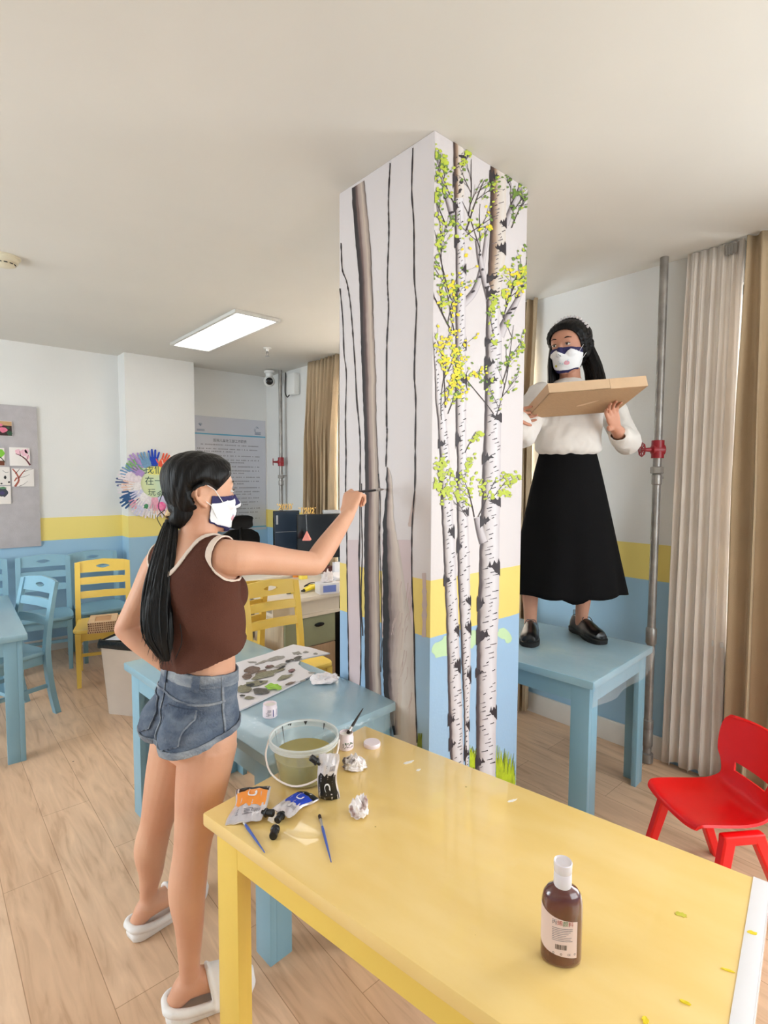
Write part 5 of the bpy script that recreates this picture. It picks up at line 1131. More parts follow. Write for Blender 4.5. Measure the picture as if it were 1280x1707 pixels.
def twig(p, ang, L_, w, dep=0, lc=None):
    q = [p]; a = ang; x, y = p; n = 5
    for i in range(n): a += rnd.uniform(-.10, .10); x += math.cos(a)*L_/n; y -= math.sin(a)*L_/n; q.append((x, y))
    ribbon(tw, rface, q, w*1.15, w*.5, 5 if dep else 6, n=10, wob=.2, rnd=rnd)
    if dep < 2:
        for i in (1, 2, 3, 4):
            if rnd.random() < .75: twig(q[i], a+rnd.choice((-1, 1))*rnd.uniform(.3, .65), L_*rnd.uniform(.35, .6), w*.6, dep+1, lc)
    if lc is not None:
        for i in range(1, n+1):
            for j in range(2 if dep else 1):
                if rnd.random() < lc[1]: leaves[rnd.choice(lc[0])].append((q[i][0]+rnd.uniform(-4, 4), q[i][1]+rnd.uniform(-4, 4), rnd.uniform(2.2, 4.0)))
for a in (((744, 380), 1.9, 55, 1.6, 0, ((1, 1, 0), .7)), ((758, 345), 2.0, 60, 1.6, 0, ((1, 0), .7)), ((776, 385), 1.15, 90, 2.0, 0, ((0, 1), .35)), ((775, 395), .75, 60, 1.6, 0, ((1, 2), .4)), ((780, 360), 1.45, 95, 1.6, 0, ((0,), .15)),
          ((757, 560), 2.05, 110, 2.0, 0, ((2, 1, 1, 0), .8)), ((757, 555), 1.8, 140, 1.4, 0, ((1, 0, 2), .6)), ((752, 500), 1.9, 120, 1.4, 0, ((0, 1), .6)), ((742, 680), 1.5, 120, 1.4, 0, ((2, 2, 1), .9)), ((746, 690), 1.2, 80, 1.3, 0, ((2, 1, 0), .7)), ((735, 700), 1.7, 110, 1.3, 0, ((2, 1), .8)),
          ((838, 530), 1.3, 90, 1.6, 0, ((1, 2, 1), .7)), ((845, 500), 1.1, 80, 1.4, 0, ((1, 0), .6)), ((850, 480), 1.0, 90, 1.4, 0, ((0, 1), .45)), ((852, 380), 1.2, 60, 1.4, 0, ((0,), .25)), ((856, 350), .9, 40, 1.4, 0, ((0, 1), .25)), ((852, 350), 1.7, 45, 1.2, 0, ((0,), .3)),
          ((800, 420), 1.9, 90, 1.4, 0, ((0, 1), .3)), ((797, 440), 1.4, 100, 1.3, 0, ((0,), .2)), ((822, 690), 2.2, 110, 1.4, 0, ((0, 0, 1), .6)), ((824, 700), 1.25, 100, 1.4, 0, ((0, 1), .4)), ((836, 640), 1.25, 100, 1.2, 0, ((1, 0), .5)), ((822, 560), 1.8, 60, 1.2, 0, ((1, 1, 0), .6)),
          ((737, 850), 1.75, 70, 1.3, 0, ((1,), .9)), ((741, 830), 1.9, 60, 1.2, 0, ((1,), .8)), ((790, 862), 1.7, 80, 1.4, 0, ((1,), .8)), ((796, 862), 1.2, 75, 1.3, 0, ((1,), .7)), ((774, 755), 1.1, 40, 1.2, 0, ((1,), .5)), ((820, 830), .9, 45, 1.2, 0, ((1,), .6)), ((776, 860), 2.1, 30, 1.2, 0, None), ((727, 300), 1.4, 45, 1.2, 0, ((1, 0), .6)), ((768, 280), .9, 25, 1.6, 0, ((1,), .5)), ((735, 420), 1.6, 80, 1.2, 0, ((0, 1), .6))): twig(*a)
paint(tw, 'painted_twigs', M_TWIG)
for ci, (cx_, cy_, n, sx_, sy_) in ((1, (735, 290, 12, 9, 22)), (1, (742, 265, 8, 5, 18)), (0, (744, 282, 8, 5, 8)), (1, (746, 310, 8, 6, 8)), (0, (728, 415, 10, 5, 28)), (1, (731, 400, 12, 7, 18)), (1, (745, 470, 16, 12, 12)), (2, (750, 478, 10, 9, 8)), (1, (745, 505, 14, 12, 10)), (2, (741, 570, 22, 9, 12)), (2, (745, 612, 24, 13, 16)), (1, (733, 600, 10, 8, 18)), (2, (760, 600, 8, 6, 14)), (1, (768, 398, 6, 8, 5)), (2, (776, 418, 7, 9, 7)), (0, (788, 335, 5, 10, 5)), (1, (785, 372, 7, 9, 8)),
                                    (2, (845, 455, 12, 12, 8)), (1, (842, 452, 12, 14, 8)), (1, (862, 470, 8, 9, 7)), (1, (838, 490, 7, 7, 6)), (0, (860, 435, 4, 8, 12)), (1, (823, 566, 9, 6, 12)), (0, (840, 575, 5, 8, 10)), (0, (792, 625, 8, 9, 14)), (0, (862, 560, 4, 8, 9)), (1, (730, 775, 14, 8, 8)), (1, (732, 815, 12, 7, 8)), (1, (787, 820, 18, 12, 12)), (1, (796, 797, 8, 8, 8)), (1, (816, 825, 8, 8, 8)), (0, (803, 380, 6, 6, 12)), (1, (805, 393, 4, 4, 5))):
    for i in range(n): leaves[ci].append((rnd.gauss(cx_, sx_*.6), rnd.gauss(cy_, sy_*.6), rnd.uniform(2.2, 4.4)))
for ci, (nm, mt) in enumerate((('green_leaves', M_LG), ('lime_leaves', M_LY), ('yellow_leaves', M_LYY))):
    mb = MB()
    for i, (x, y, r) in enumerate(leaves[ci]):
        if x < 722 or x > 878 or (i % 5) in (1, 3): continue
        r *= 0.88
        blob(mb, rface, x, y, r, r*rnd.uniform(.5, .8), rnd.uniform(-1.2, 1.2), 9+ci*1.2, n=9, jag=.12, rnd=rnd)
    paint(mb, nm, mt)
for nm, mt, seed in (('painted_grass', M_GR2, 3), ('painted_grass', M_GR, 5)):
    r3 = random.Random(seed); mb = MB()
    for k in range(90):
        x = r3.choice((r3.uniform(784, 794), r3.uniform(828, 857), r3.uniform(828, 857))); h = r3.uniform(20, 60)*(0.6 if x < 800 else 1); b0 = 1275+(x-784)*0.55+r3.uniform(0, 12); ribbon(mb, rface, [(x, b0), (x+r3.uniform(-1, 1), b0-h*.5), (x+r3.uniform(-3, 3), b0-h)], 3.2, .5, 2 if seed == 3 else 2.6, n=5, rnd=r3)
    paint(mb, nm, mt)
mb = MB()
for k in range(12): x = rnd.uniform(697, 703); ribbon(mb, lface, [(x, 1250), (x, 1238), (x+rnd.uniform(-2, 2), 1222)], 3, .5, 5, n=4, rnd=rnd)
paint(mb, 'painted_grass', M_GR2)
# ------------------------------------------------------------------ things on the tables
def TP(px, py, z=H): return onp(px, py, 2, z)
# --- bucket of rinse water
M_BUCK = clear_mat('clear_bucket_plastic', (0.98, 0.99, 0.98), 0.0, 0.12, haze=0.05); M_RIM = clear_mat('bucket_rim_plastic', (0.95, 0.96, 0.95), 0.5, 0.15, haze=0.45); M_WATER = mat('murky_paint_water', (168, 156, 92), 0.12, var=0.06, vscale=12, coat=0.5)
bk = empty('water_bucket', (0.813, 1.268, H), label='clear plastic bucket of murky green-brown rinse water on the yellow table', cat='bucket')
MB().lathe([(0.071, 0.001), (0.073, 0.004), (0.0965, 0.118), (0.0940, 0.118), (0.0705, 0.006), (0.001, 0.004)], 48, cap=False).build('bucket_wall', M_BUCK, bk)
mb = MB(); mb.lathe([(0.094, 0.104), (0.0985, 0.106), (0.0995, 0.112), (0.0960, 0.113), (0.0965, 0.119), (0.0995, 0.121), (0.0990, 0.1245), (0.0945, 0.1245), (0.0935, 0.12)], 48, cap=False); mb.build('bucket_rim', M_RIM, bk)
MB().lathe([(0.0695, 0.006), (0.0835, 0.072), (0.001, 0.0725)], 48).build('water', M_WATER, bk)
hp = spline([(-0.101, 0.0, 0.108), (-0.104, -0.03, 0.075), (-0.075, -0.075, 0.045), (-0.01, -0.108, 0.034), (0.055, -0.095, 0.05), (0.095, -0.045, 0.085), (0.101, 0.0, 0.108)], 30)
ca, sa_ = rgt.x, rgt.y; Mh = Matrix.Rotation(math.atan2(rgt.y, rgt.x), 4, 'Z')
MB().tube([V(p) for p in hp], 0.0026, 8, M=Mh).build('handle', mat('bucket_handle_white', (236, 222, 214), 0.4), bk)
mb = MB(); rnd = random.Random(3)
for a0, w, l in ((1.45, .05, .008), (1.52, .03, .006), (0.95, .06, .012), (2.1, .012, .04), (1.75, .02, .06), (2.9, .03, .015), (0.3, .03, .02)):
    rr = lambda z: 0.0712+(0.0940-0.0712)*z/0.118-0.0006
    z1 = .121; z0 = z1-l; pts = [V((rr(z)*math.cos(a), rr(z)*math.sin(a), z)) for z, a in ((z1, a0-w), (z1, a0+w), ((z0+z1)/2, a0+w*.6), (z0, a0+w*.1), (z0, a0-w*.1), ((z0+z1)/2, a0-w*.6))]; mb.poly(pts)
mb.build('paint_drips', M_DARK, bk)
# --- squeezable paint pouches
M_FOIL = mat('silver_foil', (224, 218, 222), 0.22, metal=0.35, var=0.12, vscale=20, bump=0.5, bscale=28); M_BLKP = mat('black_print', (18, 18, 22), 0.3); M_OR = mat('orange_print', (244, 150, 66), 0.3); M_BLU = mat('blue_print', (30, 66, 190), 0.25); M_TXT = mat('grey_print', (120, 116, 124), 0.5); M_CAPB = mat('black_cap', (20, 20, 22), 0.35); M_REDP = mat('red_print', (176, 70, 60), 0.5); M_WP = mat('white_print', (232, 230, 234), 0.4)
def pouch(name, label, loc, M, colour, w=0.062, h=0.105, d=0.02, cap=None, seed=1, logo=True):
    """flat gusseted pouch: M places local x across, y thickness, z up its length"""
    o = empty(name, loc, label=label, cat='paint pouch', group=None); inv = Matrix.Translation(-V(loc)); rnd = random.Random(seed); NX, NZ = 15, 21
    def surf(u, t, side, lift=0.0):
        fat = d*(math.sin(PI*min(max(u, 0), 1))**0.6)*(1-0.92*t**1.8)*(0.25+0.75*min(1, t*6+0.35)); cr = 0.0016*math.sin(9*t+5*u+seed)+0.0012*math.sin(21*u-8*t+seed*2)
        ww = w*(1-0.10*math.sin(PI*t)**2-0.15*max(0, t-0.85)/0.15*0.4); return V(((u-0.5)*ww+0.003*math.sin(6*t+seed), side*(fat+lift)+cr+0.004*math.sin(3*t+seed), t*h))
    b = MB(); vs = []; fs = []
    for side in (-1, 1):
        base = len(vs)
        for i in range(NZ):
            for j in range(NX): vs.append(surf(j/(NX-1), i/(NZ-1), side, 0.0004))
        fs += [tuple(base+q for q in (i*NX+j, i*NX+j+1, (i+1)*NX+j+1, (i+1)*NX+j)) for i in range(NZ-1) for j in range(NX-1)]
    n2 = NX*NZ; per = [j for j in range(NX)]+[i*NX+NX-1 for i in range(1, NZ)]+[(NZ-1)*NX+j for j in range(NX-2, -1, -1)]+[i*NX for i in range(NZ-2, 0, -1)]
    fs += [(per[k], per[(k+1) % len(per)], n2+per[(k+1) % len(per)], n2+per[k]) for k in range(len(per))]
    b.add(vs, fs, 0, M); q = b.build('pouch_body', M_FOIL, o, ang=60); q.matrix_parent_inverse = inv
    def panel(nm, mt, u0, u1, t0, t1, lift=0.0009, shape=None, nx=8, nz=8):
        p = MB(); g = []
        for i in range(nz+1):
            for j in range(nx+1):
                u, t = u0+(u1-u0)*j/nx, t0+(t1-t0)*i/nz
                if shape: t = t0+(shape(j/nx)*(t1-t0))*i/nz
                g.append(surf(u, t, -1, lift))
        p.add(g, [(i*(nx+1)+j, i*(nx+1)+j+1, (i+1)*(nx+1)+j+1, (i+1)*(nx+1)+j) for i in range(nz) for j in range(nx)], 0, M); r = p.build(nm, mt, q); return r
    panel('base_print', M_BLKP, 0.03, 0.97, 0.0, 0.17); panel('colour_panel', colour, 0.06, 0.94, 0.17, 0.60, 0.001, shape=lambda u: 0.8+0.25*abs(math.sin(9*u)))
    if logo:   # curved arrow mark
        p = MB(); R6 = []
        for k in range(15):
            a = -0.6+4.6*k/14; rr = .12; wd = 0.035*(1-k/20); ri, ro = rr-wd, rr+wd
            R6 += [surf(0.52+ri*math.cos(a), 0.30+ri*0.75*math.sin(a), -1, .0022), surf(0.52+ro*math.cos(a), 0.30+ro*0.75*math.sin(a), -1, .0022)]
        p.add(R6, [(2*k, 2*k+1, 2*k+3, 2*k+2) for k in range(14)], 0, M); p.build('curved_logo', M_WP, q)
    p = MB()
    for k in range(5):
        t = 0.66+0.032*k; u0 = 0.2; ww_ = rnd.uniform(.25, .55); p.add([surf(u0, t, -1, .0012), surf(u0+ww_, t, -1, .0012), surf(u0+ww_, t+.014, -1, .0012), surf(u0, t+.014, -1, .0012)], [(0, 1, 2, 3)], 0, M)
    for k in range(9):
        u = .62+.028*k; wd = rnd.uniform(.006, .016); p.add([surf(u, .66, -1, .0012), surf(u+wd, .66, -1, .0012), surf(u+wd, .76, -1, .0012), surf(u, .76, -1, .0012)], [(0, 1, 2, 3)], 0, M)
    p.build('small_print', M_TXT, q)
    cx_, cz_, ang = cap; cm = M @ Matrix.Translation(surf(cx_, cz_, 1, 0)+V((0, -0.002, 0))) @ Matrix.Rotation(ang, 4, 'Y')
    c = MB(); c.lathe([(0.006, -0.004), (0.006, 0.004), (0.0105, 0.005), (0.011, 0.009), (0.0085, 0.010), (0.009, 0.026), (0.0075, 0.028), (0.0005, 0.028)], 20, M=cm); k_ = c.build('spout_cap', M_CAPB, o); k_.matrix_parent_inverse = inv
    return o
def frame_to(right, up, loc):
    r = V(right).normalized(); u = V(up); u = (u-r*u.dot(r)).normalized(); n = u.cross(r)      # local -Y faces n... y = u x r
    y = u.cross(r); return Matrix(((r.x, y.x, u.x, loc[0]), (r.y, y.y, u.y, loc[1]), (r.z, y.z, u.z, loc[2]), (0, 0, 0, 1)))
pb = TP(547, 1331); rt = V((rgt.x, rgt.y, 0)).normalized()
def face_cam(right, up, loc):
    M = frame_to(right, up, loc); y = V((M[0][1], M[1][1], M[2][1]))
    if y.dot(V(loc)-CAMP) < 0:   # local +Y must point away from the camera so that -Y faces it
        M = Matrix(((M[0][0], -y.x, M[0][2], loc[0]), (M[1][0], -y.y, M[1][2], loc[1]), (M[2][0], -y.z, M[2][2], loc[2]), (0, 0, 0, 1)))
    return M
pouch('paint_pouch', 'black and silver paint pouch standing in front of the water bucket', pb, face_cam(rt, (0.02, -0.01, 1), pb), M_BLKP, 0.058, 0.125, 0.019, (0.05, 0.80, -0.95), 2)
c1 = TP(436, 1392); c2 = TP(425, 1326); c1.z += 0.016; c2.z += 0.014
pouch('paint_pouch', 'silver pouch with an orange label lying at the corner of the yellow table', V((c1.x, c1.y, H)), face_cam((0.74, -0.62, 0.10), (c1-c2).normalized()*1.0 if False else (c1-c2), c2), M_OR, 0.095, 0.125, 0.015, (0.98, 0.80, 1.3), 5)
c3 = TP(514, 1330); c4 = TP(458, 1372); c3.z += 0.012; c4.z += 0.012
pouch('paint_pouch', 'crumpled pouch with a blue label lying beside the orange labelled one', V((c4.x, c4.y, H)), face_cam((c3-c4).cross(V((0, 0, 1))), (c4-c3), c3), M_BLU, 0.068, 0.108, 0.011, (0.55, 0.98, 0.3), 8)
# --- loose cap
mb = MB(); q1, q2 = TP(455, 1395, H+.011), TP(462, 1372, H+.011); mb.lathe([(0.0005, 0), (0.009, 0.001), (0.010, 0.004), (0.009, 0.02), (0.011, 0.022), (0.011, 0.03), (0.0005, 0.03)], 20, M=Matrix.Translation(q1) @ (q2-q1).to_track_quat('Z', 'Y').to_matrix().to_4x4())
mb.build('bottle_cap', M_CAPB, label='loose black screw cap lying below the orange labelled pouch', cat='cap')
# --- brushes
def brush(name, label, tip, tail, mt_h, mt_b, r=0.0032, zl=0.004, flat=True):
    o = empty(name, tip, label=label, cat='brush'); inv = Matrix.Translation(-V(tip)); a, b = V(tip), V(tail); L = (b-a).length; Q = Matrix.Translation(a) @ (b-a).to_track_quat('Z', 'Y').to_matrix().to_4x4()
    for nm, mt, pr_, sx in (('handle', mt_h, [(r*.9, L*.27), (r*1.15, L*.38), (r*.8, L*.7), (r*.35, L)], 1), ('ferrule', M_FER, [(r*1.25, L*.11), (r*.95, L*.28)], 1), ('bristles', mt_b, [(r*.5, 0), (r*1.3, L*.03), (r*1.25, L*.12)], 1)):
        mb = MB(); mb.lathe(pr_, 12, M=Q); k = mb.build(nm, mt, o); k.matrix_parent_inverse = inv
    return o
M_BH = mat('blue_brush_handle', (70, 96, 176), 0.3); M_BB = mat('brown_bristles', (96, 52, 34), 0.8); M_DB = mat('dark_bristles', (46, 30, 26), 0.8)
brush('paint_brush', 'blue handled brush with rusty bristles beside the orange labelled pouch', TP(398, 1359, H+.005), TP(441, 1421, H+.003), M_BH, M_BB)
brush('paint_brush', 'blue handled brush with dark bristles lying alone on the yellow table', TP(532, 1358, H+.005), TP(552, 1437, H+.003), M_BH, M_DB)
# --- small jars and lid
M_JAR = mat('pinkish_white_plastic', (240, 226, 232), 0.3, sub=0.05); M_CREAM = mat('cream_paint', (238, 234, 226), 0.35, bump=0.5, bscale=20)
def jar(name, label, loc, r, h, marks, seed=1, paintc=M_CREAM):
    o = empty(name, loc, label=label, cat='jar'); MB().lathe([(r*.9, 0), (r, .003), (r, h*.72), (r*.93, h*.78), (r*.93, h), (r*.86, h), (r*.86, h*.86)], 36, cap=False).build('jar_body', M_JAR, o)
    MB().lathe([(r*.9, 0), (0.0005, 0.0005)], 36).build('jar_base', M_JAR, o)
    MB().lathe([(r*.88, h*.86), (0.0005, h*.88)], 36).build('paint_surface', paintc, o)
    for mt, items in marks:
        mb = MB()
        for a, z, wa, hz in items:
            n = 6; vs = [V(((r+.0004)*math.cos(a+wa*(i/n-.5)), (r+.0004)*math.sin(a+wa*(i/n-.5)), z+s*hz/2)) for s in (-1, 1) for i in range(n+1)]; mb.add(vs, [(i, i+1, n+2+i, n+1+i) for i in range(n)])
        mb.build('jar_print', mt, o)
    return o
view_a = math.atan2(-rgt.x, rgt.y)  # towards the camera, horizontally
va = math.atan2(-0.9, -0.45)
rnd = random.Random(5)
jp = TP(577, 1247); M_GREENP = mat('green_print', (70, 120, 60), 0.5)
jar('paint_jar', 'small pinkish jar holding an upright black brush on the yellow table', jp, .0235, .052, [(M_BLKP, [(va+rnd.uniform(-.6, .9), rnd.uniform(.010, .026), .10, .0025) for _ in range(26)]), (M_GREENP, [(va+rnd.uniform(-.3, .7), rnd.uniform(.022, .028), .12, .003) for _ in range(8)])])
brush('paint_brush', 'thin black brush standing in the small pinkish jar', jp+V((0.004, 0, 0.044)), at(605, 1181, (jp-CAMP).dot(fwd)+0.06), M_BLKH, M_DB, r=0.0042)
jq = TP(450, 1194)
jar('paint_jar', 'white paint jar with a purple striped label on the blue work table', jq, .026, .048, [(mat('purple_print', (84, 78, 140), 0.5), [(va+.42, .020, .12, .026), (va+1.05, .020, .10, .022)]), (M_TXT, [(va-.35+rnd.uniform(-.1, .25), .012+.004*k, .5, .0018) for k in range(6)])])
lid = MB(); lid.lathe([(0.0265, 0), (0.0275, .003), (0.0275, .010), (0.0255, .013), (0.0005, .0125)], 40); lid.build('jar_lid', M_JAR, loc=TP(620, 1243), label='round white jar lid lying near the far corner of the yellow table', cat='lid')
# --- crumpled tissues
M_TIS = mat('tissue_paper', (240, 232, 232), 0.85, var=0.04, vscale=20, bump=0.3, bscale=60)
def tissue_mat(name, stain):
    m = mat(name, (240, 232, 232), 0.85, rgb2=stain, vscale=22); r = [n for n in m.node_tree.nodes if n.type == 'VALTORGB'][0]; r.color_ramp.elements[0].position = 0.36; r.color_ramp.elements[1].position = 0.46; return m
def tissue(label, c, rx, ry, h, mt, seed, rz=0.0):
    rnd = random.Random(seed); bm = bmesh.new(); bmesh.ops.create_icosphere(bm, subdivisions=4, radius=1)
    for v in bm.verts:
        p = v.co.copy(); n1 = noise.noise(p*1.6+V((seed, 0, 0))); n2 = noise.noise(p*4.5+V((0, seed, 0))); n3 = abs(noise.noise(p*3.0+V((0, 0, seed))))
        k = 1+0.35*n1+0.16*n2-0.25*n3; v.co = V((p.x*rx*k, p.y*ry*k, max(-0.25, p.z)*h*k*(0.6+0.8*abs(noise.noise(V((p.x*2, p.y*2, seed)))*1.6))))
    z0 = min(v.co.z for v in bm.verts)
    for v in bm.verts: v.co.z -= z0
    mb = MB(); mb.bm(bm); return mb.build('crumpled_tissue', mt, ang=30, loc=c, rz=rz, label=label, cat='tissue', group=None)
tissue('crumpled tissue with grey stains right of the black and silver pouch', TP(590, 1280), .040, .026, .026, tissue_mat('stained_tissue', (108, 92, 92)), 3, -0.7)
tissue('brownish crumpled tissue ball alone in the middle of the yellow table', TP(598, 1358), .026, .025, .034, tissue_mat('brown_stained_tissue', (150, 116, 110)), 9, 0.4)
tissue('crumpled white tissue next to the palette, beside the pillar', TP(541, 1138), .060, .036, .035, M_TIS, 14, -0.5)
# --- brown paint bottle
M_BROWN = mat('brown_paint_bottle', (92, 44, 38), 0.16, coat=1.0, var=0.08, vscale=20); M_CAPC = mat('frosted_cap', (222, 216, 222), 0.25, sub=0.1); M_LAB = mat('bottle_label', (226, 200, 192), 0.45)
bo = empty('paint_bottle', (0.838, 0.469, H), math.atan2(rgt.y, rgt.x)-0.12, label='brown paint bottle with a clear cap and a white label on the yellow table', cat='bottle')
RX, RY = .0355, .0225
prof = [(0.86, 0), (0.97, .003), (1.0, .010), (1.0, .095), (0.985, .112), (0.90, .125), (0.72, .134), (0.46, .139), (0.40, .141)]
def bottle_r(k, a, z): return V((RX*k*math.cos(a), RY*(k**0.9)*math.sin(a), z))
MB().loft([[bottle_r(k, 2*PI*j/48, z) for j in range(48)] for k, z in [(k, z) for k, z in prof]]).build('bottle_body', M_BROWN, bo, ang=50)
mb = MB(); mb.lathe([(.0150, .139), (.0155, .141), (.0152, .163), (.0148, .164), (.0155, .165), (.0160, .181), (.0150, .1825), (.0128, .1805), (.006, .180), (.0005, .1812)], 36); mb.build('cap', M_CAPC, bo)
lb = MB(); rows = []
N = 22
for i in range(N+1):
    a = PI*1.02+(PI*0.70)*i/N; u = i/N; zb = .030-0.010*u+0.010*(1-u)**6; zt = .098-0.012*u+0.012*(1-u)**4
    rows.append([bottle_r(1.012, a, zb+(zt-zb)*j/6) for j in range(7)])
lb.loft(rows, cap=False, closed=False); L_ = lb.build('label', M_LAB, bo)
def on_bottle(u, z, lift=1.02): return bottle_r(lift, PI*1.02+PI*0.70*u, z)
pm = [MB(), MB(), MB(), MB()]; rnd = random.Random(6)
for k in range(8): z = .074-.0032*k; [pm[0].add([on_bottle(u, z), on_bottle(u+.02, z), on_bottle(u+.02, z+.0011), on_bottle(u, z+.0011)], [(0, 1, 2, 3)]) for u in np.arange(.42, .42+rnd.uniform(.3, .48), .024)]
u = .50
while u < .74: w_ = rnd.choice((.004, .008, .012)); pm[1].add([on_bottle(u, .036), on_bottle(u+w_, .036), on_bottle(u+w_, .045), on_bottle(u, .045)], [(0, 1, 2, 3)]); u += w_+rnd.choice((.006, .009))
def text_on_bottle(s, u0, z, size, mbx):
    t = MB(); text_mesh(s, size, Matrix.Identity(4), t); b0 = len(mbx.v)
    mbx.add([on_bottle(u0+v[0]/0.085, z+v[1], 1.022) for v in t.v], t.f)
for i, (ch, m_) in enumerate((('丙', 0), ('烯', 2), ('颜', 3), ('料', 2))): text_on_bottle(ch, .47+.12*i, .0845-.0006*i, .0105, pm[m_])
text_on_bottle('CE', .80, .0275, .005, pm[1])
for u0 in (.46, .63, .94): 
    ring = [on_bottle(u0+.022*math.cos(a), .028+.002*math.sin(a), 1.022) for a in [2*PI*k/12 for k in range(12)]]; ri = [on_bottle(u0+.014*math.cos(a), .028+.0012*math.sin(a), 1.022) for a in [2*PI*k/12 for k in range(12)]]
    pm[1].add(ring+ri, [(k, (k+1) % 12, 12+(k+1) % 12, 12+k) for k in range(12)])
for m_, mt in zip(pm, (M_TXT, M_BLKP, M_REDP, M_GREENP)): m_.build('label_print', mt, L_)
# --- dried paint marks on the yellow table top
def splat(label, px, py, rx, ry, ang, mt, seed, th=0.0008, cat='paint smear'):
    rnd = random.Random(seed); c = TP(px, py); n = 18; pts = []
    for k in range(n):
        a = 2*PI*k/n; q = rnd.uniform(.7, 1.2); x, y = rx*math.cos(a)*q, ry*math.sin(a)*q; pts.append((x*math.cos(ang)-y*math.sin(ang), x*math.sin(ang)+y*math.cos(ang), 0))
    MB().poly(pts, th).build('paint_smear', mt, smooth=False, loc=(c.x, c.y, H+.0003), label=label, cat=cat)
M_DY = mat('dried_yellow_paint', (240, 214, 40), 0.5, bump=0.4, bscale=80); M_DO = mat('dried_olive_paint', (206, 198, 70), 0.5); M_DW = mat('dried_white_paint', (240, 236, 230), 0.4)
splat('olive leaf shaped paint stain right of the brown bottle', 1135, 1525, .006, .011, 0.5, M_DO, 1)
splat('round blob of yellow paint by the white table edge', 1253, 1556, .008, .0045, -0.9, M_DY, 2, .002)
splat('slim streak of yellow paint near the white table edge', 1213, 1618, .010, .0022, -1.15, M_DY, 3, .0015)
splat('short yellow paint streak at the bottom of the picture', 1142, 1672, .008, .003, -1.1, M_DY, 4, .002)
splat('yellow paint dab cut by the bottom picture edge', 1076, 1702, .006, .005, 0.2, M_DY, 5, .002)
splat('white paint smear near the table corner by the tissues', 681, 1271, .018, .006, -0.2, M_DW, 6)
splat('small white paint dot beside the larger white smear', 697, 1284, .009, .005, 0.1, M_DW, 7)
splat('white paint smear on the yellow table nearest the blue standing table', 854, 1335, .016, .0045, -0.3, M_DW, 8)
# white tape along the near end of the yellow table
e0 = TP(1277, 1478); e1 = yc+V((0.1655, -0.9862, 0))*YL*0.5
# end edge of the table: from its far right corner towards the camera
ce = yc+d2.normalized()*YL; cn_ = V((-d2.y, d2.x, 0)).normalized()
mb = MB(); ang_ = math.atan2(cn_.y, cn_.x); cm_ = ce+cn_*YW/2
mb.box((0, 0, 0), (YW, 0.030, 0.0012), bev=0.0003); mb.box((0, -0.0155, -0.016), (YW, 0.0012, 0.034), bev=0.0003)
o = mb.build('edge_tape', mat('white_edge_tape', (240, 238, 242), 0.25, coat=0.5), loc=(cm_.x-d2.x*0.0, cm_.y-d2.y*0.0, H+.0008), rz=ang_, label='white tape strip along the end edge of the yellow table', cat='tape')
o.location = cm_-d2.normalized()*0.0135+V((0, 0, H+.0008))
# --- palette
M_PALW = mat('palette_white', (236, 232, 236), 0.3, coat=0.3); pz_ = H+.0045
pal = [(262, 1141), (300, 1170), (380, 1184), (400, 1187), (414, 1181), (470, 1154), (524, 1127), (505, 1117), (497, 1110), (500, 1103), (513, 1099), (550, 1092), (520, 1083), (489, 1077), (440, 1094), (380, 1112), (300, 1128)]
PC = TP(420, 1130, H+.0006); pm_ = MB(); pm_.poly([TP(x, y, H)-PC+V((0, 0, 0.0035)) for x, y in pal], .006)
PL = pm_.build('paint_palette', M_PALW, smooth=False, loc=PC, label='big white palette smeared with grey, brown and green paint on the blue table', cat='palette')
rnd = random.Random(12)
def dab(nm, mt, x, y, rx, ry, ang, k):
    n = 14; pts = []
    for i in range(n):
        a = 2*PI*i/n; q = rnd.uniform(.7, 1.2); X, Y = rx*math.cos(a)*q, ry*math.sin(a)*q; p = TP(x+X*math.cos(ang)-Y*math.sin(ang), y+X*math.sin(ang)+Y*math.cos(ang), H+.0104)-PC; p.z += .00015*k; pts.append(p)
    mb = MB(); mb.poly(pts, .0007); return mb
groups = {}
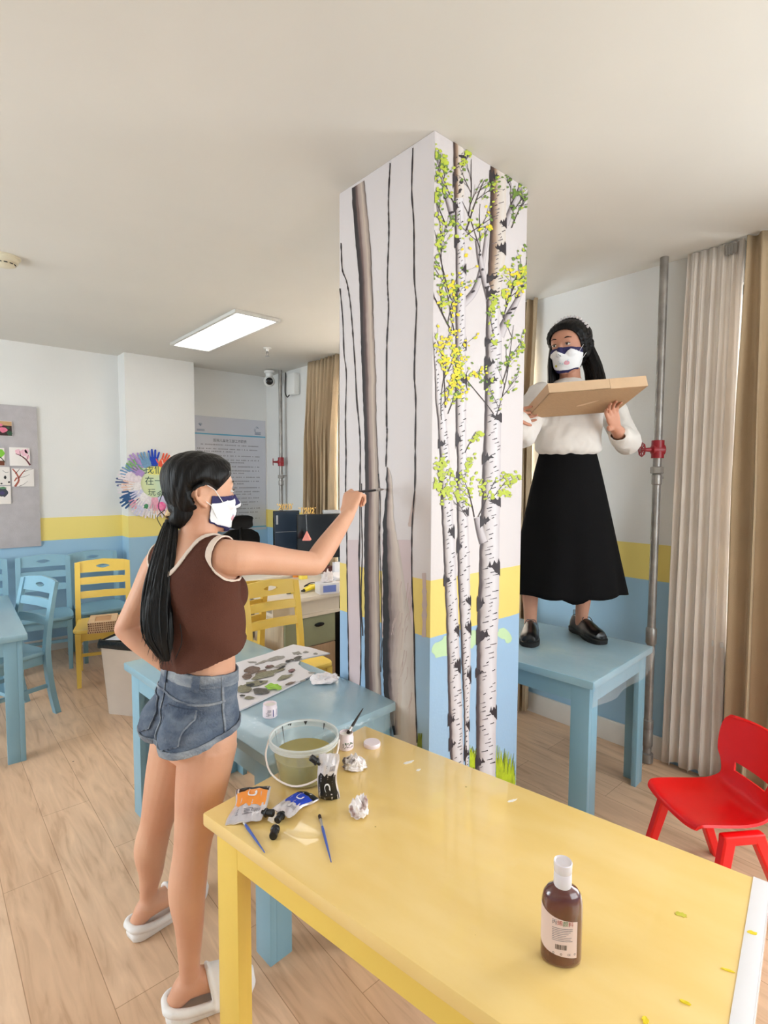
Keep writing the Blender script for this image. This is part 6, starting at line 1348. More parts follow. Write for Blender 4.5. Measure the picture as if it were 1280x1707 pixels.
for nm, c, lst in (('grey_paint', (150, 146, 142), [(460, 1098, 16, 4, -.25), (495, 1089, 8, 3, 0), (437, 1104, 14, 2, -.3), (510, 1087, 5, 1.6, 0), (526, 1090, 4, 1.6, 0), (467, 1110, 12, 2.5, -.3), (420, 1104, 8, 1.3, 0), (497, 1100, 6, 2, -.2), (505, 1135, 5, 1.6, -.3), (520, 1122, 6, 1, 0)]),
                   ('brown_paint', (112, 90, 80), [(420, 1118, 13, 6, -.2), (412, 1128, 9, 5, 0), (450, 1112, 8, 3, -.2), (486, 1119, 6, 3, -.3), (436, 1121, 10, 3, -.3), (483, 1140, 9, 2, -.3)]),
                   ('olive_grey_paint', (132, 128, 104), [(440, 1126, 22, 5, -.25), (474, 1130, 14, 3.5, -.3), (425, 1140, 20, 5, -.2), (462, 1119, 14, 3, -.3), (405, 1150, 14, 6, 0), (415, 1164, 8, 3, 0)]),
                   ('black_paint', (34, 34, 36), [(480, 1103, 5, 2, -.2), (418, 1143, 7, 2.5, -.1), (435, 1138, 3, 1.4, 0), (470, 1114, 8, 1.5, -.4), (487, 1101, 4, 1.4, 0), (404, 1161, 5, 1.6, 0)]),
                   ('dark_grey_paint', (84, 80, 78), [(434, 1154, 14, 5.5, .05), (496, 1098, 7, 2.4, -.3)]), ('mauve_paint', (132, 92, 98), [(486, 1119, 6, 2.4, -.3), (448, 1112, 4, 1.6, 0)]),
                   ('green_paint', (150, 200, 60), [(455, 1146, 13, 5, .0), (461, 1149, 8, 3, .1)])):
    mt = mat('palette_'+nm, c, 0.35, var=0.25, vscale=60, bump=0.4, bscale=90)
    for q in lst: t = dab(nm, mt, *q, k=len(groups)); groups[len(groups)] = 1; t.build(nm+'_dab', mt, PL, smooth=False)
# --- clear plastic film over the blue tables
M_FILM = clear_mat('clear_plastic_film', (1, 1, 1), 0.0, 0.10, haze=0.13, bump=0.9, bscale=9)
def film(name, label, P0, ux, uy, L, W, drops, seed):
    """sheet lying over a table top (P0 corner, ux along L, uy along W); drops: hang length past each side (-x,+x,-y,+y)"""
    rnd = random.Random(seed); nx, ny = 48, 34; a0, a1 = -drops[0], L+drops[1]; b0, b1 = -drops[2], W+drops[3]; vs = []
    for i in range(nx+1):
        for j in range(ny+1):
            a = a0+(a1-a0)*i/nx; b = b0+(b1-b0)*j/ny; da = max(0, -a, a-L); db = max(0, -b, b-W); w = 0.0007*abs(math.sin(9*a+3*math.sin(7*b)+seed))+0.0007*abs(math.sin(13*b+2*math.sin(8*a)))
            aa = min(max(a, -.004), L+.004); bb = min(max(b, -.004), W+.004); drop = max(da, db)
            out = 0.012*math.sin(17*(a+b)+seed)*min(1, drop/.05)
            if da > 0.004: aa += (out+0.006)*(1 if a > L else -1)
            if db > 0.004: bb += (out+0.006)*(1 if b > W else -1)
            p = V(P0)+ux*aa+uy*bb; vs.append((p.x, p.y, H+.0008+w-(drop*(1+0.06*math.sin(11*(a-b)+seed)))))
    mb = MB(); mb.add(vs, [(i*(ny+1)+j, i*(ny+1)+j+1, (i+1)*(ny+1)+j+1, (i+1)*(ny+1)+j) for i in range(nx) for j in range(ny)]); return mb.build(name, M_FILM, ang=80, label=label, cat='plastic sheet')
dn = d.normalized() if False else (V((0.700, 2.625, 0))-V((0.782, 1.435, 0))).normalized()
film('plastic_sheet', 'clear plastic film draped over the near half of the blue work table', c0+dn*0.0, dn, V((dn.y, -dn.x, 0)), 0.70, TB_W-0.012, (0.085, 0.0, 0.0, 0.0), 2)
us = V((-0.06, 1, 0)).normalized()
film('plastic_sheet', 'clear plastic film hanging off the blue table under the standing person', sc0, us, V((-us.y, us.x, 0)), 1.0, 0.71, (0.12, 0.0, 0.0, 0.0), 7)
# ------------------------------------------------------------------ bulletin board and its pictures
M_FELT = mat('grey_felt', (190, 186, 190), 0.95, var=0.06, vscale=14, bump=0.3, bscale=200); M_CANV = mat('canvas_white', (236, 230, 226), 0.8, var=0.02)
BY = WY-0.022
MB().box((0, 0, (2.20-0.967)/2), (1.55, 0.02, 2.20-0.967), bev=0.002).build('bulletin_board', M_FELT, loc=(0.834-0.775, WY-0.011, 0.967), label='grey felt bulletin board with small paintings on the far wall', cat='bulletin board')
def colour(name, c): return mat(name, c, 0.6, var=0.08, vscale=30)
def wallpic(label, x0, y0, x1, y1, shapes, base=M_CANV, nm='small_canvas_painting', plane=BY):
    a = onp(x0, y0, 1, plane); b_ = onp(x1, y1, 1, plane); w = b_.x-a.x; h = a.z-b_.z; o = MB()
    o.box((0, -0.006, h/2), (w, 0.012, h), bev=0.001); ob = o.build(nm, base, loc=((a.x+b_.x)/2, plane+0.0, b_.z), label=label, cat='painting', group=None)
    for i, (sn, c, polys) in enumerate(shapes):
        m = MB()
        for p in polys: 
            if p[0] == 'q': m.add([((x-.5)*w, -0.0124-.0002*i, z*h) for x, z in ((p[1], p[2]), (p[3], p[2]), (p[3], p[4]), (p[1], p[4]))], [(0, 1, 2, 3)])
            elif len(p) == 5 and p[0] == 'r':   # ribbon: ('r', pts, w0, w1, _)
                S = spline(p[1], 12); 
                for j in range(11):
                    A, B = S[j], S[j+1]; t = j/11; wd = p[2]*(1-t)+p[3]*t; dx, dz = B[0]-A[0], B[1]-A[1]; l = math.hypot(dx, dz) or 1; nx_, nz_ = -dz/l*wd/2, dx/l*wd/2
                    m.add([((q[0]-.5)*w, -0.0124-.0002*i, q[1]*h) for q in ((A[0]+nx_, A[1]+nz_), (A[0]-nx_, A[1]-nz_), (B[0]-nx_, B[1]-nz_), (B[0]+nx_, B[1]+nz_))], [(0, 1, 2, 3)])
            else:
                cx_, cz_, rx, rz_, n = p; m.add([((cx_-.5+rx*math.cos(2*PI*k/n)*(1+.18*math.cos(5*k)))*w, -0.0124-.0002*i, (cz_+rz_*math.sin(2*PI*k/n)*(1+.15*math.sin(4*k)))*h) for k in range(n)], [tuple(range(n))])
        m.build(sn, colour('art_'+sn+str(c[0]), c), ob, smooth=False)
    return ob
wallpic('painting of a pink lotus on dark water, topmost on the grey board', -8, 701, 20.5, 727.5, [('sand_ground', (196, 156, 112), [('q', .02, .7, .98, .98)]), ('dark_water', (52, 28, 30), [('q', .02, .02, .98, .7)]), ('lily_leaf', (48, 84, 60), [(.82, .2, .16, .16, 12), (.75, .55, .1, .08, 10)]), ('pink_petals', (226, 120, 150), [(.45, .4, .24, .18, 14), (.3, .72, .12, .1, 10)])])
wallpic('painting of a bright green plant with brown ground, partly outside the left edge', -20, 746, 8, 776.5, [('leaf_green', (130, 200, 60), [(.75, .7, .24, .24, 14)]), ('brown_ground', (110, 56, 34), [('q', .02, .02, .98, .28)]), ('dark_stem', (40, 60, 34), [('r', [(.5, .6), (.8, .42), (1, .2)], .06, .05, 0)])])
wallpic('painting of a pink blossom branch curving down to the right', 15, 745.5, 50, 777, [('pink_blossom', (236, 190, 204), [(.42, .75, .14, .16, 12), (.72, .72, .16, .2, 12), (.85, .82, .1, .12, 10), (.9, .5, .08, .14, 10)]), ('plum_branch', (98, 40, 52), [('r', [(.3, .66), (.55, .55), (.8, .35), (1, .05)], .03, .10, 0), ('r', [(.55, .55), (.5, .8)], .03, .02, 0), ('r', [(.85, .36), (.93, .6)], .03, .02, 0)])])
wallpic('black ink sketch of birds and hills on white, partly outside the left edge', -14, 778, 17, 808.5, [('ink_dab', (30, 30, 32), [(.72, .42, .07, .1, 9), (.93, .16, .06, .05, 8), (.5, .08, .06, .04, 8), ('r', [(.6, .8), (.75, .7), (.95, .72)], .02, .01, 0)])])
wallpic('painting of a reddish plum tree with black twigs', 19, 781, 57, 811, [('red_trunk', (170, 92, 78), [('r', [(.12, .0), (.3, .35), (.22, .7), (.04, .98)], .10, .06, 0), ('r', [(.22, .5), (.1, .3)], .08, .05, 0), ('r', [(.28, .45), (.5, .8), (.62, .95)], .07, .03, 0)]), ('black_twig', (44, 34, 40), [('r', [(.3, .5), (.55, .55), (.8, .68)], .025, .01, 0), ('r', [(.5, .8), (.7, .9), (.98, 1.0)], .025, .01, 0), ('r', [(.3, .02), (.5, .12), (.7, .3)], .02, .01, 0), ('r', [(.15, .7), (.3, .9), (.36, .99)], .03, .015, 0)])])
wallpic('painting of a dark round lily pad, lowest on the grey board', -12, 810.5, 18.5, 840, [('dark_pad', (62, 66, 78), [(.55, .66, .26, .26, 16)]), ('pad_green', (90, 140, 100), [(.55, .9, .2, .06, 10)]), ('pad_violet', (72, 62, 110), [(.5, .62, .14, .1, 10)])])

# ------------------------------------------------------------------ wreath of paper hands on the pilaster
PY = WY-PIL; WC = onp(258, 806, 1, PY-0.004)
WR = empty('paper_hand_wreath', (WC.x, PY, WC.z-0.34), label='wreath of painted paper hands around a handwritten sign on the pilaster', cat='wreath'); WRi = Matrix.Translation((-WC.x, -PY, -(WC.z-0.34)))
M_SIGN = mat('paper_sign_green', (204, 228, 206), 0.8, rgb2=(226, 232, 170), vscale=4)
mb = MB(); ps = []
for k in range(28): a = 2*PI*k/28; rr = .205*(1+.06*math.sin(5*a)); ps.append((WC.x+.03+rr*.92*math.cos(a), PY-0.0035, WC.z+rr*1.12*math.sin(a)))
mb.poly(ps, .002, (0, 1, 0)); o = mb.build('sign_paper', M_SIGN, WR); o.matrix_parent_inverse = WRi
mb = MB(); mb.poly([(WC.x-.06+.20*u, PY-0.0042, WC.z+.09+.13*v) for u, v in ((0, 0), (1, -.05), (1.02, .9), (.5, 1.05), (-.05, .9))], .0004, (0, 1, 0)); o = mb.build('yellow_paper', mat('paper_yellow', (238, 234, 130), 0.8), WR); o.matrix_parent_inverse = WRi
mb = MB(); Rx = Matrix.Rotation(PI/2, 4, 'X')
for s_, x, z, sz in (('我们', -.005, .135, .105), ('在一起', .04, .02, .09), ('玩', -.03, -.09, .075), ('会', .05, -.11, .075)): text_mesh(s_, sz, Matrix.Translation((WC.x+x, PY-0.0052, WC.z+z)) @ Rx, mb)
o = mb.build('handwriting', mat('sign_ink', (60, 96, 84), 0.6), WR, smooth=False); o.matrix_parent_inverse = WRi
hand_cols = [(30, 70, 190), (236, 96, 66), (126, 176, 120), (180, 150, 206), (120, 160, 196), (236, 226, 232), (240, 206, 190), (60, 100, 150), (230, 170, 190), (214, 214, 236), (96, 110, 150), (240, 236, 238)]
rnd = random.Random(15)
def paper_hand(a, r, col, s_, k):
    ca_, sa2 = math.cos(a), math.sin(a); base = (WC.x+r*ca_, WC.z+r*1.04*sa2); y = PY-0.0045-.0009*k
    def P(u, v): return (base[0]+(u*(-sa2)+v*ca_)*s_, y-0.012*max(0, v)/.1*rnd.uniform(.3, .6), base[1]+(u*ca_+v*sa2)*s_)
    mb = MB(); palm = [(-.03, 0), (-.036, .03), (-.034, .06), (-.012, .07), (.012, .07), (.034, .06), (.036, .03), (.03, 0)]; mb.poly([P(*q) for q in palm], .0005, (0, 1, 0))
    for u0, u1, l in ((-.030, -.045, .045), (-.013, -.018, .062), (.004, .006, .066), (.022, .030, .055), (.036, .066, .02)):
        b0 = (u0, .058 if l > .03 else .02); t0 = (u1, .062+l if l > .03 else .05); w_ = .0075; mb.poly([P(b0[0]-w_, b0[1]), P(b0[0]+w_, b0[1]), P(t0[0]+w_*.9, t0[1]-.006), P(t0[0], t0[1]), P(t0[0]-w_*.9, t0[1]-.006)], .0005, (0, 1, 0))
    o = mb.build('paper_hand', mat('hand_paper_%d' % col, hand_cols[col], 0.8, var=.12, vscale=60), WR, smooth=False); o.matrix_parent_inverse = WRi
order = [(1.57, 0), (1.2, 1), (0.9, 6), (1.95, 4), (2.25, 3), (2.45, 2), (2.7, 4), (2.85, 5), (3.05, 10), (3.2, 6), (3.4, 5), (3.55, 7), (3.75, 7), (3.9, 8), (4.05, 5), (4.2, 9), (4.4, 5), (4.6, 11), (4.8, 6), (5.0, 5), (5.25, 8), (5.5, 11), (5.8, 9), (6.1, 5), (.3, 8), (.6, 9)]
for i, (a, c) in enumerate(order): paper_hand(a+rnd.uniform(-.05, .05), rnd.uniform(.16, .20), c, rnd.uniform(1.15, 1.4), i % 4)
for i, (a, c) in enumerate([(2.9, 5), (3.3, 11), (3.65, 9), (4.0, 11), (4.3, 5), (4.7, 8), (2.55, 3), (5.1, 9)]): paper_hand(a, .13, c, 1.05, 5+i % 2)
mb = MB(); mb.ball((WC.x+.055, PY-.012, WC.z-.225), .045, 20, 12, sc=(1, .3, 1)); o = mb.build('pink_pompom', mat('pompom_pink', (240, 60, 150), 0.9, rgb2=(250, 150, 190), vscale=30), WR); o.matrix_parent_inverse = WRi
mb = MB(); mb.ball((WC.x-.09, PY-.010, WC.z-.22), .028, 16, 10, sc=(1, .3, .9)); o = mb.build('green_patch', mat('patch_green', (70, 140, 100), 0.8), WR); o.matrix_parent_inverse = WRi

# ------------------------------------------------------------------ notice poster on the far wall
M_POST = mat('poster_silver_blue', (202, 204, 214), 0.18, var=0.02, vscale=2, coat=0.3); px0, px1, pz0, pz1 = 2.178, 3.09, 0.985, 2.246; pw = px1-px0
PO = MB(); PO.box((0, 0, (pz1-pz0)/2), (pw, .006, pz1-pz0), bev=.001); PO = PO.build('notice_poster', M_POST, loc=((px0+px1)/2, WY-.003, pz0), label='large pale notice poster full of small Chinese text by the far corner', cat='poster')
def on_poster(mb, u, z, w_, h_, k=1): mb.add([(u, -.0032-.0002*k, z), (u+w_, -.0032-.0002*k, z), (u+w_, -.0032-.0002*k, z+h_), (u, -.0032-.0002*k, z+h_)], [(0, 1, 2, 3)])
for z_ in (1.065, .03): mb = MB(); on_poster(mb, -pw/2, z_, pw, .014); mb.build('blue_rule', mat('poster_blue_rule', (96, 168, 200), 0.3), PO, smooth=False)
mb = MB(); text_mesh('医院儿童社工部工作职责', .036, Matrix.Translation((0.02, -.0036, 1.005)) @ Rx, mb); mb.build('poster_title', mat('poster_ink', (62, 60, 70), 0.5), PO, smooth=False)
mb = MB(); rnd = random.Random(4); z = .955; ln = 0
while z > .085:
    x = -pw/2+.10+(.04 if ln % 3 == 0 else 0); xe = pw/2-(.09 if ln % 3 != 2 else rnd.uniform(.2, .4))
    while x < xe: w_ = rnd.uniform(.008, .014); on_poster(mb, x, z, w_, .0035); on_poster(mb, x+w_*.2, z+.005, w_*.7, .003); on_poster(mb, x+w_*.4, z+.001, .003, .012); x += w_+rnd.choice((.004, .004, .005, .02))
    z -= .028 if ln % 3 == 1 else .045; ln += 1
mb.build('poster_text', mat('poster_text_ink', (92, 88, 98), 0.5), PO, smooth=False)
mb = MB(); 
for k in range(3): on_poster(mb, pw/2-.135+.0*k, 1.095+.012*k, .075, .006)
for k in range(2): on_poster(mb, -pw/2+.10, 1.10+.012*k, .085, .006)
for cxp, fl in ((pw/2-.10, 1), (-pw/2+.14, 0)):
    for k in range(5):
        a0 = 1.0+k*.45 if fl else .9+k*.35; R7 = []
        for j in range(7): t = j/6; r_ = .018+.026*t if fl else .03*t+.004; R7 += [(cxp+r_*math.cos(a0+1.2*t*fl)-.002, -.0036, 1.15+r_*math.sin(a0+1.2*t*fl)), (cxp+r_*math.cos(a0+1.2*t*fl)+.003, -.0036, 1.15+r_*math.sin(a0+1.2*t*fl)+.002)]
        mb.add(R7, [(2*j, 2*j+1, 2*j+3, 2*j+2) for j in range(6)])
mb.build('poster_emblem', mat('poster_emblem_ink', (110, 126, 150), 0.5), PO, smooth=False)

# ------------------------------------------------------------------ office desks by the far curtain
M_DTOP = mat('desk_top_beige', (226, 216, 202), 0.35, var=.03, vscale=3, stretch=(1, 8, 1)); M_DOAK = mat('desk_pale_oak', (206, 190, 166), 0.5, var=.07, vscale=5, stretch=(10, 10, 1)); M_DGRN = mat('drawer_grey_green', (150, 156, 128), 0.4, var=.03); M_DBR = mat('drawer_oak_brown', (166, 140, 112), 0.5, var=.12, vscale=4, stretch=(12, 12, 1))
dk = empty('office_desk', (2.355, 3.52, 0), label='beige office desk top with open side panel behind the yellow chairs', cat='desk')
MB().box((0, 0, .725), (1.10, .72, .028), bev=.003).build('desk_top', M_DTOP, dk)
mb = MB(); mb.box((.535, 0, .355), (.022, .66, .71)); mb.build('side_panel', M_DOAK, dk)
MB().box((-.26, -.30, .655), (.56, .018, .11)).build('front_panel', M_DTOP, dk)
pd = empty('drawer_pedestal', (2.125, 3.44, 0), label='drawer cabinet with a green-grey front under the office desk', cat='drawer cabinet')
MB().box((0, 0, .29), (.44, .42, .58)).build('cabinet_body', M_DOAK, pd); MB().box((0.01, -.01, .593), (.48, .47, .024), bev=.002).build('cabinet_top', M_DTOP, pd)
for z0, z1, mt in ((.365, .575, M_DGRN), (.02, .358, M_DBR)):
    f_ = MB(); f_.box((0, -.219, (z0+z1)/2), (.43, .018, z1-z0), bev=.002); f_ = f_.build('drawer', mt, pd)
    if mt is M_DGRN:
        h_ = MB(); h_.lathe([(.0005, -.005), (.028, -.004), (.028, .006), (.02, .008), (.0005, .009)], 24, M=Matrix.Translation((.07, -.229, .51)) @ Matrix.Rotation(PI/2, 4, 'X'), sx=1.5, sy=.55); h_.build('handle', M_BLKG, f_)
pc = empty('computer_tower', (2.60, 3.40, 0), label='tall black computer case under the desk beside the pillar', cat='computer')
MB().box((0, 0, .28), (.20, .42, .54), bev=.008).build('case', mat('black_matte_plastic', (24, 24, 26), .5), pc); MB().box((0, -.205, .30), (.16, .016, .46), bev=.004).build('front_grille', M_BLKG, pc); MB().box((0, 0, .556), (.17, .36, .012), bev=.004).build('top_cover', mat('case_top_grey', (170, 176, 184), .3), pc)
d2k = empty('office_desk', (2.46, 4.215, 0), label='second office desk holding the two black monitors, near the far corner', cat='desk')
MB().box((0, 0, .745), (.92, .62, .03), bev=.003).build('desk_top', M_DTOP, d2k)
for sx in (-1, 1): MB().box((sx*.44, 0, .365), (.022, .6, .73)).build('side_panel', M_DOAK, d2k)
MB().box((0, -.27, .5), (.86, .018, .45)).build('front_panel', M_DOAK, d2k)
M_SCR = mat('monitor_black', (20, 24, 30), .22); M_SCRB = mat('monitor_blue_black', (44, 58, 76), .3); M_SILV = mat('silver_plastic', (176, 180, 186), .35)
def monitor(label, x, y, rz, w_, h_, z0, extra):
    o = empty('computer_monitor', (x, y, .76), rz, label, 'monitor')
    MB().box((0, 0, z0+h_/2), (w_, .03, h_), bev=.005).build('monitor_body', M_SCR, o); MB().box((0, -.0165, z0+h_/2), (w_-.016, .003, h_-.016)).build('rear_panel', M_SCR if not extra else M_SCRB, o)
    mb = MB(); mb.tube([(0, .02, z0+.1), (0, .03, .01)], .018, 12); mb.box((0, .04, .006), (.2, .15, .012), bev=.003); mb.build('stand', M_SCR, o)
    if extra:
        MB().box((0, -.019, z0+h_*.53), (w_-.03, .003, .004)).build('pale_strip', M_SILV, o); MB().box((-w_/2+.03, -.019, z0+h_*.8), (.018, .003, h_*.2), bev=.001).build('sticker', M_SILV, o)
    return o
monitor('blue-black monitor on the far desk, left of the bigger black one', 2.60, 4.34, -.2, .25, .42, .10, True)
monitor('large black monitor on the far desk with its edge behind the pillar', 2.76, 3.985, -.32, .47, .40, .10, False)
M_GOLD = mat('gold_toy_plastic', (238, 196, 108), .35, var=.1, vscale=40)
def digit_toys(label, s_, x, y, z, rz, sz):
    o = MB(); t = MB(); text_mesh(s_, sz, Matrix.Identity(4), t, th=.008); M_ = Matrix.Translation((0, 0, sz*.36)) @ Matrix.Rotation(PI/2, 4, 'X'); o.add(t.v, t.f, 0, M_)
    for k in range(len(s_)):
        u = (k-(len(s_)-1)/2)*sz*.62
        for q in (-1, 1): o.ball((u+q*sz*.16, 0, sz*.80), sz*.085, 10, 8)
    return o.build('digit_figures', M_GOLD, ang=30, loc=(x, y, z), rz=rz, label=label, cat='figurine')
digit_toys('golden number figures reading 2020 on top of the blue-black monitor', '2020', 2.585, 4.335, 1.285, -.2, .068)
digit_toys('golden number figures reading 1202 on top of the large monitor', '1202', 2.63, 4.03, 1.262, -.32, .068)
mb = MB(); mb.box((2.85, 3.957, 1.2785), (.17, .045, .033), bev=.004, rz=-.32); recenter(mb.build('webcam_box', M_SILV, label='silver box lying on top of the large monitor', cat='box')).location.z += .0
pk = empty('hanging_ornament', (2.56, 3.93, 1.04), label='pink triangular ornament hanging in front of the monitors', cat='ornament')
MB().tube([(0.03, .06, .24), (0.0, 0, .085)], .0015, 6).build('string', M_SILV, pk); MB().lathe([(.045, 0), (.048, .006), (.004, .08), (.0005, .085)], 4).build('pink_bell', mat('ornament_pink', (226, 140, 130), .6), pk)
fl = empty('flower_figurine', (2.52, 3.97, .76), label='small white and green flower ornament under the blue-black monitor', cat='ornament'); mb = MB(); rnd = random.Random(2)
for k in range(9): mb.ball((rnd.uniform(-.05, .05), rnd.uniform(-.02, .02), rnd.uniform(.05, .16)), rnd.uniform(.014, .024), 10, 8, sc=(1, .7, .9))
mb.build('white_petals', mat('petal_white', (226, 220, 232), .5), fl); mb = MB()
for k in range(6): x = rnd.uniform(-.05, .06); mb.tube([(x*.3, 0, 0), (x, rnd.uniform(-.01, .01), rnd.uniform(.06, .13))], .005, 6)
mb.build('green_stems', mat('stem_dark_green', (30, 84, 60), .5), fl)
fl2 = empty('flower_figurine', (2.66, 3.925, .76), label='tiny dark green plant ornament under the large monitor', cat='ornament'); mb = MB()
for k in range(10): a = k*.63; mb.tube([(0, 0, .01), (.025*math.cos(a), .02*math.sin(a), .05), (.045*math.cos(a), .03*math.sin(a), .075)], [.004, .006, .002], 6)
mb.build('green_leaves', mat('leaf_dark_green', (26, 92, 60), .5), fl2); mb = MB(); mb.lathe([(.018, 0), (.022, .03), (.018, .03)], 14); mb.build('white_pot', M_WP, fl2)
# clutter on the nearer desk
def DP(x, y, z=.739): return onp(x, y, 2, z)
tb = empty('tissue_box', DP(545, 988), -.25, label='white and blue tissue box with a tissue sticking out on the desk', cat='tissue box')
MB().box((0, 0, .04), (.15, .11, .08), bev=.004).build('box_body', M_WP, tb); MB().box((.0, -.0555, .04), (.10, .002, .05)).build('blue_print', mat('tissue_box_blue', (120, 140, 214), .5), tb)
ts = tissue('tuft', V((0, 0, .075)), .045, .03, .06, M_TIS, 4); ts.parent = tb; ts.name = 'tissue_tuft'
for k_ in ('label', 'category'): del ts[k_]
M_YP = mat('yellow_plastic', (246, 222, 40), .4); 
gg = empty('glue_gun', DP(520, 985), .3, label='yellow and black tool with a coiled black cable on the desk', cat='tool')
mb = MB(); mb.tube([(-.09, 0, .02), (-.02, 0, .03), (.06, .01, .025)], [.014, .022, .016], 12); mb.tube([(.02, 0, .025), (.05, -.06, .02)], [.018, .014], 12); mb.build('tool_body', M_YP, gg); MB().tube([(-.12, 0, .02), (-.085, 0, .02)], [.006, .013], 10).build('nozzle', M_BLKP, gg)
MB().tube([V(q) for q in spline([(.05, -.06, .02), (.09, -.03, .03), (.05, .04, .05), (-.02, .06, .03), (.03, .02, .045), (.11, .04, .01), (.14, -.01, .008)], 36)], .004, 6).build('cable', M_BLKP, gg)
rnd = random.Random(31)
for lab, x, y, c, sz in (('red packet on the office desk above the yellow chair', 478, 962, (222, 60, 56), (.05, .04, .03)), ('orange packet beside the red one on the office desk', 493, 962, (238, 150, 60), (.05, .04, .03)), ('yellow packet on the office desk behind the yellow tool', 505, 965, (240, 220, 90), (.06, .05, .045)), ('dark brown box on the office desk next to the pillar', 548, 957, (92, 46, 40), (.10, .05, .07)), ('white paper cup box on the desk against the pillar edge', 562, 958, (228, 230, 236), (.07, .06, .11))):
    p = DP(x, y); MB().box((0, 0, sz[2]/2), sz, bev=.003).build('small_packet', mat('packet_%d' % c[1], c, .45), loc=p, rz=rnd.uniform(-.4, .4), label=lab, cat='packet')
tl = empty('hand_tool', DP(484, 991), .2, label='small yellow tool with a dark tip at the desk edge above the chair rail', cat='tool'); MB().tube([(0, 0, .012), (.05, .01, .012)], [.009, .011], 10).build('tool_handle', M_YP, tl); MB().tube([(-.035, 0, .012), (0, 0, .012)], [.004, .008], 8).build('tool_tip', M_BLKP, tl)
# cutlery tray or papers stack behind
mb = MB(); 
for k in range(5): mb.box((2.72+.01*(k % 2), 3.62, .742+.006*k), (.30, .22, .005), rz=.05*k-.1)
recenter(mb.build('paper_stack', M_WP, label='loose stack of papers on the office desk behind the tissue box', cat='paper'))
# office chairs beyond the monitors
M_MESH = mat('black_mesh_fabric', (16, 16, 18), .8, bump=.3, bscale=200)
oc = empty('office_chair', (2.37, 4.86, 0), .1, label='black high-backed office chair with a headrest below the poster', cat='office chair')
def pad(mb, c, w_, h_, dpt, bow):
    R8 = []
    for k in range(11):
        t = k/10; z = c[2]-h_/2+h_*t; e = (1-(2*abs(t-.5))**6)*.5+.5; R8.append([V((c[0]+w_/2*e*math.copysign(abs(math.cos(a))**.5, math.cos(a)), c[1]+dpt*math.copysign(abs(math.sin(a))**.7, math.sin(a))+bow*(math.cos(a))**2*-1+.03*math.sin(PI*t), z)) for a in [2*PI*j/24 for j in range(24)]])
    mb.loft(R8)
mb = MB(); pad(mb, (0, 0, .86), .46, .44, .03, .05); mb.build('backrest', M_MESH, oc, ang=60); mb = MB(); pad(mb, (0.02, -.01, 1.15), .27, .13, .03, .03); mb.build('headrest', M_MESH, oc, ang=60)
mb = MB(); mb.box((0, .24, .47), (.48, .46, .08), bev=.03, seg=3); mb.build('seat', M_MESH, oc); mb = MB(); mb.tube([(0, .22, .43), (0, .22, .09)], .03, 14); mb.tube([(0, -.03, 1.1), (0, -.04, .8), (0, .0, .5), (0, .2, .43)], .02, 10); mb.build('post', M_BLKG, oc)
for k in range(5): a = 2*PI*k/5; l = MB(); l.tube([(0, .22, .09), (.28*math.cos(a), .22+.28*math.sin(a), .06)], [.022, .014], 10); l.ball((.28*math.cos(a), .22+.28*math.sin(a), .028), .028, 12, 8); l.build('leg', M_BLKG, oc)
for s_ in (-1, 1): l = MB(); l.tube([(s_*.24, .1, .47), (s_*.28, .1, .66), (s_*.28, .3, .67)], .015, 8); l.build('armrest', M_BLKG, oc)

# ------------------------------------------------------------------ waste bin and picture frames
M_BIN = mat('bin_pale_plastic', (222, 208, 196), .4, var=.03, sub=.03); M_BAG = mat('black_bin_bag', (14, 14, 16), .3, bump=.6, bscale=25)
ud = V((.6, -.8, 0)); vd = V((.8, .6, 0)); bc_ = V((.908, 3.841, 0))+ud*.15+vd*.11
bn = empty('waste_bin', bc_, math.atan2(-.8, .6), label='tall pale waste bin lined with a black bag beside the blue work table', cat='waste bin')
def rr_ring(w_, dd, z, r=.03, n=6):
    out = []
    for cx_, cy_, a0 in ((w_/2-r, dd/2-r, 0), (-w_/2+r, dd/2-r, PI/2), (-w_/2+r, -dd/2+r, PI), (w_/2-r, -dd/2+r, 1.5*PI)):
        for k in range(n): a = a0+PI/2*k/(n-1); out.append(V((cx_+r*math.cos(a), cy_+r*math.sin(a), z)))
    return out
MB().loft([rr_ring(.30, .21, 0), rr_ring(.33, .235, .25), rr_ring(.36, .26, .49), rr_ring(.352, .252, .49), rr_ring(.30, .21, .01)], cap=True).build('bin_body', M_BIN, bn)
rnd = random.Random(8); R9 = []
for i in range(9):
    t = i/8; z = (.478, .462, .452, .462, .482, .500, .505, .49, .40)[i]; k = (1.02, 1.035, 1.05, 1.075, 1.08, 1.05, .99, .95, .90)[i]; R9.append([p*1 for p in [V((q.x*k+rnd.uniform(-.002, .002), q.y*k+rnd.uniform(-.003, .003), z+rnd.uniform(-.003, .003)+.006*math.sin(3*j))) for j, q in enumerate(rr_ring(.36, .26, 0))]])
MB().loft(R9, cap=False).build('bin_bag', M_BAG, bn, ang=60)
mb = MB(); mb.add([(-.15, -.10, .50), (.05, -.09, .507), (.12, .10, .512), (-.14, .105, .506)], [(0, 1, 2, 3)]); sheet = mb.build('paper_sheet', M_WP, loc=bc_, rz=math.atan2(-.8, .6), label='white sheet of paper lying over the waste bin opening', cat='paper'); baked(sheet, [('SOLIDIFY', dict(thickness=.001, offset=0))]); recenter(sheet) if False else None
M_PINE = mat('raw_pine', (222, 188, 150), .6, var=.1, vscale=10, stretch=(1, 8, 1)); M_CARVE = mat('carved_wood_edge', (176, 126, 92), .7, rgb2=(104, 66, 44), vscale=60)
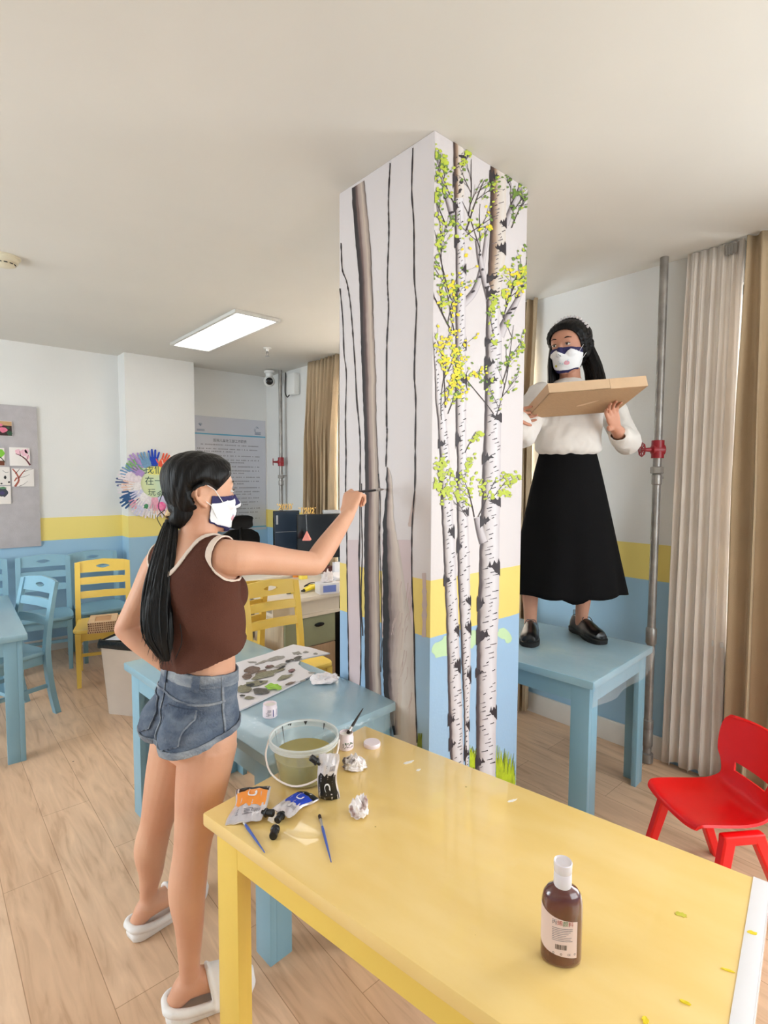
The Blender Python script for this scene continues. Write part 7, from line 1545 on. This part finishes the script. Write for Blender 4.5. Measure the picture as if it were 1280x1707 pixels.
def frame_obj(k, x, y, z, rz):
    o = empty('picture_frame', (x, y, z), rz, cat='picture frame', group='raw wooden picture frames stacked on the yellow chair'); w_, l_, t = .19, .25, .0155; b = .042
    o['label'] = 'raw wooden picture frame with a carved edge, top of the pile on the yellow chair' if k == 4 else 'carved wooden picture frame below the top one in the pile on the yellow chair'
    for c_, d_ in (((0, -l_/2+b/2, t/2), (w_, b, t)), ((0, l_/2-b/2, t/2), (w_, b, t)), ((-w_/2+b/2, 0, t/2), (b, l_-2*b, t)), ((w_/2-b/2, 0, t/2), (b, l_-2*b, t))): MB().box(c_, (d_[0]-.0006, d_[1]-.0006, d_[2]), bev=.001).build('rail', M_PINE, o)
    mb = MB(); n = 13
    for s_ in (-1, 1):
        for j in range(n):
            mb.box((-w_/2+w_*(j+.5)/n, s_*(l_/2+.0008), t/2), (w_/n*.62, .0016, t*.62), bev=.0005)
            if j < 11: mb.box((s_*(w_/2+.0008), -l_/2+l_*(j+1)/12.5, t/2), (.0016, l_/12*.62, t*.62), bev=.0005)
    mb.build('carved_edge', M_CARVE, o, smooth=False)
    if k == 4: MB().box((0, .0, t*.3), (w_-2*b, l_-2*b, .003)).build('back_panel', mat('frame_panel', (206, 158, 116), .6, var=.1), o)
    return o
for k in range(5): frame_obj(k, 1.035+.004*(k % 2), 4.385, .4405+.0162*k, -.30+.02*((k*7) % 3-1))

# ------------------------------------------------------------------ red plastic chair
M_REDC = mat('red_plastic', (236, 14, 18), .3, var=.04, vscale=5, bump=.05, bscale=120)
fR = V((-.82, .57, 0)).normalized(); rR = V((fR.y, -fR.x, 0))     # the way it faces; its right side
rc0 = V((2.225, .645, 0)); rc = empty('plastic_chair', rc0, math.atan2(fR.y, fR.x)-PI/2, label='small red plastic chair with a slotted backrest in front of the tan curtain', cat='chair')
# local: +Y forward, +X right
path = [(.150, .312, .128), (.146, .325, .138), (.128, .331, .143), (.06, .327, .147), (-.02, .322, .146), (-.085, .325, .138), (-.125, .342, .128), (-.147, .372, .118), (-.160, .415, .126), (-.172, .455, .148), (-.184, .510, .157), (-.194, .560, .152), (-.200, .590, .134), (-.200, .600, .106)]
S_ = spline([list(p) for p in path], 53); NU = 24; g = []
for i, (y, z, w_) in enumerate(S_):
    row = []
    for j in range(NU+1):
        u = -1+2*j/NU; back_ = max(0, min(1, (i-24)/12)); curl = (.016*(abs(u)**3))*(1-back_)-0.010*(1-abs(u)**2)*(1-back_)*math.sin(PI*min(1, i/24)); yy = y+back_*.030*abs(u)**2.2
        row.append((u*w_, yy, z+curl))
    g.append(row)
vs = [p for r in g for p in r]; m_ = NU+1
fs = [(i*m_+j, i*m_+j+1, (i+1)*m_+j+1, (i+1)*m_+j) for i in range(52) for j in range(NU) if not (31 <= i <= 33 and 5 <= j <= 18)]
mb = MB(); mb.add(vs, fs); sh_ = mb.build('seat_shell', M_REDC, rc, ang=80); baked(sh_, [('SOLIDIFY', dict(thickness=.009, offset=-1)), ('BEVEL', dict(width=.003, segments=2, limit_method='ANGLE')), ('SUBSURF', dict(levels=1, render_levels=1))])
for p in sh_.data.polygons: p.use_smooth = True
for sx in (-1, 1):
    x = sx*.150
    for y0, y1 in ((.055, .13), (-.045, -.175)):
        l = MB(); rings = []
        for k in range(7): t = k/6; cy_ = y0+(y1-y0)*t; cz_ = .318*(1-t); hw = .016; hd = .023-.006*t; xx = x+sx*.028*t; rings.append([V((xx+a*hw, cy_+b*hd, cz_)) for a, b in ((-1, -.7), (-.7, -1), (.7, -1), (1, -.7), (1, .7), (.7, 1), (-.7, 1), (-1, .7))])
        l.loft(rings); l.build('leg', M_REDC, rc, ang=30)
    a = MB(); a.box((x, .005, .308), (.034, .15, .034), bev=.01, seg=3); a.build('leg_bracket', M_REDC, rc)

rc.scale = (1.06, 1.06, 1.06)
